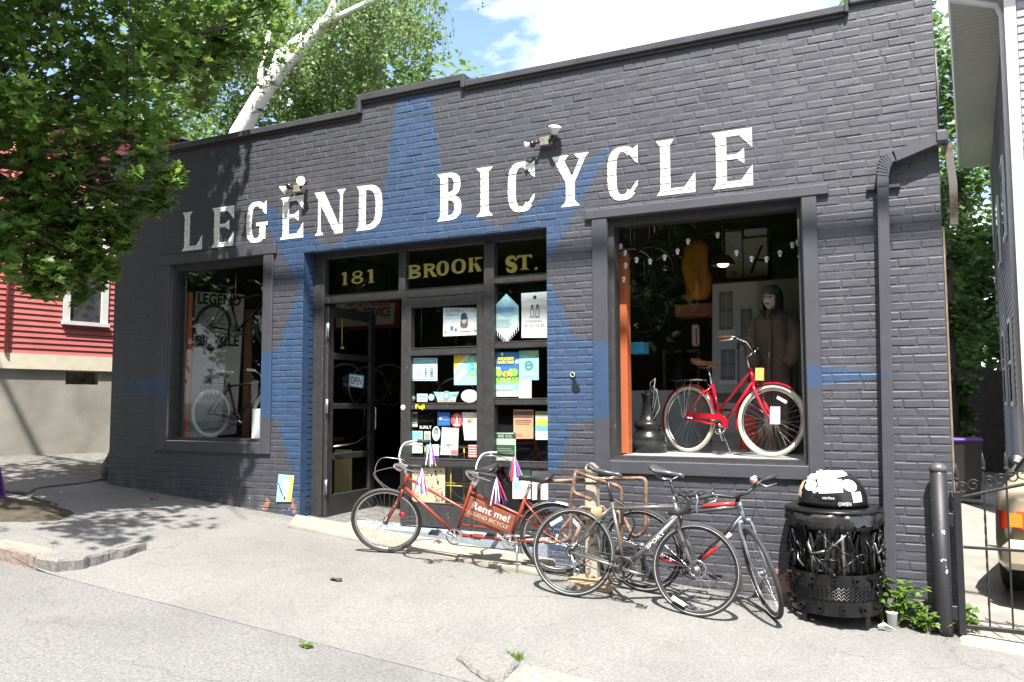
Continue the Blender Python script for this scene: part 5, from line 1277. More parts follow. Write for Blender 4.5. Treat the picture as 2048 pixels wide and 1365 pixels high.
for q in ([stp+V3(.03,.10), stp+V3(.24,.12), stp+V3(.30,-.05), stp+V3(.14,-.20), g['HB']+V3(.03,.02)], [stp+V3(.05,.05), stp+V3(.28,.0), stp+V3(.31,-.06), stp+V3(.20,-.20)]):
    sm = []
    for i in range(len(q)-1):
        p0 = q[max(i-1,0)]; p1 = q[i]; p2 = q[i+1]; p3 = q[min(i+2,len(q)-1)]
        for u in range(6): t_ = u/6; sm.append(.5*((2*p1)+(p2-p0)*t_+(2*p0-5*p1+4*p2-p3)*t_*t_+(3*p1-p0-3*p2+p3)*t_**3))
    sm.append(q[-1]); t = MB(); t.tube(sm, .003, 5); t.xf(T); t.build('brake_cable', m_steel, TD, local=True)
crankset(TD, BF, 1, .075, R(20), m_chrome, m_chrome, .165); crankset(TD, BR_, 1, .075, R(28), m_chrome, m_chrome, .165)
chain_loop(TD, BR_, .075, BF, .075, .047); chain_loop(TD, g['RH'], .04, BR_, .08, -.047)
t = MB(); k0 = BR_+V3(-.06,.0); t.tube([k0+Vector((0,.03,0)), k0+Vector((-.03,.14,-.27))], .007, 6); t.build('kickstand', m_steel, TD, local=True)
t = MB(); t.lathe(V3(wb-.16,.40,.02), [(.025,0),(.028,.008),(.02,.016),(.002,.018)], 14, 0, (0,1,0)); t.build('reflector', M('red_reflector', (.65,.02,.05), .2), TD, local=True)
t = MB(); a = 2.35; d = Vector((math.cos(a),0,math.sin(a))); e = Vector((-d.z,0,d.x)); t.obox(g['RH']+d*.235+Vector((0,.012,0)), e*.06, (0,.004,0), d*.014); t.build('spoke_reflector', m_reflect, TD, local=True)
# ------------------------------------------------------------------ posters and stickers on the doors
YP = YD+.052
def rect(px, Y):
    a, b, c, d = px; return [FP(a,d,Y), FP(c,d,Y), FP(c,b,Y), FP(a,b,Y)]
class Poster:
    """a printed sheet; marks are laid over it in fractions of its width and height"""
    def __init__(s, name, label, cat, px, col, Y=None, pts=None, group=None, th=.0012):
        s.Y = YP if Y is None else Y; t = MB(); q = [FP(a, b, s.Y) for a, b in pts] if pts else rect(px, s.Y)
        slab_of(t, q, th); s.o = tag(t.build(name, col), label, cat, group)
        xs = [v.x for v in q]; zs = [v.z for v in q]; s.x0, s.x1, s.z0, s.z1 = min(xs), max(xs), min(zs), max(zs); s.k = 0
    def P(s, u, v): s_ = .0006+.0005*s.k; return Vector((s.x0+(s.x1-s.x0)*u, s.Y-s_, s.z0+(s.z1-s.z0)*v))
    def box(s, u0, v0, u1, v1, col):
        s.k += 1; t = MB(); t.poly([s.P(u0,v0), s.P(u1,v0), s.P(u1,v1), s.P(u0,v1)]); t.build('print', col, s.o); return s
    def poly(s, pts, col):
        s.k += 1; t = MB(); t.poly([s.P(*p) for p in pts]); t.build('print', col, s.o); return s
    def disc(s, u, v, ru, col, rv=None, hole=0):
        s.k += 1; rv = rv or ru*(s.x1-s.x0)/(s.z1-s.z0); t = MB(); n = 20
        o = [s.P(u+ru*math.cos(2*math.pi*i/n), v+rv*math.sin(2*math.pi*i/n)) for i in range(n)]
        if hole: i_ = [s.P(u+ru*hole*math.cos(2*math.pi*i/n), v+rv*hole*math.sin(2*math.pi*i/n)) for i in range(n)]; t.add(o+i_, [(i,(i+1) % n,n+(i+1) % n,n+i) for i in range(n)])
        else: t.poly(o)
        t.build('print', col, s.o); return s
    def text(s, w, u0, v0, u1, v1, col, bold=0):
        s.k += 1; t = MB(); a = s.P(u0, v0); put_text(t, w, a, s.P(u1,v0)-a, s.P(u0,v1)-a, 0, bold); t.build('lettering', col, s.o); return s
    def lines(s, u0, v0, u1, v1, n, col, h=.35):
        for i in range(n):
            v = v0+(v1-v0)*i/n; s.box(u0, v, u1-(.1*(u1-u0) if i % 3 == 0 else 0), v+(v1-v0)/n*h, col)
        return s
K = PM(.03,.03,.035); Wh = m_paper; Gy = PM(.42,.44,.46)
p = Poster('poster', 'pale blue theatre poster with a figure in a dark cap', 'poster', (886.5,616,959,670), PM(.62,.70,.74))
p.box(0,0,1,.42,Wh).box(0,.6,1,.72,PM(.50,.62,.70)).text('PLAYWRIGHTS REP',.06,.80,.92,.93,PM(.10,.16,.26)).lines(.06,.70,.45,.78,2,PM(.25,.33,.42))
p.poly([(.46,.16),(.70,.16),(.68,.62),(.58,.74),(.50,.62)],PM(.16,.12,.11)).disc(.585,.50,.065,PM(.58,.46,.40)).disc(.58,.66,.085,PM(.06,.06,.12)).poly([(.50,.58),(.68,.57),(.68,.63),(.50,.64)],PM(.05,.05,.10)).poly([(.44,.14),(.76,.14),(.70,.32),(.64,.24),(.54,.24),(.48,.32)],PM(.55,.60,.66))
p.disc(.25,.28,.05,PM(.12,.22,.30)).disc(.36,.22,.035,PM(.15,.20,.26)).box(.02,.16,.12,.30,PM(.45,.60,.35)).box(.84,.16,.96,.30,PM(.45,.60,.35))
p = Poster('pennant', 'blue fringed fabric pennant with a pointed top', 'pennant', None, PM(.30,.55,.68), None, [(988,656),(1014,684),(1038,651),(1037,612),(1012.5,588),(988,614)])
p.poly([(.0,.30),(.5,.06),(.5,.5),(.0,.62)],PM(.62,.76,.74)).poly([(.5,.06),(1,.36),(.95,.55),(.5,.5)],PM(.55,.70,.66)).disc(.5,.84,.12,PM(.55,.72,.80),None,.7).lines(.15,.62,.85,.74,4,PM(.16,.34,.55)).lines(.1,.3,.7,.5,5,PM(.35,.55,.62))
for i in range(14):
    u = i/13; v = .32-.27*(1-abs(u-.5)*2)
    p.poly([(u-.012,v+.02),(u+.012,v+.02),(u+.012,v-.11),(u-.006,v-.11)],PM(.60,.60,.55))
p = Poster('poster', 'white poster with two sketched standing figures beside the blue pennant', 'poster', (1043,587,1095,676), Wh)
p.box(0,.78,1,1,PM(.55,.57,.60)).disc(.52,.89,.07,K).lines(.2,.84,.85,.88,1,Gy)  # grey top band: shadow of the door opening put into the sheet colour
for u in (.42,.62): p.disc(u,.70,.055,PM(.12,.13,.2)).poly([(u-.09,.46),(u+.09,.46),(u+.07,.66),(u-.07,.66)],PM(.30,.32,.40)).poly([(u-.04,.48),(u+.04,.48),(u+.03,.62),(u-.03,.62)],PM(.65,.66,.68))
p.text('R H D R',.15,.25,.88,.31,PM(.15,.15,.17)).lines(.15,.38,.85,.42,1,Gy)
p = Poster('opening_hours_sign', 'blue bordered card listing business hours', 'sign', (821.5,716.5,874.6,762), PM(.70,.80,.84))
p.box(.04,.05,.96,.95,PM(.16,.50,.70)).box(.07,.10,.93,.74,PM(.72,.82,.86)).text('BUSINESS HOURS',.15,.80,.86,.89,Wh)
for i in range(6): p.box(.12,.16+.09*i,.45,.185+.09*i,PM(.35,.45,.52)).box(.54,.155+.09*i,.62,.195+.09*i,PM(.10,.18,.28)).box(.74,.155+.09*i,.86,.195+.09*i,PM(.10,.18,.28))
p = Poster('map', 'turquoise folded city map with an orange corner', 'map', (908,711,960,770.5), PM(.36,.68,.62))
p.poly([(0,.55),(.48,1),(0,1)],PM(.78,.55,.06)).poly([(0,.38),(.62,1),(.48,1),(0,.55)],PM(.62,.74,.45)).box(.55,.35,.99,.98,PM(.18,.62,.60)).poly([(.1,.05),(.5,.4),(.4,.6),(.05,.3)],PM(.50,.74,.70))
for u, v in ((.70,.84),(.72,.38),(.88,.60)): p.disc(u,v,.07,PM(.80,.55,.10))
for u, v in ((.70,.70),(.72,.55)): p.box(u-.06,v-.025,u+.06,v+.025,PM(.15,.42,.75))
p = Poster('poster', 'bright river ride poster with cartoon trees on blue sky', 'poster', (987.4,704.6,1037,793.5), PM(.06,.19,.50))
p.box(0,0,1,.14,Wh).box(0,.14,1,.30,PM(.28,.62,.76)).box(0,.30,1,.42,PM(.30,.62,.10)).poly([(0,.60),(.3,.62),(.25,.66),(.0,.67)],PM(.72,.80,.88)).poly([(.85,.74),(1,.72),(1,.82),(.9,.80)],PM(.72,.80,.88))
for u, c in ((.22,PM(.38,.62,.10)),(.72,PM(.42,.66,.12)),(.86,PM(.30,.55,.10))): p.box(u-.015,.36,u+.015,.48,PM(.15,.1,.05)).disc(u,.53,.13,c,.09)
p.disc(.5,.50,.13,PM(.85,.55,.05),.07).poly([(.46,.42),(.52,.42),(.56,.52),(.5,.56)],PM(.65,.12,.05)).disc(.40,.345,.07,PM(.55,.58,.6),.04,.75).disc(.62,.345,.07,PM(.55,.58,.6),.04,.75)
p.text('WOONY',.18,.80,.82,.87,PM(.82,.70,.05),.003).text('RIVER RIDE',.18,.73,.82,.785,PM(.82,.70,.05),.002).disc(.36,.945,.06,PM(.55,.72,.3)).lines(.1,.17,.9,.27,3,PM(.65,.80,.86))
p = Poster('poster', 'small turquoise poster with a round hand drawn emblem', 'poster', (1038,702,1077.5,760.5), PM(.36,.64,.66))
p.box(0,.74,1,1,PM(.20,.46,.44)).box(.5,.86,.95,.97,PM(.42,.58,.25)).text('WEEK',.1,.76,.9,.82,Wh).disc(.5,.50,.22,PM(.10,.34,.32),None,.6).box(.36,.48,.64,.54,PM(.10,.34,.32)).lines(.2,.14,.8,.26,3,Wh)
Poster('paper_sheet', 'blank white sheet taped below the turquoise emblem poster', 'paper', (1037.6,761,1063,806), Wh)
def disc_sticker(label, cx, cy, rx, ry, col, Y=None):
    pts = [(cx+rx*math.cos(-2*math.pi*i/24), cy+ry*math.sin(2*math.pi*i/24)*-1*-1) for i in range(24)]
    pts = [(cx+rx*math.cos(2*math.pi*i/24), cy-ry*math.sin(2*math.pi*i/24)) for i in range(24)]
    return Poster('sticker', label, 'sticker', None, col, Y, pts)
disc_sticker('small round dark grey sticker in the corner of the door pane', 825.7, 796.7, 5.6, 6, PM(.10,.11,.12)).disc(.6,.55,.18,Gy)
Poster('sticker', 'small white rectangular sticker with two blue bars', 'sticker', (834,788,855,804), Wh).box(.12,.58,.88,.80,PM(.20,.50,.66)).box(.12,.2,.88,.40,PM(.35,.60,.72))
disc_sticker('small round sea green sticker beside the winged one', 862.5, 795, 6, 6.8, PM(.40,.62,.58)).disc(.5,.5,.25,PM(.60,.74,.70))
p = Poster('sticker', 'winged silver dealer sticker on the door glass', 'sticker', None, PM(.45,.60,.62), None, [(875,804.5),(911,804.5),(912,798),(918,784),(900,785),(893,782),(886,785),(867,784),(874,798)])
p.box(.17,.0,.86,.24,PM(.62,.60,.50)).text('AUTHORIZED DEALER',.2,.05,.84,.18,K).disc(.52,.58,.14,PM(.16,.36,.46)).disc(.52,.58,.09,PM(.55,.68,.72)).lines(.04,.55,.32,.92,5,PM(.25,.40,.44)).lines(.70,.55,.97,.92,5,PM(.25,.40,.44))
disc_sticker('large white oval sticker on the door glass', 939, 792.5, 17, 13, Wh).lines(.2,.46,.8,.52,1,PM(.6,.6,.62))
Yr = YD+.001
disc_sticker('pale round sticker on the black door stile', 806, 815, 4.6, 5, PM(.60,.66,.66), Yr-.0015).disc(.6,.55,.25,Gy)
t = MB(); a = FP(831,820.5,YD+.0045); put_text(t, 'Fuji', a, FP(848.5,820.5,YD+.0045)-a, FP(831,810,YD+.0045)-a, 0, .004); tag(t.build('lettering_sticker', PM(.80,.68,.02)), 'bold yellow Fuji lettering stuck on the middle door rail', 'sticker')
p = Poster('sticker', 'white and black sticker in the corner beneath the middle rail', 'sticker', (818,825,835,854), PM(.58,.62,.62)); p.poly([(.25,.2),(1,.2),(1,.92),(.5,.92),(.25,.7),(.45,.5)],K).text('AXIS',.35,.22,.95,.34,Wh)
p = Poster('poster', 'small royal blue store poster with white lettering', 'poster', (875,825,900,852), PM(.03,.16,.52)); p.disc(.25,.55,.12,Wh).text('Bike',.42,.58,.88,.74,Wh).text('Newport',.42,.38,.9,.5,Wh).lines(.1,.08,.9,.28,3,PM(.10,.30,.62))
disc_sticker('round red sticker with a white emblem', 913.8, 841, 12.4, 14.5, PM(.62,.09,.09)).disc(.5,.58,.3,PM(.75,.35,.33),None,.8).poly([(.4,.35),(.6,.35),(.55,.8),(.45,.8)],Wh).box(.25,.12,.75,.26,Wh)
p = Poster('paper_sheet', 'white flyer with a torn corner and small brown picture', 'paper', None, Wh, None, [(929,881),(961.4,881),(961.4,825),(924,825),(924.5,842)]); p.box(.28,.62,.62,.80,PM(.58,.45,.32)).box(.3,.62,.5,.72,PM(.35,.25,.15))
t = MB(); a = FP(839,858,YP); put_text(t, 'SURLY', a, FP(863,858,YP)-a, FP(839,852.4,YP)-a, 0, .0025); tag(t.build('lettering_sticker', Wh), 'white SURLY lettering on the dark door glass', 'sticker')
p = Poster('poster', 'narrow white poster with a turquoise top half', 'poster', (820.5,862.5,845,906.7), Wh); p.box(.05,.55,.95,.96,PM(.25,.58,.70)).poly([(.3,.62),(.6,.62),(.5,.7)],Wh)
p = Poster('card', 'small faded green and cream card', 'card', (848,863,861,884), PM(.55,.60,.48)); p.lines(.15,.2,.85,.8,5,PM(.35,.42,.36))
p = disc_sticker('pale oval sticker with a black comb-like emblem', 872.3, 867.6, 8, 14.7, PM(.62,.72,.72)); p.box(.3,.78,.7,.86,K); [p.box(u,.45,u+.09,.8,K) for u in (.28,.46,.64)]; p.lines(.3,.15,.7,.35,3,Gy)
p = Poster('poster', 'white sheet with a line drawing of a bicycle and a red block', 'poster', None, Wh, None, [(880.5,910),(915.5,911),(917.5,857),(884,855)])
p.disc(.28,.26,.16,K,None,.9).disc(.68,.26,.16,K,None,.9).box(.3,.36,.62,.38,K).box(.46,.24,.48,.44,K).box(.58,.04,.98,.18,PM(.68,.18,.20))
p = Poster('card', 'blue and white card taped under the oval sticker', 'card', (852.5,889.5,878,911.4), PM(.18,.52,.74)); p.box(.5,0,1,1,Wh).lines(.06,.2,.42,.8,4,PM(.45,.68,.80))
p = Poster('card', 'little red and white striped card low in the door pane', 'card', (936.7,890.5,955,916), Wh)
for i in range(5): p.box(0,.02+.2*i,1,.11+.2*i,PM(.60,.10,.09))
p = Poster('poster', 'orange concert poster with a dark photograph band', 'poster', (1027,820,1066.6,878), PM(.66,.36,.22)); p.box(.02,.72,.98,.96,PM(.14,.09,.07)).lines(.1,.5,.9,.7,3,PM(.25,.13,.08)).lines(.06,.1,.5,.2,3,PM(.40,.20,.12))
p = Poster('poster', 'yellow and blue striped poster at the edge of the side light', 'poster', (1071,823,1097,880), PM(.72,.74,.72)); p.box(0,.82,1,1,PM(.30,.32,.20)).disc(.5,.62,.48,PM(.72,.55,.10),.14).box(0,.34,1,.50,PM(.16,.50,.68))
p = Poster('poster', 'mint green band poster with a dark crowd photograph', 'poster', (990,866,1031.5,923), PM(.48,.64,.46)); p.box(.04,.80,.96,.96,PM(.04,.06,.05)).text('IRIE SOL',.16,.83,.84,.93,PM(.6,.75,.55)).box(.04,.18,.96,.58,PM(.05,.09,.06)).lines(.12,.22,.88,.5,4,PM(.25,.36,.26)).box(.2,.06,.7,.14,PM(.65,.72,.6))
p = Poster('poster', 'cream poster ringed with black gears in the lower door pane', 'poster', (822,936,890,1032), PM(.60,.50,.33))
rg = random.Random(5)
for i in range(34): p.disc(rg.choice((rg.uniform(.05,.95), rg.uniform(.7,.95))), rg.uniform(.35,.93), rg.uniform(.016,.034), rg.choice((K,K,PM(.25,.2,.14),Wh)), None, rg.choice((0,.55)))
p.lines(.1,.90,.6,.96,1,PM(.2,.16,.1)).box(.05,.03,.95,.12,PM(.62,.66,.66)).disc(.62,.30,.06,PM(.40,.42,.42)).poly([(.2,.1),(.5,.14),(.4,.3),(.22,.26)],PM(.68,.52,.28))
p = Poster('poster', 'white flyer with a green header in the lower side light', 'poster', (1025,941,1061,998), Wh); p.box(0,.72,1,.98,PM(.08,.42,.18)).box(.05,.35,.4,.6,PM(.30,.55,.66))
p = Poster('poster', 'plain pale flyer beside the green headed one', 'poster', (1064,942,1097,1000), PM(.70,.73,.76)); p.lines(.1,.82,.9,.92,2,Gy)
# OPEN sign on the open door
q = [(697,773),(726,777),(728,752),(698,747)]
p = Poster('open_sign', 'small white OPEN sign with blue border on the open door', 'sign', None, PM(.10,.42,.66), .72, q, None, .004)
def bil(P_, u, v, dy): a, b, c, d = P_; return (a.lerp(b,u)).lerp(d.lerp(c,u), v)+Vector((0,dy,0))
Q = [FP(a,b,.72) for a, b in q]
t = MB(); t.poly([bil(Q,.08,.10,-.001), bil(Q,.92,.10,-.001), bil(Q,.92,.90,-.001), bil(Q,.08,.90,-.001)]); t.build('print', PM(.74,.76,.76), p.o)
t = MB(); o = bil(Q,.14,.2,-.0016); put_text(t, 'OPEN', o, bil(Q,.86,.2,-.0016)-o, bil(Q,.14,.8,-.0016)-o, 0, .003); t.build('lettering', K, p.o)
mb = MB(); mb.tube([FP(712,749,.72), FP(700,705,.74), FP(685,690,.70)], .002, 4); mb.build('cord', m_blackp, p.o)
# ------------------------------------------------------------------ things deeper inside the door
Q4 = [(672,655),(786,648),(790,606),(672,606)]
p = Poster('shop_sign', 'old white enamel sales and service sign hanging inside the shop', 'sign', None, PM(.36,.33,.27), 2.2, Q4, None, .02)
t = MB(); Q = [FP(a,b,2.2) for a, b in Q4]; slab_of(t, [FP(664,662,2.23),FP(798,655,2.23),FP(800,596,2.23),FP(664,596,2.23)], .01); t.build('red_backing', PM(.14,.02,.015), p.o)
t = MB(); o = bil(Q,.06,.36,-.003); put_text(t, 'SALES - SERVICE', o, bil(Q,.94,.36,-.003)-o, bil(Q,.06,.72,-.003)-o, 0, .006); t.build('lettering', K, p.o)
t = MB(); o = bil(Q,.2,.86,-.003); put_text(t, 'BICYCLE', o, bil(Q,.9,.86,-.003)-o, bil(Q,.2,1.2,-.003)-o, 0, .006); t.build('lettering', PM(.4,.06,.04), p.o)
mb = MB(); mb.tube([FP(684,610,.55),FP(684,690,.55)], .006, 6); YS = tag(mb.build('pull_strap', PM(.62,.55,.05)), 'yellow pull strap hanging in the doorway', 'strap'); mb = MB(); mb.ball(FP(684,696,.55), .03, 10, 0, (1,.5,.6)); mb.build('strap_weight', PM(.55,.45,.3), YS)
t = MB(); t.bbox((FX(668,950,1.1)[0],1.1,.43),(FX(700,950,1.1)[0],1.14,FX(680,900,1.1)[1]),.004); tag(t.build('cabinet_panel', PM(.62,.50,.22)), 'pale yellow cabinet panel standing behind the open door', 'cabinet')
def hung_wheel(label, px, py, Y, r, tilt, group=None):
    c = FP(px, py, Y); e = thing('hanging_spoked_hoop', label, 'wheel', (0,0,0), group); place(e, Matrix.Translation(c) @ Matrix.Rotation(tilt, 4, 'Z')); make_wheel(e, Vector((0,0,0)), r, None, .03, m_rubber_b, m_alu, m_steel, 20)
    mb = MB(); mb.tube([c+Vector((0,0,r-.03)), Vector((c.x, c.y, 4.2))], .004, 5); s_ = mb.build('hook_wire', m_steel, None); s_.parent = e; s_.matrix_parent_inverse = e.matrix_world.inverted()
for i, (px, py, Y, tl) in enumerate(((690,770,2.6,.3),(735,775,2.9,.2),(778,770,3.2,.4),(842,790,2.8,.2),(912,800,3.0,.3))): hung_wheel('wheel hanging in the dark of the shop beyond the doors', px, py, Y, .33, tl, 'wheels hung inside the shop')
for i, (px, py, Y, tl) in enumerate(((1262,545,2.3,.1),(1300,540,2.6,.2),(1340,555,2.9,.1),(1290,620,3.2,.3))): hung_wheel('bare wheel hung behind the display window', px, py, Y, .31, tl, 'wheels hung behind the big window')
for k, (px, py) in enumerate(((940,990),(905,1010))):
    pass
WR = thing('wire_rack', 'yellow wire display rack standing behind the lower door panes', 'rack', FP(915,1030,.8))
def wr(a, b, r=.007): t = MB(); t.cyl(a, b, r, n=6); t.build('rack_bar', M('yellow_wire', (.58,.42,.06), .4), WR)
X0, X1 = FX(850,950,.8)[0], FX(955,950,.8)[0]; Z0 = .43; Z1 = FX(900,895,.8)[1]
for x in lin(X0, X1, 5): wr((x,.8,Z0), (x,.8,Z1))
for z in lin(Z0+.15, Z1, 4):
    wr((X0,.8,z), (X1,.8,z)); wr((X0,1.05,z), (X1,1.05,z)); wr((X0,.8,z), (X0,1.05,z)); wr((X1,.8,z), (X1,1.05,z))
def simple_bike(e, wb, r, fcol, tyre, rimc, saddle_m, T_deg=0, tw=.03, drop=False, gripc=m_rubber, stripe=None):
    g = geo(wb, r, .42*wb, r-.06, 73, .50*r/.34, 72, .375*r/.34, .12); T = steer(g, T_deg)
    make_wheel(e, g['RH'], r, None, tw, tyre, rimc, m_steel, 28, stripe); make_wheel(e, g['FH'], r, T, tw, tyre, rimc, m_steel, 28, stripe)
    tube_part(e, 'top_tube', [g['SC']-g['s']*.03, g['HT']-g['a']*.03], .0145, fcol); tube_part(e, 'down_tube', [g['BB'], g['HB']+g['a']*.02], .016, fcol); tube_part(e, 'seat_tube', [g['BB'], g['SC']], .0145, fcol)
    tube_part(e, 'head_tube', [g['HB'], g['HT']], .018, fcol); stays(e, g, fcol, .0075, .055); fork(e, g, T, fcol, .012, .045)
    tube_part(e, 'seat_post', [g['SC'], g['SC']+g['s']*.12], .0125, m_steel); saddle(e, g['SC']+g['s']*.15+V3(0,.015), saddle_m, .27, .15)
    st1 = g['HT']+g['a']*.05; st2 = st1+V3(.08,.02); tube_part(e, 'stem', [g['HT'], st1, st2], .013, m_steel, T)
    for s in (-1, 1):
        q = [st2, st2+Vector((.02,s*.08,.0)), st2+Vector((.05,s*.16,-.02)), st2+Vector((.0,s*.21,.03)), st2+Vector((-.10,s*.23,.04))]; h_ = tube_part(e, 'handlebar', q, .0125, m_steel, T)
        t = MB(); t.tube([q[3], q[4]], .016, 8); t.xf(T); t.build('grip', gripc, h_, local=True)
    crankset(e, g['BB'], -1, .085, R(-20), m_alu, m_alu); chain_loop(e, g['RH'], .036, g['BB'], .08, -.047); return g
def PZ(px, py, z):
    d = ray(px, py); t = (z-EYE)/d.z; return CAM+d*t
# floor bikes dimly seen beyond the doors
for i, (x, y, a) in enumerate(((-5.1,2.2,.25),(-4.2,2.4,.2),(-3.7,1.7,.1))):
    e = thing('stock_bicycle', 'bicycle standing in the dark shop beyond the doors', 'bicycle', (0,0,0), 'bicycles for sale inside the shop')
    m_, w_ = frame_matrix((x,y,.417), (x+1.0*math.cos(a), y+1.0*math.sin(a), .417), 3); place(e, m_); simple_bike(e, 1.0, .34, (m_hred, m_gun, PM(.05,.16,.3))[i], m_rubber, m_alu, m_leather)
# ------------------------------------------------------------------ left window display
LWZ = 1.258
t = MB(); t.bbox((-7.97,.20,LWZ-.05),(-6.55,1.5,LWZ),.004); tag(t.build('display_shelf', m_dfloor), 'dark wooden display shelf in the narrow window by the maple', 'shelf')
Yb = .95
p = Poster('banner', 'tall pale green shop banner with Legend Bicycle lettering', 'banner', None, PM(.72,.78,.74), Yb, [(378,877),(470,868),(487,590),(391,583)], None, .02)
Q = [FP(a,b,Yb) for a, b in [(378,877),(470,868),(487,590),(391,583)]]
def btext(s, u0, v0, u1, v1, m=K, bold=.004):
    t = MB(); o = bil(Q,u0,v0,-.002); put_text(t, s, o, bil(Q,u1,v0,-.002)-o, bil(Q,u0,v1,-.002)-o, 0, bold); t.build('lettering', m, p.o)
btext('LEGEND',.06,.915,.95,.985,K,.010); btext('BICYCLE',.08,.625,.96,.695,K,.010); btext('SALES',.24,.36,.74,.405,PM(.10,.13,.13),.002); btext('SERVICE',.2,.305,.86,.35,PM(.10,.13,.13),.002); btext('MAINT.',.28,.25,.80,.295,PM(.10,.13,.13),.002); btext('legendbicycle.com',.2,.03,.9,.06,PM(.10,.13,.13),.001)
for (u, v, r_) in ((.5,.52,.11),(.3,.46,.09),(.72,.80,.1)):
    t = MB(); t.torus(bil(Q,u,v,-.002), (0,1,0), r_, .003, 26, 4); t.build('print', PM(.34,.44,.40), p.o)
for nm, lab, a, b, Yq, mt, zt in (('timber_post','red stained timber post at the edge of the narrow window',352,376,.55,m_redwood,3.1),('timber_post','oak timber post beside the pale banner',377,386,1.0,m_wood,2.95),('timber_post','oak timber post right of the pale banner',487,497,1.05,m_wood,2.9)):
    xa = FX(a,700,Yq)[0]; xb = FX(b,700,Yq)[0]; tag(MB().bbox((xa,Yq,LWZ),(xb,Yq+.06,zt),.004).build(nm, mt), lab, 'post')
rc = PZ(420,876,LWZ); r_ = .30
e = thing('window_bicycle', 'dark purple bicycle with white rims standing in the narrow window', 'bicycle'); m_, w_ = frame_matrix(rc, rc+Vector((.93,.10,0)), 0); place(e, m_)
simple_bike(e, .93, r_, M('aubergine_paint', (.075,.02,.05), .25, .2), PM(.62,.63,.64,.5), PM(.66,.67,.68,.4), PM(.66,.66,.66,.4), 0, .035, False, PM(.7,.7,.68,.5))
hc = FP(424,703,.60)
e = thing('hanging_bicycle', 'black bicycle hung in front of the Legend banner', 'bicycle'); m_, w_ = frame_matrix(hc, hc+Vector((.95,.06,.0)), 0); place(e, m_)
simple_bike(e, .95, .30, m_gloss, m_rubber, m_blackp, m_leather, 0, .03)
for dx in (.35, .8):
    t = MB(); t.cyl((dx,0,.52),(dx,0,1.45),.003,n=5); t.build('hanging_wire', m_steel, e, local=True)
tag(MB().bbox((FX(503,850,.6)[0],.6,LWZ),(FX(522,850,.6)[0],.72,FX(510,818,.6)[1]),.004).build('card_box', PM(.60,.64,.66)), 'small white carton on the narrow window shelf', 'box')
# ------------------------------------------------------------------ big window display
BWZ = 1.203
t = MB(); t.bbox((-2.43,.20,BWZ-.05),(-.83,2.3,BWZ),.004); tag(t.build('display_shelf', PM(.34,.34,.35)), 'grey display shelf in the big window under the red bicycle', 'shelf')
xa = FX(1236,700,.34)[0]; xb = FX(1254,700,.34)[0]; tag(MB().bbox((xa,.34,BWZ),(xb,.46,FX(1240,505,.34)[1]),.006).build('timber_post', PM(.50,.13,.05)), 'orange red timber post just inside the big window', 'post')
# red city bicycle
m_cr = M('cherry_red_paint', (.55,.012,.03), .16, 0, .6, .05, 5, Coat_Weight=.7); m_cream = PM(.74,.66,.52,.55); m_tan_l = PM(.24,.095,.05,.45)
fc = PZ(1541,915,BWZ+.0); rdir = PZ(1364,912,BWZ)
rc = fc+Vector((-.82,.42,0)); 
e = thing('city_bicycle', 'cherry red step-through bicycle with cream tyres in the big window', 'bicycle'); m_, wb = frame_matrix(rc, fc, 4); place(e, m_)
r_ = .315; g = geo(wb, r_, .40, .26, 71, .40, 69, .36, .15, .05); T = steer(g, 12); RC = e
make_wheel(e, g['RH'], r_, None, .042, m_cream, m_steel, m_steel, 32); make_wheel(e, g['FH'], r_, T, .042, m_cream, m_steel, m_steel, 32)
tube_part(e, 'seat_tube', [g['BB'], g['SC']], .0165, m_cr); tube_part(e, 'head_tube', [g['HB'], g['HT']], .021, m_cr); stays(e, g, m_cr, .0085, .06)
tube_part(e, 'down_tube', [g['BB']+V3(.02,.01), g['HB']+g['a']*.03], .0165, m_cr); tube_part(e, 'step_through_tube', [g['BB']+g['s']*.14, g['HT']-g['a']*.03], .0145, m_cr); fork(e, g, T, m_cr, .0145, .052)
fender(e, g['RH'], r_+.018, R(15), R(200), .06, m_cr); fender(e, g['FH'], r_+.018, R(58), R(195), .06, m_cr, T)
t = MB(); q = [g['RH']+V3(-.02,.055), g['BB']+V3(.0,.105), g['BB']+V3(.09,.06), g['BB']+V3(.10,-.02), g['BB']+V3(.06,-.03), g['BB']+V3(.03,.045), g['RH']+V3(.0,.022)]
for k in range(6):
    a, b = (q[k], q[k+1]); 
vs = [p+Vector((0,-.058,0)) for p in q]; t.add(vs+[p+Vector((0,.012,0)) for p in vs], [tuple(range(7)), tuple(range(13,6,-1))]+[(i,7+i,7+(i+1) % 7,(i+1) % 7) for i in range(7)]); t.build('chain_guard', m_cr, e, local=True)
crankset(e, g['BB'], -1, .08, R(-65), m_chrome, m_chrome, .165)
tube_part(e, 'seat_post', [g['SC'], g['SC']+g['s']*.17], .013, m_chrome); saddle(e, g['SC']+g['s']*.20+V3(0,.02), m_tan_l, .28, .19, None, 0, .085)
st1 = g['HT']+g['a']*.10; st2 = st1+V3(.06,.05); tube_part(e, 'stem', [g['HT'], st1, st2], .013, m_chrome, T)
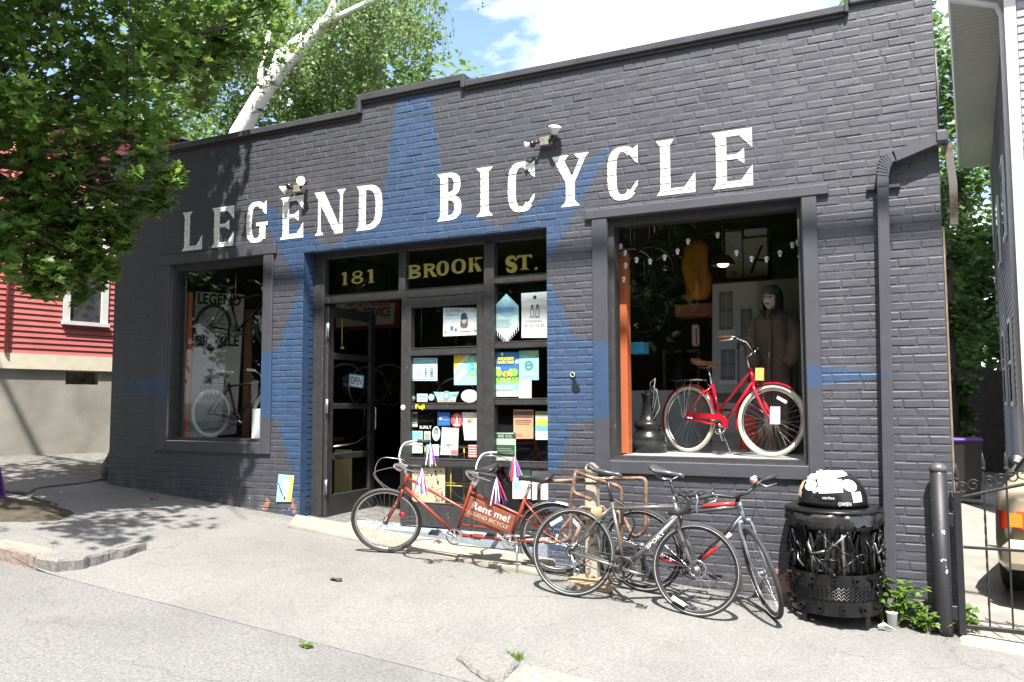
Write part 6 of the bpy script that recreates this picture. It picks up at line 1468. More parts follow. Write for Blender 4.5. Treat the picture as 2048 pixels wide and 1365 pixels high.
for s in (-1, 1):
    q = [st2, st2+Vector((.015,s*.06,.02)), st2+Vector((.0,s*.14,.07)), st2+Vector((-.08,s*.22,.10)), st2+Vector((-.20,s*.26,.09))]; h_ = tube_part(e, 'handlebar', q, .0115, m_chrome, T)
    t = MB(); t.tube([q[3].lerp(q[4],.2), q[4]+Vector((-.02,s*.004,0))], .0165, 10); t.xf(T); t.build('grip', m_tan_l, h_, local=True)
    t = MB(); t.tube([q[3]+Vector((.02,0,-.005)), q[3]+Vector((-.02,s*.03,-.03)), q[4]+Vector((.0,s*.03,-.035))], [.009,.007,.005], 6); t.xf(T); t.build('brake_lever', m_chrome, h_, local=True)
    for k in (0, 1):
        t = MB(); t.tube([q[3], q[3]+Vector((.12,-s*.05,.02-.05*k)), st2+Vector((.14,s*.02,-.02-.06*k)), g['HB']+V3(.05,.02)], .0028, 5); t.xf(T); t.build('brake_cable', m_blackp, h_, local=True)
rk_ = MB(); zt = 2*r_+.055
for y_ in (-.05, .0, .05): rk_.tube([V3(-.20,zt,y_), V3(.16,zt,y_)], .005, 6)
rk_.tube([V3(-.20,zt,-.05), V3(-.22,zt,0), V3(-.20,zt,.05)], .005, 6)
for y_ in (-.065, .065):
    for x_ in (-.15, -.02, .06): rk_.tube([V3(x_,zt,y_*.8), V3(x_*.1,r_,y_)], .004, 5)
rk_.tube([V3(.16,zt,0), g['SC']-g['s']*.05], .005, 6); rk_.build('carrier', m_steel, e, local=True)
t = MB(); t.tube([g['BB']+Vector((-.04,.03,-.02)), V3(.40,.01,.13)], .007, 6); t.build('kickstand', m_steel, e, local=True)
t = MB(); t.obox(g['FH']+V3(.09,.04,-.07), (.05,0,0), (0,.001,0), (0,0,.075)); t.build('price_tag', m_paper, e, local=True)
t = MB(); t.obox(g['HT']+V3(.14,-.06,-.05), (.03,.02,0), (0,.001,0), (0,0,.055)); t.build('hang_tag', PM(.62,.42,.12), e, local=True)
t = MB(); d = Vector((math.cos(1.1),0,math.sin(1.1))); ee = Vector((-d.z,0,d.x)); t.obox(g['FH']+d*.2+V3(0,0,-.02), ee*.05, (0,.004,0), d*.013); t.xf(T); t.build('spoke_reflector', m_reflect, e, local=True)
# cast iron pedestal
pc = PZ(1298,905,BWZ)
mb = MB(); mb.lathe(pc, [(.17,0),(.17,.10),(.16,.115),(.165,.13),(.155,.16),(.125,.19),(.115,.225),(.13,.235),(.135,.26),(.125,.285),(.085,.30),(.068,.36),(.056,.44),(.054,.52),(.066,.53),(.066,.56),(.03,.565),(.03,.59)], 26); PD = tag(mb.build('pedestal', M('cast_iron_black', (.02,.02,.021), .32, .2, .5, .2)), 'black cast iron lamp standard base beside the red bicycle', 'pedestal')
for k in range(3):
    t = MB(); t.tube([pc+Vector((.02,0,.58)), pc+Vector((.03+.03*k,-.02,.66-.03*k)), pc+Vector((.08+.02*k,-.03,.70-.14*k)), pc+Vector((.06,-.06,.42-.06*k))], .004, 5); t.build('loose_wire', PM(.5,.48,.42), PD)
# printed street photograph
Yp_ = 1.35
qp = [(1424,900),(1612,905),(1600,557),(1425,569)]
p = Poster('photo_panel', 'large grey photograph of a stone terrace standing behind the red bicycle', 'photograph', None, PM(.33,.35,.37,.4), Yp_, qp, None, .02)
Q = [FP(a,b,Yp_) for a, b in qp]
def pb(pts, m):
    p.k += 1; t = MB(); t.poly([bil(Q,u,v,-.001-.0004*p.k) for u, v in pts]); t.build('print', m, p.o)
def pr(u0,v0,u1,v1,m): pb([(u0,v0),(u1,v0),(u1,v1),(u0,v1)], m)
pr(.52,.30,1,1,PM(.24,.25,.27)); pr(0,0,1,.30,PM(.42,.43,.44)); pr(0,.28,.62,.34,PM(.10,.10,.11))
for u0, v0, u1, v1 in ((.08,.72,.24,.95),(.33,.62,.46,.84),(.10,.42,.26,.60),(.40,.40,.50,.56)):
    pr(u0-.02,v0-.03,u1+.03,v0-.005,PM(.48,.50,.52)); pr(u0,v0,u1,v1,PM(.10,.11,.12)); pr(u0+.02,v0+.02,u1-.01,(v0+v1)/2-.01,PM(.17,.18,.19)); pr(u0+.02,(v0+v1)/2+.01,u1-.01,v1-.02,PM(.15,.16,.17)); pr((u0+u1)/2-.004,v0,(u0+u1)/2+.004,v1,PM(.30,.31,.33))
pr(.36,.62,.44,.68,PM(.45,.46,.47)); pr(.295,.26,.31,.66,PM(.07,.07,.075)); pr(.285,.60,.32,.64,PM(.07,.07,.075)); pr(.0,.08,.62,.10,PM(.34,.34,.35)); pr(.62,.0,1,.28,PM(.20,.20,.21))
# mannequin in a hooded cape
mc = FP(1552,800,.98); mz = BWZ; mx, my = mc.x, .98
MN = thing('mannequin', 'shop mannequin in a dark hooded rain cape and grey cap', 'mannequin', (mx, my, mz))
hz_ = FX(1553,598,my)[1]
mb = MB(); vs = []; n = 48; zs_ = [(mz,.165,.13),(mz+.25,.165,.13),(mz+.5,.175,.135),(mz+.72,.19,.14),(mz+.86,.205,.14),(hz_-.22,.195,.13),(hz_-.155,.155,.105),(hz_-.125,.10,.085),(hz_-.10,.075,.07)]
for k, (z, a, b) in enumerate(zs_):
    for i in range(n):
        t_ = 2*math.pi*i/n; f = 1+(.13*math.sin(t_*6+k*.5)+.08*math.sin(t_*11-k))*max(0, 1-k/6.5); vs.append((mx+a*f*math.cos(t_), my+b*f*math.sin(t_), z))
mb.add(vs, [(k*n+i, k*n+(i+1) % n, (k+1)*n+(i+1) % n, (k+1)*n+i) for k in range(len(zs_)-1) for i in range(n)]+[tuple(range(n-1,-1,-1)), tuple(range((len(zs_)-1)*n, len(zs_)*n))], 0, True); mb.build('cape', M('brown_grey_cape', (.13,.092,.082), .75, 0, .3, .15, 6, .3, 12), MN)
bm = bmesh.new(); bmesh.ops.create_uvsphere(bm, u_segments=28, v_segments=22, radius=1)
for v in bm.verts:
    x, y_, z = v.co; w = .073*(1-.22*max(0,-z)**1.5); px_, py_, pz_ = x*w, y_*.092, z*.115
    if y_ < -.2:
        nose = math.exp(-((x/.16)**2))*math.exp(-(((z+.12)/.17)**2))*.022; brow = math.exp(-((x/.55)**2))*math.exp(-(((z-.22)/.1)**2))*.005; eye = -(math.exp(-(((abs(x)-.38)/.16)**2))*math.exp(-(((z-.08)/.1)**2)))*.009; lip = math.exp(-((x/.26)**2))*(math.exp(-(((z+.43)/.06)**2))+math.exp(-(((z+.54)/.06)**2)))*.006; chin = math.exp(-((x/.3)**2))*math.exp(-(((z+.82)/.14)**2))*.008
        py_ -= nose+brow+eye+lip+chin
    v.co = Vector((px_, py_, pz_))
HM = Matrix.Translation((mx-.015, my-.02, hz_)) @ Matrix.Rotation(R(-14), 4, 'Z')
mb = MB(); mb.bm(bm, 0, True); mb.v = [HM @ v for v in mb.v]; HD = mb.build('head', M('mannequin_skin', (.66,.54,.47), .45), MN)
for sx_ in (-1, 1):
    t = MB(); t.ball(HM @ Vector((sx_*.027,-.083,.010)), .010, 10, 0, (1.3,.4,.6)); t.build('eye', m_gloss, HD)
t = MB(); t.ball(HM @ Vector((0,-.092,-.054)), .018, 10, 0, (1.1,.35,.45)); t.build('lips', PM(.42,.05,.05), HD)
mb = MB(); vs = []; n = 26; m_ = 9
for k in range(m_+1):
    el = R(95)*k/m_
    for i in range(n+1):
        az = R(38)+R(284)*i/n-math.pi/2; rr = math.sin(el) if k else .02
        vs.append(HM @ Vector((.094*rr*math.cos(az), .034+.112*rr*math.sin(az), .004+.132*math.cos(el)-(.13 if k == m_ else 0))))
mb.add(vs, [(k*(n+1)+i, k*(n+1)+i+1, (k+1)*(n+1)+i+1, (k+1)*(n+1)+i) for k in range(m_) for i in range(n)], 0, True); mb.build('hood', M('black_hood', (.025,.022,.023), .8), MN)
mb = MB(); mb.lathe(HM @ Vector((0,-.002,.035)), [(.079,0),(.083,.03),(.074,.065),(.045,.09),(.003,.098)], 22, 0, (0,0,1)); cp = mb.build('cap', PM(.09,.10,.12,.8), MN)
t = MB(); vs = []
for i in range(13):
    a = R(-155)+R(130)*i/12; vs += [HM @ Vector((.078*math.cos(a), .088*math.sin(a), .045)), HM @ Vector((.088*math.cos(a), .088*math.sin(a)-.055*math.sin(math.pi*i/12), .030))]
t.add(vs, [(2*i,2*i+1,2*i+3,2*i+2) for i in range(12)], 0, True); t.build('cap_peak', PM(.09,.10,.12,.8), cp)
for s_ in (-1, 1):
    t = MB(); t.add([HM @ Vector((s_*.008,-.118,-.20)), HM @ Vector((s_*.075,-.112,-.135)), HM @ Vector((s_*.085,-.060,-.105)), HM @ Vector((s_*.03,-.085,-.110))], [(0,1,2,3)]); t.build('collar_flap', M('black_hood', (.025,.022,.023), .8), MN)
    t = MB(); t.tube([(mx+s_*.165,my-.03,hz_-.20), (mx+s_*.205,my-.07,hz_-.38), (mx+s_*.175,my-.13,hz_-.56), (mx+s_*.12,my-.16,hz_-.62)], [.062,.07,.075,.05], 12); t.build('sleeve', M('brown_grey_cape', (.13,.092,.082), .75), MN)
t = MB(); t.tube([(mx-.005,my-.118,hz_-.19),(mx,my-.150,hz_-.40),(mx-.01,my-.155,hz_-.62),(mx,my-.15,mz+.05)], .006, 5); t.build('coat_fastening', M('black_hood', (.025,.022,.023), .8), MN)
# bag, boxes, dry bag, lamp, shelf, oddments
Yg = 1.12
xa, za = FX(1480,912,Yg); xb, zb_ = FX(1556,825,Yg)
mb = MB(); mb.bbox((xa,Yg,BWZ),(xb,Yg+.18,zb_-.03),.02); BG = tag(mb.build('pannier_bag', M('coral_red_bag', (.58,.06,.035), .5, 0, .4, .12, 8)), 'coral red Providence bag standing behind the front wheel of the red bicycle', 'bag')
t = MB(); o = Vector((xa+.02,Yg-.001,za+(zb_-za)*.55)); put_text(t, 'Providence', o, Vector((xb-xa-.04,0,0)), Vector((0,0,.05)), 0, .002); t.build('lettering', PM(.12,.02,.02), BG)
t = MB(); t.torus((xa+.09,Yg-.001,za+.14), (0,1,0), .03, .008, 18, 4); t.build('print', PM(.65,.45,.4), BG); t = MB(); put_text(t, 'CLASSIC', (xa+.02,Yg-.001,za+.03), (.2,0,0), (0,0,.03)); t.build('lettering', m_paper, BG)
t = MB(); t.tube([(xa+.08,Yg+.05,zb_-.03),(xa+.1,Yg+.03,zb_+.05),(xb-.1,Yg+.03,zb_+.05),(xb-.08,Yg+.05,zb_-.03)], .01, 6); t.build('handle', M('coral_red_bag', (.58,.06,.035), .5), BG)
Ys = 1.75
def ybox(name, lab, px, Y, d, mat, cat='box'):
    a = FP(px[0],px[3],Y); b = FP(px[2],px[1],Y); return tag(MB().bbox((a.x,Y,a.z),(b.x,Y+d,b.z),.005).build(name, mat), lab, cat)
ybox('wall_shelf', 'brown wooden shelf carrying the white cartons', (1430,556,1605,565), Ys-.1, .45, m_wood, 'shelf')
for nm, lab, px in (('carton','tall white carton with yellow base on the window shelf',(1452,462,1483,556)),('carton','white carton with a black rack picture on the window shelf',(1488,474,1534,555)),('carton','white carton lying on top of the rack picture carton',(1488,455,1534,473))):
    b = ybox(nm, lab, px, Ys, .25, PM(.50,.48,.43)); 
    if px[0] == 1452:
        t = MB(); slab_of(t, rect((1452,540,1483,556), Ys-.0015), .001); t.build('print', PM(.58,.48,.06), b); t = MB(); t.torus(FP(1468,548,Ys-.003), (0,1,0), .022, .005, 14, 4); t.build('print', K, b)
    elif px[1] == 474:
        t = MB(); t.tube([FP(1502,548,Ys-.004),FP(1512,520,Ys-.004),FP(1524,492,Ys-.004)], .014, 5); t.tube([FP(1512,520,Ys-.004),FP(1530,521,Ys-.004)], .011, 5); t.build('print', K, b); t = MB(); slab_of(t, rect((1494,483,1503,497), Ys-.0015), .001); t.build('print', PM(.58,.48,.06), b)
ybox('storage_box', 'black storage box at the end of the window shelf', (1545,480,1600,556), Ys, .3, m_blackp)
a = FP(1392,600,1.45); b = FP(1392,480,1.45); mb = MB(); vs = []; n = 22; hh = b.z-a.z
for k, f in enumerate(lin(0,1,9)):
    rr = .135*(.62+.38*math.sin(math.pi*min(1,(1-f+.05)*.8)))*(.45 if k == 8 else 1)*(.75 if k == 0 else 1)
    for i in range(n): t_ = 2*math.pi*i/n; ff = 1+.20*math.sin(3*t_+k*.35)+.10*math.sin(7*t_-k*.5)+.10*mnoise.noise(Vector((t_,f*4,0))); vs.append((a.x+.02*math.sin(k)+rr*ff*math.cos(t_), 1.45+rr*.7*ff*math.sin(t_), a.z+hh*f))
mb.add(vs, [(k*n+i, k*n+(i+1) % n, (k+1)*n+(i+1) % n, (k+1)*n+i) for k in range(8) for i in range(n)]+[tuple(range(n-1,-1,-1)), tuple(range(8*n,9*n))], 0, True)
DB = tag(mb.build('dry_bag', M('amber_dry_bag', (.42,.17,.012), .45, 0, .4, .15, 9)), 'amber yellow roll-top bag hanging in the big window', 'bag'); t = MB(); t.tube([b, b+Vector((0,0,.15)), Vector((b.x,1.45,4.2))], .006, 5); t.build('hanging_strap', m_blackp, DB)
ybox('bracket_shelf', 'thick reddish timber bracket beneath the amber bag', (1350,606,1424,634), 1.5, .3, wood('dark_red_timber', (.22,.07,.035), (.32,.12,.06)), 'shelf')
lp = FP(1446,520,.85); LP_ = thing('pendant_lamp', 'black enamel pendant lamp with a glowing bulb in the big window', 'lamp', lp)
MB().lathe(lp, [(.115,-.055),(.11,-.04),(.095,0),(.06,.035),(.025,.05),(.022,.085),(.02,.09)], 26, cap=False).build('shade', M('black_enamel_shade', (.025,.024,.022), .35), LP_)
MB().ball(lp+Vector((0,0,-.045)), .045, 12, 0, (1.2,1.2,.6)).build('bulb', emit('warm_bulb', (1,.70,.30), 3.0), LP_); MB().cyl(lp+Vector((0,0,.088)), (lp.x,lp.y,4.2), .004, n=5).build('flex', m_blackp, LP_)
sk = [(1241,493),(1250,506),(1251,531),(1247,559),(1273,520),(1300,523),(1329,515),(1355,503),(1376,483),(1435,470),(1473,506),(1503,518),(1533,519),(1560,507),(1585,490),(1596,485),(1600,514)]
SL = thing('string_lights', 'string of small white skull lanterns across the big window', 'lights', FP(1420,520,.26))
order = [0,1,4,5,6,7,8,9,10,11,12,13,14,15]; q = []
for i in order: q.append(FP(sk[i][0], sk[i][1]-8, .26))
sm = []
for a, b in zip(q[:-1], q[1:]):
    for u in range(4): f = u/4; sm.append(a.lerp(b, f)+Vector((0,0,-.012*math.sin(math.pi*f))))
mb = MB(); mb.tube(sm+[q[-1]], .0022, 4); mb.build('wire', m_blackp, SL)
m_sk = M('white_lantern', (.66,.66,.60), .4, 0, .5, .05)
for (a, b) in sk:
    c = FP(a, b, .26); mb = MB(); mb.ball(c+Vector((0,0,.006)), .021, 12, 0, (1,1,.95)); mb.bbox((c.x-.011,c.y-.013,c.z-.030),(c.x+.011,c.y+.012,c.z-.006),.004); s_ = mb.build('lantern', m_sk, SL)
    t = MB()
    for s in (-1, 1): t.ball(c+Vector((s*.0075,-.019,.002)), .0045, 6)
    t.build('eye_sockets', m_blackp, s_)
ybox('blue_carton', 'bright blue carton on the edge of the window display', (1254,684,1286,708), .9, .2, PM(.05,.38,.62))
mb = MB(); c = FP(1392,668,1.6); mb.bbox((c.x-.045,1.58,c.z-.13),(c.x+.035,1.62,c.z+.10),.02); HT_ = tag(mb.build('cycling_shoe', PM(.55,.54,.48)), 'pale cycling shoe hung behind the red bicycle saddle', 'shoe'); t = MB(); t.box((c.x+.0,1.575,c.z-.12),(c.x+.015,1.579,c.z+.06)); t.build('red_stripe', PM(.5,.05,.04), HT_)
t = MB(); t.cyl((c.x,1.6,c.z+.09),(c.x,1.6,4.2),.002,n=4); t.build('hanging_wire', m_steel, HT_)
for i, (px, py, Y) in enumerate(((1270,560,2.4),(1310,535,1.9),(1350,500,2.2))):
    mb = MB(); mb.torus(FP(px,py,Y), (.3,1,.1), .30, .022, 40, 6); t_ = tag(mb.build('hanging_rubber_hoop', m_rubber), 'black spare tyre hanging in the shadows behind the big window', 'tyre', 'tyres hung behind the big window'); c = FP(px,py,Y); h = MB(); h.cyl(c+Vector((0,0,.29)), (c.x,c.y,4.2), .004, n=4); h.build('hook_wire', m_steel, t_)
ybox('white_panel', 'low white panel at the back of the big window', (1256,780,1420,904), 1.9, .03, PM(.55,.58,.60), 'panel')
# ------------------------------------------------------------------ red clapboard house beyond the alley
wa, wb_ = GP(0, 913), GP(214, 905)
wd = Vector((wb_.x-wa.x, wb_.y-wa.y, 0)).normalized(); wn_ = Vector((wd.y, -wd.x, 0))      # wn_ faces the alley
def WP(px, py, off=0.0):
    """line of sight against the red house's wall -> (distance along it, height)"""
    d = ray(px, py); o = wa+wn_*off; t = (o-CAM).dot(wn_)/d.dot(wn_); p = CAM+d*t
    return (p-wa).dot(wd), p.z
def wv(s, z, off=0.0): p = wa+wd*s+wn_*off; return Vector((p.x, p.y, z))
def wbox(s0, s1, z0, z1, o0, o1, b=0):
    mb = MB(); c = (wv(s0,z0,o0)+wv(s1,z1,o1))/2; mb.obox(c, wd*(s1-s0)/2, wn_*(o1-o0)/2, Vector((0,0,(z1-z0)/2))); return mb
RH = thing('red_house', 'red clapboard house on a grey concrete foundation across the alley', 'house', (wa.x, wa.y, wa.z))
S0, S1 = -1.6, 7.5
zf = WP(100, 740)[1]; zw = WP(100, 722)[1]; zb0 = zf-.0
def wbx(*a, name, mat, parent=None): return wbox(*a).build(name, mat, parent or RH)
bw = [WP(131,769), WP(198,739)]; bs0, bz0, bs1, bz1 = bw[0][0], bw[0][1], bw[1][0], min(bw[1][1], zf-.02)
zg = -.4
for a in ((S0,bs0,zg,zf,-.25,0),(bs1,S1,zg,zf,-.25,0),(bs0,bs1,zg,bz0,-.25,0),(bs0,bs1,bz1,zf,-.25,0)): wbx(*a, name='foundation_wall', mat=m_concretef)
bwn = wbx(bs0,bs1,bz0,bz1,-.20,-.19, name='basement_window', mat=M('pane_reflection_brown', (.30,.235,.17), .4, 0, .5, .6, 9)); wbx(bs0+.001,bs1-.001,bz0+.001,bz0+.04,-.19,-.15, name='window_sill', mat=m_concretef, parent=bwn)  # brownish reflection of the glass put into the backing colour
MB().poly([wv(bs0,bz0,-.14),wv(bs1,bz0,-.14),wv(bs1,bz1,-.14),wv(bs0,bz1,-.14)]).build('pane', m_glass, bwn)
wbx(S0,S1,zf+.001,zw+.09,-.1,.045, name='water_table', mat=m_creamtrim)
zb = zw+.095; step = (WP(110,600)[1]-WP(110,712)[1])/10.0
w_ = [WP(137,636), WP(206,480)]; ws0, wz0, ws1, wz1 = w_[0][0], w_[0][1], w_[1][0], w_[1][1]+.45
m_redb = M('red_clapboard', (.42,.125,.118), .6, 0, .35, .10, 3)
k = 0; z = zb
def board(s0, s1, z):
    mb = MB(); o = [(z-.004,.030),(z-.004,.004),(z+step,-.002),(z+step,.012)]; vs = [wv(s, h, d) for s in (s0, s1) for h, d in o]
    mb.add(vs, [(0,1,2,3),(7,6,5,4),(0,3,7,4),(0,4,5,1),(1,5,6,2),(2,6,7,3)]); mb.build('clapboard', m_redb, RH)
while z < 6.2:
    if z+step > wz0-.06 and z < wz1+.05: board(S0, ws0-.11, z); board(ws1+.11, S1, z)
    else: board(S0, S1, z)
    z += step
wbx(S0,S1,zw+.09,6.25,-.25,-.004, name='wall_core', mat=m_redb)
fr_ = wbx(ws0-.10,ws0,wz0-.05,wz1+.1,-.003,.05, name='window', mat=m_whitetrim)
wbx(ws1,ws1+.10,wz0-.05,wz1+.1,-.003,.05, name='window_trim', mat=m_whitetrim, parent=fr_); wbx(ws0-.12,ws1+.12,wz0-.11,wz0-.051,-.003,.08, name='window_sill', mat=m_whitetrim, parent=fr_); wbx(ws0+.001,ws1-.001,wz1,wz1+.1,-.003,.05, name='window_trim', mat=m_whitetrim, parent=fr_)
zm = (wz0+wz1)/2; wbx(ws0+.001,ws1-.001,zm-.03,zm+.03,.0,.035, name='sash_bar', mat=m_whitetrim, parent=fr_)
wbx(ws0+.001,ws1-.001,wz0-.05,zm-.031,.001,.006, name='lower_sash', mat=M('dark_curtained_pane', (.05,.05,.055), .12, 0, .7, .5, 9), parent=fr_); wbx(ws0+.001,ws1-.001,zm+.031,wz1-.001,.001,.006, name='upper_sash', mat=M('dark_curtained_pane', (.05,.05,.055), .12), parent=fr_)
ps = WP(10, 650)[0]; mb = MB(); mb.cyl(wv(ps,zw+.1,.06), wv(ps,6.0,.06), .025, n=8); mb.build('waste_pipe', M('red_pipe', (.42,.12,.08), .5), RH)
mb = MB(); mb.add([wv(S0-.2,6.26,.25), wv(S1+.2,6.26,.25), wv(S1+.2,7.6,-3.4), wv(S0-.2,7.6,-3.4), wv(S1+.2,6.26,-7), wv(S0-.2,6.26,-7)], [(0,1,2,3),(3,2,4,5),(0,3,5),(1,4,2)]); mb.build('roof', M('roof_felt', (.06,.06,.065), .8), RH)
# ------------------------------------------------------------------ grey house on the right
gd = Vector((math.sin(R(2.87)), math.cos(R(2.87)), 0)); gn = Vector((gd.y, -gd.x, 0)); g0 = Vector((CAM.x, CAM.y, 0))
def hv(s, n_, z): p = g0+gd*s+gn*n_; return Vector((p.x, p.y, z))
def hbox(s0, s1, n0, n1, z0, z1): mb = MB(); mb.obox((hv(s0,n0,z0)+hv(s1,n1,z1))/2, gd*(s1-s0)/2, gn*(n1-n0)/2, Vector((0,0,(z1-z0)/2))); return mb
SN, SF_, NW_ = 14.2, 26.0, .68; ZE = 8.2
GH = thing('grey_house', 'tall pale grey sided house with white gutter and soffit beyond the driveway', 'house', hv(SN, NW_, 0))
m_grey = M('grey_vinyl_siding', (.25,.25,.285), .55, 0, .3, .06, 3); m_soff = M('cream_soffit', (.60,.60,.52), .6, 0, .3, .05)
hbox(SN+.02,SF_-.02,NW_+.03,NW_+7,-.3,ZE-.02).build('wall_core', m_grey, GH); hbox(SN+.03,SF_-.03,NW_+.0,NW_+6.9,-.35,.55).build('foundation_wall', m_concretef, GH)
z = .56; st_ = .125
while z < ZE-.15:
    for side in (0, 1):
        mb = MB(); o = [(z-.004,.028),(z-.004,.004),(z+st_,.0),(z+st_,.012)]
        vs = [hv(s, NW_+.028-d, h) for s in (SN+.10, SF_-.10) for h, d in o] if side == 0 else [hv(SN+.02-d, n_, h) for n_ in (NW_+.13, NW_+6.9) for h, d in o]
        mb.add(vs, [(0,1,2,3),(7,6,5,4),(0,3,7,4),(0,4,5,1),(1,5,6,2),(2,6,7,3)]); mb.build('siding_board', m_grey, GH)
    z += st_
hbox(SN-.03,SN+.10,NW_-.03,NW_+.12,.5,ZE-.03).build('corner_board', m_whitetrim, GH); hbox(SF_-.10,SF_+.02,NW_-.02,NW_+.1,.5,ZE-.03).build('corner_board', m_whitetrim, GH)
for i in range(75):
    s = SN-.3+i*.16; hbox(s,s+.15,-.02,NW_+.02,ZE-.02,ZE-.005).build('soffit_panel', m_soff, GH)
hbox(SN-.35,SF_+.1,-.02,NW_+.1,ZE,ZE+.06).build('eave_board', m_soff, GH)
mb = MB(); pr_ = [(-.10,.13),(-.10,.02),(-.07,-.03),(-.02,-.03),(-.02,.13)]; vs = [hv(s, n_, ZE+z_) for s in (SN-.4, SF_+.15) for n_, z_ in pr_]; mb.add(vs, [(0,1,2,3,4),(9,8,7,6,5)]+[(i,5+i,5+(i+1) % 5,(i+1) % 5) for i in range(5)]); mb.build('gutter', m_whitetrim, GH)
mb = MB(); mb.tube([hv(SN+.25,-.06,ZE-.02), hv(SN+.25,-.03,ZE-.18), hv(SN+.25,NW_-.12,ZE-.42), hv(SN+.25,NW_-.05,ZE-.6), hv(SN+.25,NW_-.05,.6)], .045, 8); mb.build('downpipe', m_whitetrim, GH)
mb = MB(); vs = [hv(SN-.35,-.05,ZE+.062), hv(SF_+.1,-.05,ZE+.062), hv(SF_+.1,3.6,ZE+3.2), hv(SN-.35,3.6,ZE+3.2), hv(SN-.35,7.4,ZE+.062), hv(SF_+.1,7.4,ZE+.062)]; mb.add(vs, [(0,1,2,3),(3,2,5,4),(0,3,4),(1,5,2)]); mb.build('roof', M('roof_felt', (.06,.06,.065), .8), GH)
for (s, z0, z1) in ((17.4,4.7,6.2),(17.4,1.6,3.2),(20.8,4.7,6.2),(20.8,1.6,3.2)):
    f = hbox(s,s+.9,NW_-.045,NW_-.003,z0,z1).build('window', m_whitetrim, GH); hbox(s+.08,s+.82,NW_-.049,NW_-.0455,z0+.08,(z0+z1)/2-.03).build('lower_sash', m_cglass, f); hbox(s+.08,s+.82,NW_-.049,NW_-.0455,(z0+z1)/2+.03,z1-.08).build('upper_sash', m_cglass, f)
for (n_, z0, z1) in ((1.6,4.6,6.2),(1.6,1.5,3.2),(4.2,4.6,6.2),(4.2,1.5,3.2)):
    f = hbox(SN-.055,SN-.012,NW_+n_,NW_+n_+.95,z0,z1).build('window', m_whitetrim, GH); hbox(SN-.060,SN-.0555,NW_+n_+.08,NW_+n_+.87,z0+.08,(z0+z1)/2-.03).build('lower_sash', m_cglass, f); hbox(SN-.060,SN-.0555,NW_+n_+.08,NW_+n_+.87,(z0+z1)/2+.03,z1-.08).build('upper_sash', m_cglass, f)
# alley: dark boards added in place of shade in the gap, and a bin
fy = 17.5
AF = thing('shade_boards', 'dark boards added to stand in for shade at the far end of the alley', 'fence', (.6,fy,0))
for i in range(26): x = -.9+.165*i; MB().bbox((x,fy,-.25),(x+.1645,fy+.03,2.5+.02*math.sin(i*3)),.004).build('board', M('shade_board_dark', (.05,.045,.04), .85, 0, .2, .3, 8), AF)
for z in (.5, 1.5): MB().box((-.95,fy+.031,z),(3.4,fy+.08,z+.09)).build('shade_board_rail', M('shade_board_dark', (.05,.045,.04), .85), AF)
wbn = thing('wheeled_bin', 'black wheeled bin with a purple lid in the alley', 'bin', (.62,9.2,0))
mb = MB(); vs = [(.38,8.95,.05),(.86,8.95,.05),(.86,9.4,.05),(.38,9.4,.05),(.32,8.88,1.0),(.92,8.88,1.0),(.92,9.46,1.0),(.32,9.46,1.0)]; mb.add(vs, [(0,3,2,1),(4,5,6,7),(0,1,5,4),(1,2,6,5),(2,3,7,6),(3,0,4,7)]); mb.build('bin_body', m_blackp, wbn); MB().bbox((.30,8.85,1.002),(.94,9.48,1.06),.02).build('bin_lid', M('purple_plastic', (.10,.04,.28), .4), wbn)
for x in (.42,.82): MB().cyl((x-.03,9.42,.09),(x+.03,9.42,.09),.09).build('wheel', m_rubber, wbn)
# ------------------------------------------------------------------ trees
def leaf_maple(mb, p, n_, up, sz):
    """five-lobed leaf folded a little along its midrib"""
    n_ = n_.normalized(); u = (up-n_*up.dot(n_)).normalized() if (up-n_*up.dot(n_)).length > 1e-3 else n_.orthogonal().normalized(); v = n_.cross(u)
    out = [(0,-.10),(.16,-.32),(.50,-.28),(.34,-.02),(.62,.30),(.26,.22),(.24,.42),(0,.70)]
    pts = [p+(v*x+u*y)*sz+n_*(abs(x)*.22*sz) for x, y in out]+[p+(v*-x+u*y)*sz+n_*(abs(x)*.22*sz) for x, y in out[1:-1]]
    c = p+u*.12*sz; b = len(mb.v); mb.v += pts+[c]; R_ = list(range(8)); Lf = [0]+list(range(8,14))+[7]
    for s in (R_, Lf):
        for i in range(7): mb.f.append([b+14, b+s[i], b+s[i+1]]); mb.m.append(0); mb.sm.append(False)
def leaf_small(mb, p, n_, up, sz):
    n_ = n_.normalized(); u = (up-n_*up.dot(n_)); u = u.normalized() if u.length > 1e-3 else n_.orthogonal().normalized(); v = n_.cross(u); b = len(mb.v)
    mb.v += [p, p+(v*.36+u*.42)*sz, p+u*1.05*sz, p+(-v*.36+u*.42)*sz+n_*.1*sz]; mb.f.append([b,b+1,b+2,b+3]); mb.m.append(0); mb.sm.append(False)
def rdir(rg): 
    while True:
        v = Vector((rg.uniform(-1,1), rg.uniform(-1,1), rg.uniform(-1,1)))
        if .05 < v.length < 1: return v
def limb(mb, a, b, r0, r1, rg, n=7, wob=.12):
    q = []; L_ = (b-a).length
    for i in range(n+1):
        f = i/n; q.append(a.lerp(b, f)+rdir(rg)*wob*L_*.25*math.sin(math.pi*f))
    mb.tube(q, [r0+(r1-r0)*i/n for i in range(n+1)], 7); return q
rg = random.Random(21)
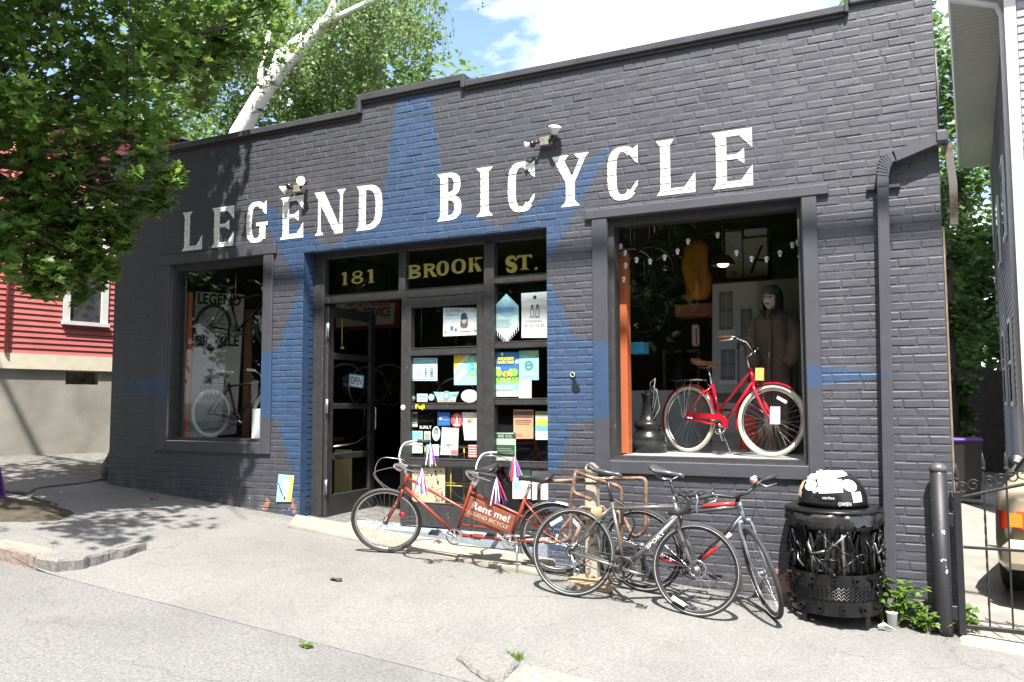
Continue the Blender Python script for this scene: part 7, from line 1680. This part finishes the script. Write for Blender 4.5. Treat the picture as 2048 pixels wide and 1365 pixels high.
# maple: trunk stands in the pit just out of the picture
base = Vector((-9.15,-2.05,gz(-9.15,-2.05)-.1)); MT = thing('maple_tree', 'leafy street maple overhanging the shop corner from the tree pit', 'tree', base)
fork_ = base+Vector((.15,.05,3.6))
mb = MB(); mb.tube([base, base+Vector((0,0,.25)), base+Vector((.03,.02,1.5)), fork_], [.30,.23,.19,.17], 12); mb.build('trunk', m_bark, MT)
blobs = [(Vector((-8.0,-2.6,7.9)), (2.3,2.2,2.3), 3600), (Vector((-6.9,-3.2,7.4)), (1.4,1.4,1.4), 1100), (Vector((-8.0,-1.9,7.6)), (1.3,1.2,1.3), 1900), (Vector((-6.6,-1.4,7.5)), (.55,.6,.5), 260), (Vector((-6.8,-2.6,6.4)), (1.0,1.0,1.0), 1000), (Vector((-8.2,-1.4,6.6)), (1.2,.8,1.1), 1000), (Vector((-6.3,-4.4,6.9)), (1.3,1.1,1.1), 750), (Vector((-7.6,-3.6,5.9)), (1.2,1.2,.9), 700), (Vector((-8.4,-2.2,5.6)), (1.1,1.0,.9), 800)]
def pb_(px, py, dep, r, n): return (CAM+ray(px,py)*dep, (r,r,r*.85), int(n*1.55))
blobs += [pb_(20,180,8.4,1.25,1000), pb_(170,120,8.6,1.15,900), pb_(300,60,9.6,1.0,650), pb_(420,20,10.3,.95,520), pb_(520,10,10.4,.55,190), pb_(60,400,8.2,.78,620), pb_(170,330,8.4,.70,480), pb_(280,270,8.2,.52,300), pb_(20,500,7.8,.48,300), pb_(120,520,8.0,.42,230), pb_(200,500,8.2,.33,130), pb_(300,380,8.0,.33,130), pb_(350,355,7.9,.19,50), pb_(230,420,8.2,.40,190), pb_(430,110,10.4,.60,210), pb_(370,160,10.0,.55,190), pb_(90,585,8.0,.22,60), pb_(195,545,8.3,.26,90), pb_(150,470,8.1,.4,200), pb_(222,470,8.3,.24,80), pb_(150,590,8.2,.14,26), pb_(480,90,10.4,.40,100)]
lv = MB(); lm = MB(); tips = []
for c, r, n in blobs:
    q = limb(lm, fork_+rdir(rg)*.05, c, .055, .010, rg, 8, .35)
    for j in range(7):
        e = c+Vector([rdir(rg)[i]*r[i]*.85 for i in range(3)]); limb(lm, q[rg.randint(4,7)], e, .016, .004, rg, 5, .3)
    cl = [c+Vector([rdir(rg).normalized()[i]*r[i]*rg.uniform(.35,1) for i in range(3)]) for _ in range(max(4, n//22))]
    for j in range(n):
        o = cl[rg.randrange(len(cl))]; p = o+rdir(rg)*.30*min(1, r[0]*1.1)
        nn = Vector((rg.gauss(0,.55), rg.gauss(-.15,.55), 1)); up = Vector((rg.gauss(0,1), rg.gauss(0,1), -.9)); leaf_maple(lv, p, nn, up, .92*rg.choice((rg.uniform(.055,.09),rg.uniform(.085,.125),rg.uniform(.11,.15))))
lv.build('crown', m_maple, MT); lm.build('branches', m_bark, MT)
# birch leaning over the roof
BT = thing('birch_tree', 'white barked birch leaning over the shop roof', 'tree', (-11.0,4.2,base_z(-11)))
def bp_(px, py, dep=13.9): return CAM+ray(px,py)*dep
tr = [Vector((-11.2,4.0,.7)), bp_(425,420,14.2), bp_(478,268), bp_(520,196), bp_(565,135), bp_(615,82), bp_(662,30), bp_(690,-40)]
mb = MB(); mb.tube(tr, [.19,.17,.155,.142,.125,.10,.085,.07], 12); mb.build('trunk', m_birch, BT)
mb = MB(); mb.tube([bp_(640,52,13.8), bp_(690,28,13.7), bp_(745,2,13.6), bp_(820,-40,13.4)], [.07,.055,.05,.035], 9); mb.build('limb', m_birch, BT)
mb = MB(); mb.tube([bp_(538,172,14), bp_(560,110,14.2), bp_(605,70,14.3)], [.10,.09,.05], 9); mb.build('limb', m_birch, BT)
mb = MB(); mb.tube([bp_(520,190,14), bp_(522,140,14.2), bp_(540,60,14.3)], [.07,.05,.03], 8); mb.build('limb', m_birch, BT)
lv = MB(); tw = MB()
def birch_twigs(px0, px1, py0, py1, d0, d1, n, l0, l1, per):
    for i in range(n):
        a = CAM+ray(rg.uniform(px0,px1), rg.uniform(py0,py1))*rg.uniform(d0,d1); l = rg.uniform(l0,l1); dr = Vector((rg.uniform(-.35,.5), rg.uniform(-.3,.3), 0)); pts = []
        for k in range(6): f = k/5; pts.append(a+dr*l*f*(1-.4*f)+Vector((0,0,-l*f*f*.8+.15*l*f)))
        tw.tube(pts, [.006,.005,.004,.003,.003,.002], 3, cap=False)
        for k in range(per):
            f = rg.uniform(.0,1); j = min(4, int(f*5)); p = pts[j].lerp(pts[j+1], f*5-j)+rdir(rg)*.09; leaf_small(lv, p, rdir(rg)+Vector((0,-.2,.5)), Vector((rg.gauss(0,.6), rg.gauss(0,.6), -1)), rg.uniform(.055,.085))
birch_twigs(430,760,-60,150,14.3,17.0,420,.5,1.5,30); birch_twigs(640,840,-50,70,13.6,15.8,130,.5,1.5,26); birch_twigs(780,880,-60,90,12.8,15.5,70,.4,1.1,24); birch_twigs(360,560,60,210,14.6,17,130,.5,1.2,28); birch_twigs(560,760,110,190,14.4,16.8,110,.4,.9,28); birch_twigs(300,470,-60,120,15.4,17.8,170,.6,1.4,28); birch_twigs(480,640,-20,120,12.6,13.5,26,.5,1.1,22); birch_twigs(915,960,-60,-25,13,14,7,.3,.6,9)
lv.build('crown', m_birchleaf, BT); tw.build('twigs', m_bark, BT)
def far_tree(name, label, base, h, blobs, n, sz, seed, mat=m_treeleaf, group=None):
    rg = random.Random(seed); T_ = thing(name, label, 'tree', base, group); base = Vector(base)
    mb = MB(); mb.tube([base+Vector((0,0,-.2)), base+Vector((.1,0,h*.3)), base+Vector((.2,.1,h*.75))], [h*.035,h*.026,h*.012], 9); mb.build('trunk', m_bark, T_)
    lv = MB(); lb = MB(); tot = sum(b[1] for b in blobs)
    for c, r in blobs:
        c = base+Vector(c); limb(lb, base+Vector((.1,0,h*.3)), c, h*.012, .02, rg, 6)
        cl = [c+rdir(rg).normalized()*r*rg.uniform(.4,1) for _ in range(max(6, int(r*14)))]
        for j in range(int(n*r/tot)):
            o = cl[rg.randrange(len(cl))]; leaf_small(lv, o+rdir(rg)*.33*r, Vector((rg.gauss(0,.6), rg.gauss(-.3,.6), 1)), Vector((rg.gauss(0,1), rg.gauss(0,1), -.8)), sz*rg.uniform(.7,1.3))
    lv.build('crown', mat, T_); lb.build('branches', m_bark, T_); return T_
far_tree('garden_tree', 'tall full green tree rising behind the alley between shop and grey house', (1.3,22,-.1), 13, [((0,0,4.5),2.6),((-.6,-.6,7.5),2.4),((.4,.5,10),2.2),((-.9,.3,12.2),2.0),((-1.6,-1,2.6),1.8),((-.5,-2.5,5.5),1.6),((-2.2,-2,8),1.8),((-2.4,-2.2,11),1.8),((-2,-1.5,13.5),1.8),((.9,-2.6,3.4),1.5),((1.6,-1.5,5.5),1.8)], 20000, .26, 3)
far_tree('garden_tree', 'dense tree behind the birch and the red house', (-16.5,11,1.2), 12, [((0,0,6),2.8),((2.6,-1,6.5),2.6),((-2.6,-1,7),2.8),((.8,0,9.5),2.8),((4.5,1,7.5),2.2),((-5,-1.5,6.5),2.8),((-7.5,-3,7),2.6),((3.5,0,9.5),2.2),((-4,-1,10),2.6)], 15000, .27, 4)
far_tree('garden_tree', 'slender tree growing in the alley behind the shop corner', (-10.2,6.2,.8), 9, [((-.3,0,5.5),1.3),((.5,0,6.6),1.4),((-.6,.3,7.4),1.3),((1.6,.2,6.4),1.1),((-1.2,-.6,6.3),1.2)], 6500, .13, 14)
far_tree('ivy_tree', 'ivy covered small tree against the side of the alley', (.48,13.5,-.1), 7, [((-.1,0,2.2),.7),((.0,.2,3.6),.8),((-.1,.4,5.0),.8),((0,.6,6.4),.8),((.3,.5,1.2),.7)], 6500, .14, 6)
# trees and a dark terrace across the street, mirrored in the shop windows
for i, (x, y, lab) in enumerate(((-7.5,-14,'street tree across the road opposite the doors'),(-2.0,-15,'street tree across the road opposite the big window'),(3.5,-14,'street tree across the road opposite the gate'),(-13,-14.5,'street tree across the road opposite the alley'))):
    far_tree('street_tree', lab, (x,y,road_z(x,y)), 12, [((0,0,4.5),2.5),((1.5,.3,6.5),2.5),((-1.6,-.2,6.8),2.5),((0,0,9),2.4),((-.6,.2,11),1.8)], 4600, .40, 40+i, m_treeleaf, 'trees across the street')
for i, (x, y, lab) in enumerate(((-15.5,-2.4,'unseen tree added just uphill of the maple to darken the wall'),(-21,-2.6,'unseen tree added second uphill of the maple to darken the wall'),(-27,-2.6,'unseen tree added third uphill of the maple to darken the wall'),(-19.5,-14,'unseen tree added across the road uphill of the alley to darken the wall'),(-26,-14,'unseen tree added across the road far uphill to darken the wall'),(-33,-8,'unseen broad tree added uphill to darken the wall'))):  # unseen trees added uphill so the left wall reflects less light
    far_tree('street_tree', lab, (x,y,gz(x,y)), 12, [((0,0,3.6),2.4),((1.3,.3,6),2.5),((-1.4,-.2,6.4),2.5),((0,0,8.6),2.4),((0,-1.8,5),2.0)], 4200, .42, 60+i, m_treeleaf, 'unseen trees added uphill to darken the wall')
OH = thing('terrace_house', 'dark brick house across the street from the shop', 'house', (-4,-22,0)); MB().box((-24,-27,-1),(14,-21,9)).build('wall', M('dark_brick', (.10,.06,.05), .85, 0, .2, .3, 4), OH)
mb = MB(); mb.add([(-16.4,-27.4,9.001),(8.4,-27.4,9.001),(8.4,-20.6,9.001),(-16.4,-20.6,9.001),(-16.4,-24,12),(8.4,-24,12)], [(0,1,5,4),(2,3,4,5),(0,4,3),(1,2,5),(3,2,1,0)]); mb.build('roof', M('roof_felt', (.06,.06,.065), .8), OH)
for i in range(7):
    for z in (1.6, 5.0):
        x = -14.6+3.3*i; f = MB().bbox((x,-21.0,z),(x+1.3,-20.94,z+1.9),.01).build('window', m_whitetrim, OH); MB().box((x+.1,-20.938,z+.1),(x+1.2,-20.93,z+1.8)).build('pane', m_cglass, f)
# ------------------------------------------------------------------ weeds, litter, small plants
def weed(name, label, c, n, h, spread, sz, seed, cat='weed', group=None):
    rg = random.Random(seed); T_ = thing(name, label, cat, c, group); st = MB(); lv = MB(); c = Vector(c)
    for i in range(n):
        a = rg.uniform(0,6.28); e = c+Vector((math.cos(a)*spread*rg.uniform(.2,1), math.sin(a)*spread*.5*rg.uniform(.2,1), h*rg.uniform(.35,1))); m_ = c.lerp(e,.5)+Vector((0,0,h*.15)); st.tube([c+rdir(rg)*.03*Vector((1,1,0)).length*.3, m_, e], [.004,.003,.002], 4, cap=False)
        for k in range(rg.randint(6,11)):
            f = rg.uniform(.3,1); p = m_.lerp(e, f) if f > .5 else c.lerp(m_, f*2); d = rdir(rg); d.z *= .4; leaf_small(lv, p, Vector((rg.gauss(0,.4),rg.gauss(-.2,.4),1)), d+Vector((0,0,-.15)), sz*rg.uniform(.6,1.3))
    st.build('stems', M('weed_stem', (.12,.18,.05), .7), T_); lv.build('leaves', m_weed, T_)
p = GP(1795,1243); p.y -= .02
weed('weed', 'bright green leafy weeds sprouting at the foot of the drainpipe', (p.x,min(p.y,-.1),gz(p.x,p.y)), 26, .33, .24, .055, 1); weed('weed', 'low weeds growing between drainpipe and bollard', (p.x+.2,-.13,gz(p.x+.2,-.13)), 18, .18, .16, .045, 2); weed('weed', 'tall thin weed leaning out beside the litter bin', (p.x-.10,-.10,gz(p.x,-.1)), 4, .52, .10, .10, 3)
weed('weed', 'little weed at the foot of the iron gate post', (gx0+.06,YG+.08,gz(gx0,YG)), 5, .22, .06, .06, 4)
for lab, px, py, n, h in (('small green tuft sprouting under the rounded kerb stone',133,1138,5,.05),('larger green tuft sprouting under the rounded kerb stone',167,1132,6,.07),('tiny weed growing in the gutter line of the road',616,1294,5,.035)):
    q = GP(px,py); weed('weed_tuft', lab, q+Vector((0,-.02,0)), n, h, .05, .028, px)
q = GP(1022,1318); T_ = thing('grass_tuft', 'bright green grass tuft beside the pointed granite block', 'grass', q); gm = MB(); rg = random.Random(8)
for i in range(150):
    a = q+Vector((rg.uniform(-.07,.07), rg.uniform(-.05,.05), .0)); e = a+Vector((rg.uniform(-.04,.04), rg.uniform(-.03,.03), rg.uniform(.02,.055))); w = Vector((.003,0,0)); gm.add([a-w, a+w, e], [(0,1,2)])
gm.build('blades', m_weed, T_)
cp_ = GP(1785,1257); mb = MB(); mb.lathe(cp_+Vector((0,0,.0)), [(.028,0),(.038,.11),(.041,.112),(.041,.118)], 16); tag(mb.build('paper_cup', m_paper), 'white paper cup standing among the weeds', 'cup')
cp_ = GP(1768,1262); mb = MB(); vs = [cp_+Vector((RND.uniform(-.04,.04)+.05*math.cos(a), .03*math.sin(a), RND.uniform(.0,.05))) for a in lin(0,5.6,8)]; mb.add(vs+[cp_+Vector((0,0,.06))], [(i,(i+1) % 8,8) for i in range(8)]); tag(mb.build('crumpled_paper', m_paper), 'crumpled white paper scrap beside the cup', 'litter')
for lab, px, py, mt in (('brown dead leaf on the pavement by the dark wall',308,1000,M('dead_leaf', (.22,.10,.06), .8)),('dark twig scrap on the pavement before the doors',672,1162,m_dirt)):
    q = GP(px,py); mb = MB(); vs = [q+Vector((.06*math.cos(a), .035*math.sin(a), .012+.012*math.sin(3*a))) for a in lin(0,5.5,9)]; mb.add(vs+[q+Vector((0,0,.02))], [(i,(i+1) % 9,9) for i in range(9)]); tag(mb.build('litter_scrap', mt), lab, 'litter')
# purple A-board whose edge shows by the tree pit
ab = GP(-34,1012); AB = thing('pavement_sign', 'purple and black folding pavement sign beside the tree pit', 'sign', ab)
for s_, nm in ((1,'front'),(-1,'back')):
    mb = MB(); c = ab+Vector((-.33,.02,.42)); mb.obox(c+Vector((0,-.12*s_,0)), (.33,.0,0), (0,.010,.003*s_), (0,.10*s_,.42)); o = mb.build('board', M('purple_board', (.07,.02,.16), .4), AB)
    if s_ == 1: mb = MB(); mb.obox(c+Vector((.16,-.158,-.10)), (.16,0,0), (0,.003,0), (0,.05,.20)); mb.build('print', PM(.05,.42,.52), o)
for o in bpy.data.objects:
    if '_w' in o: del o['_w']
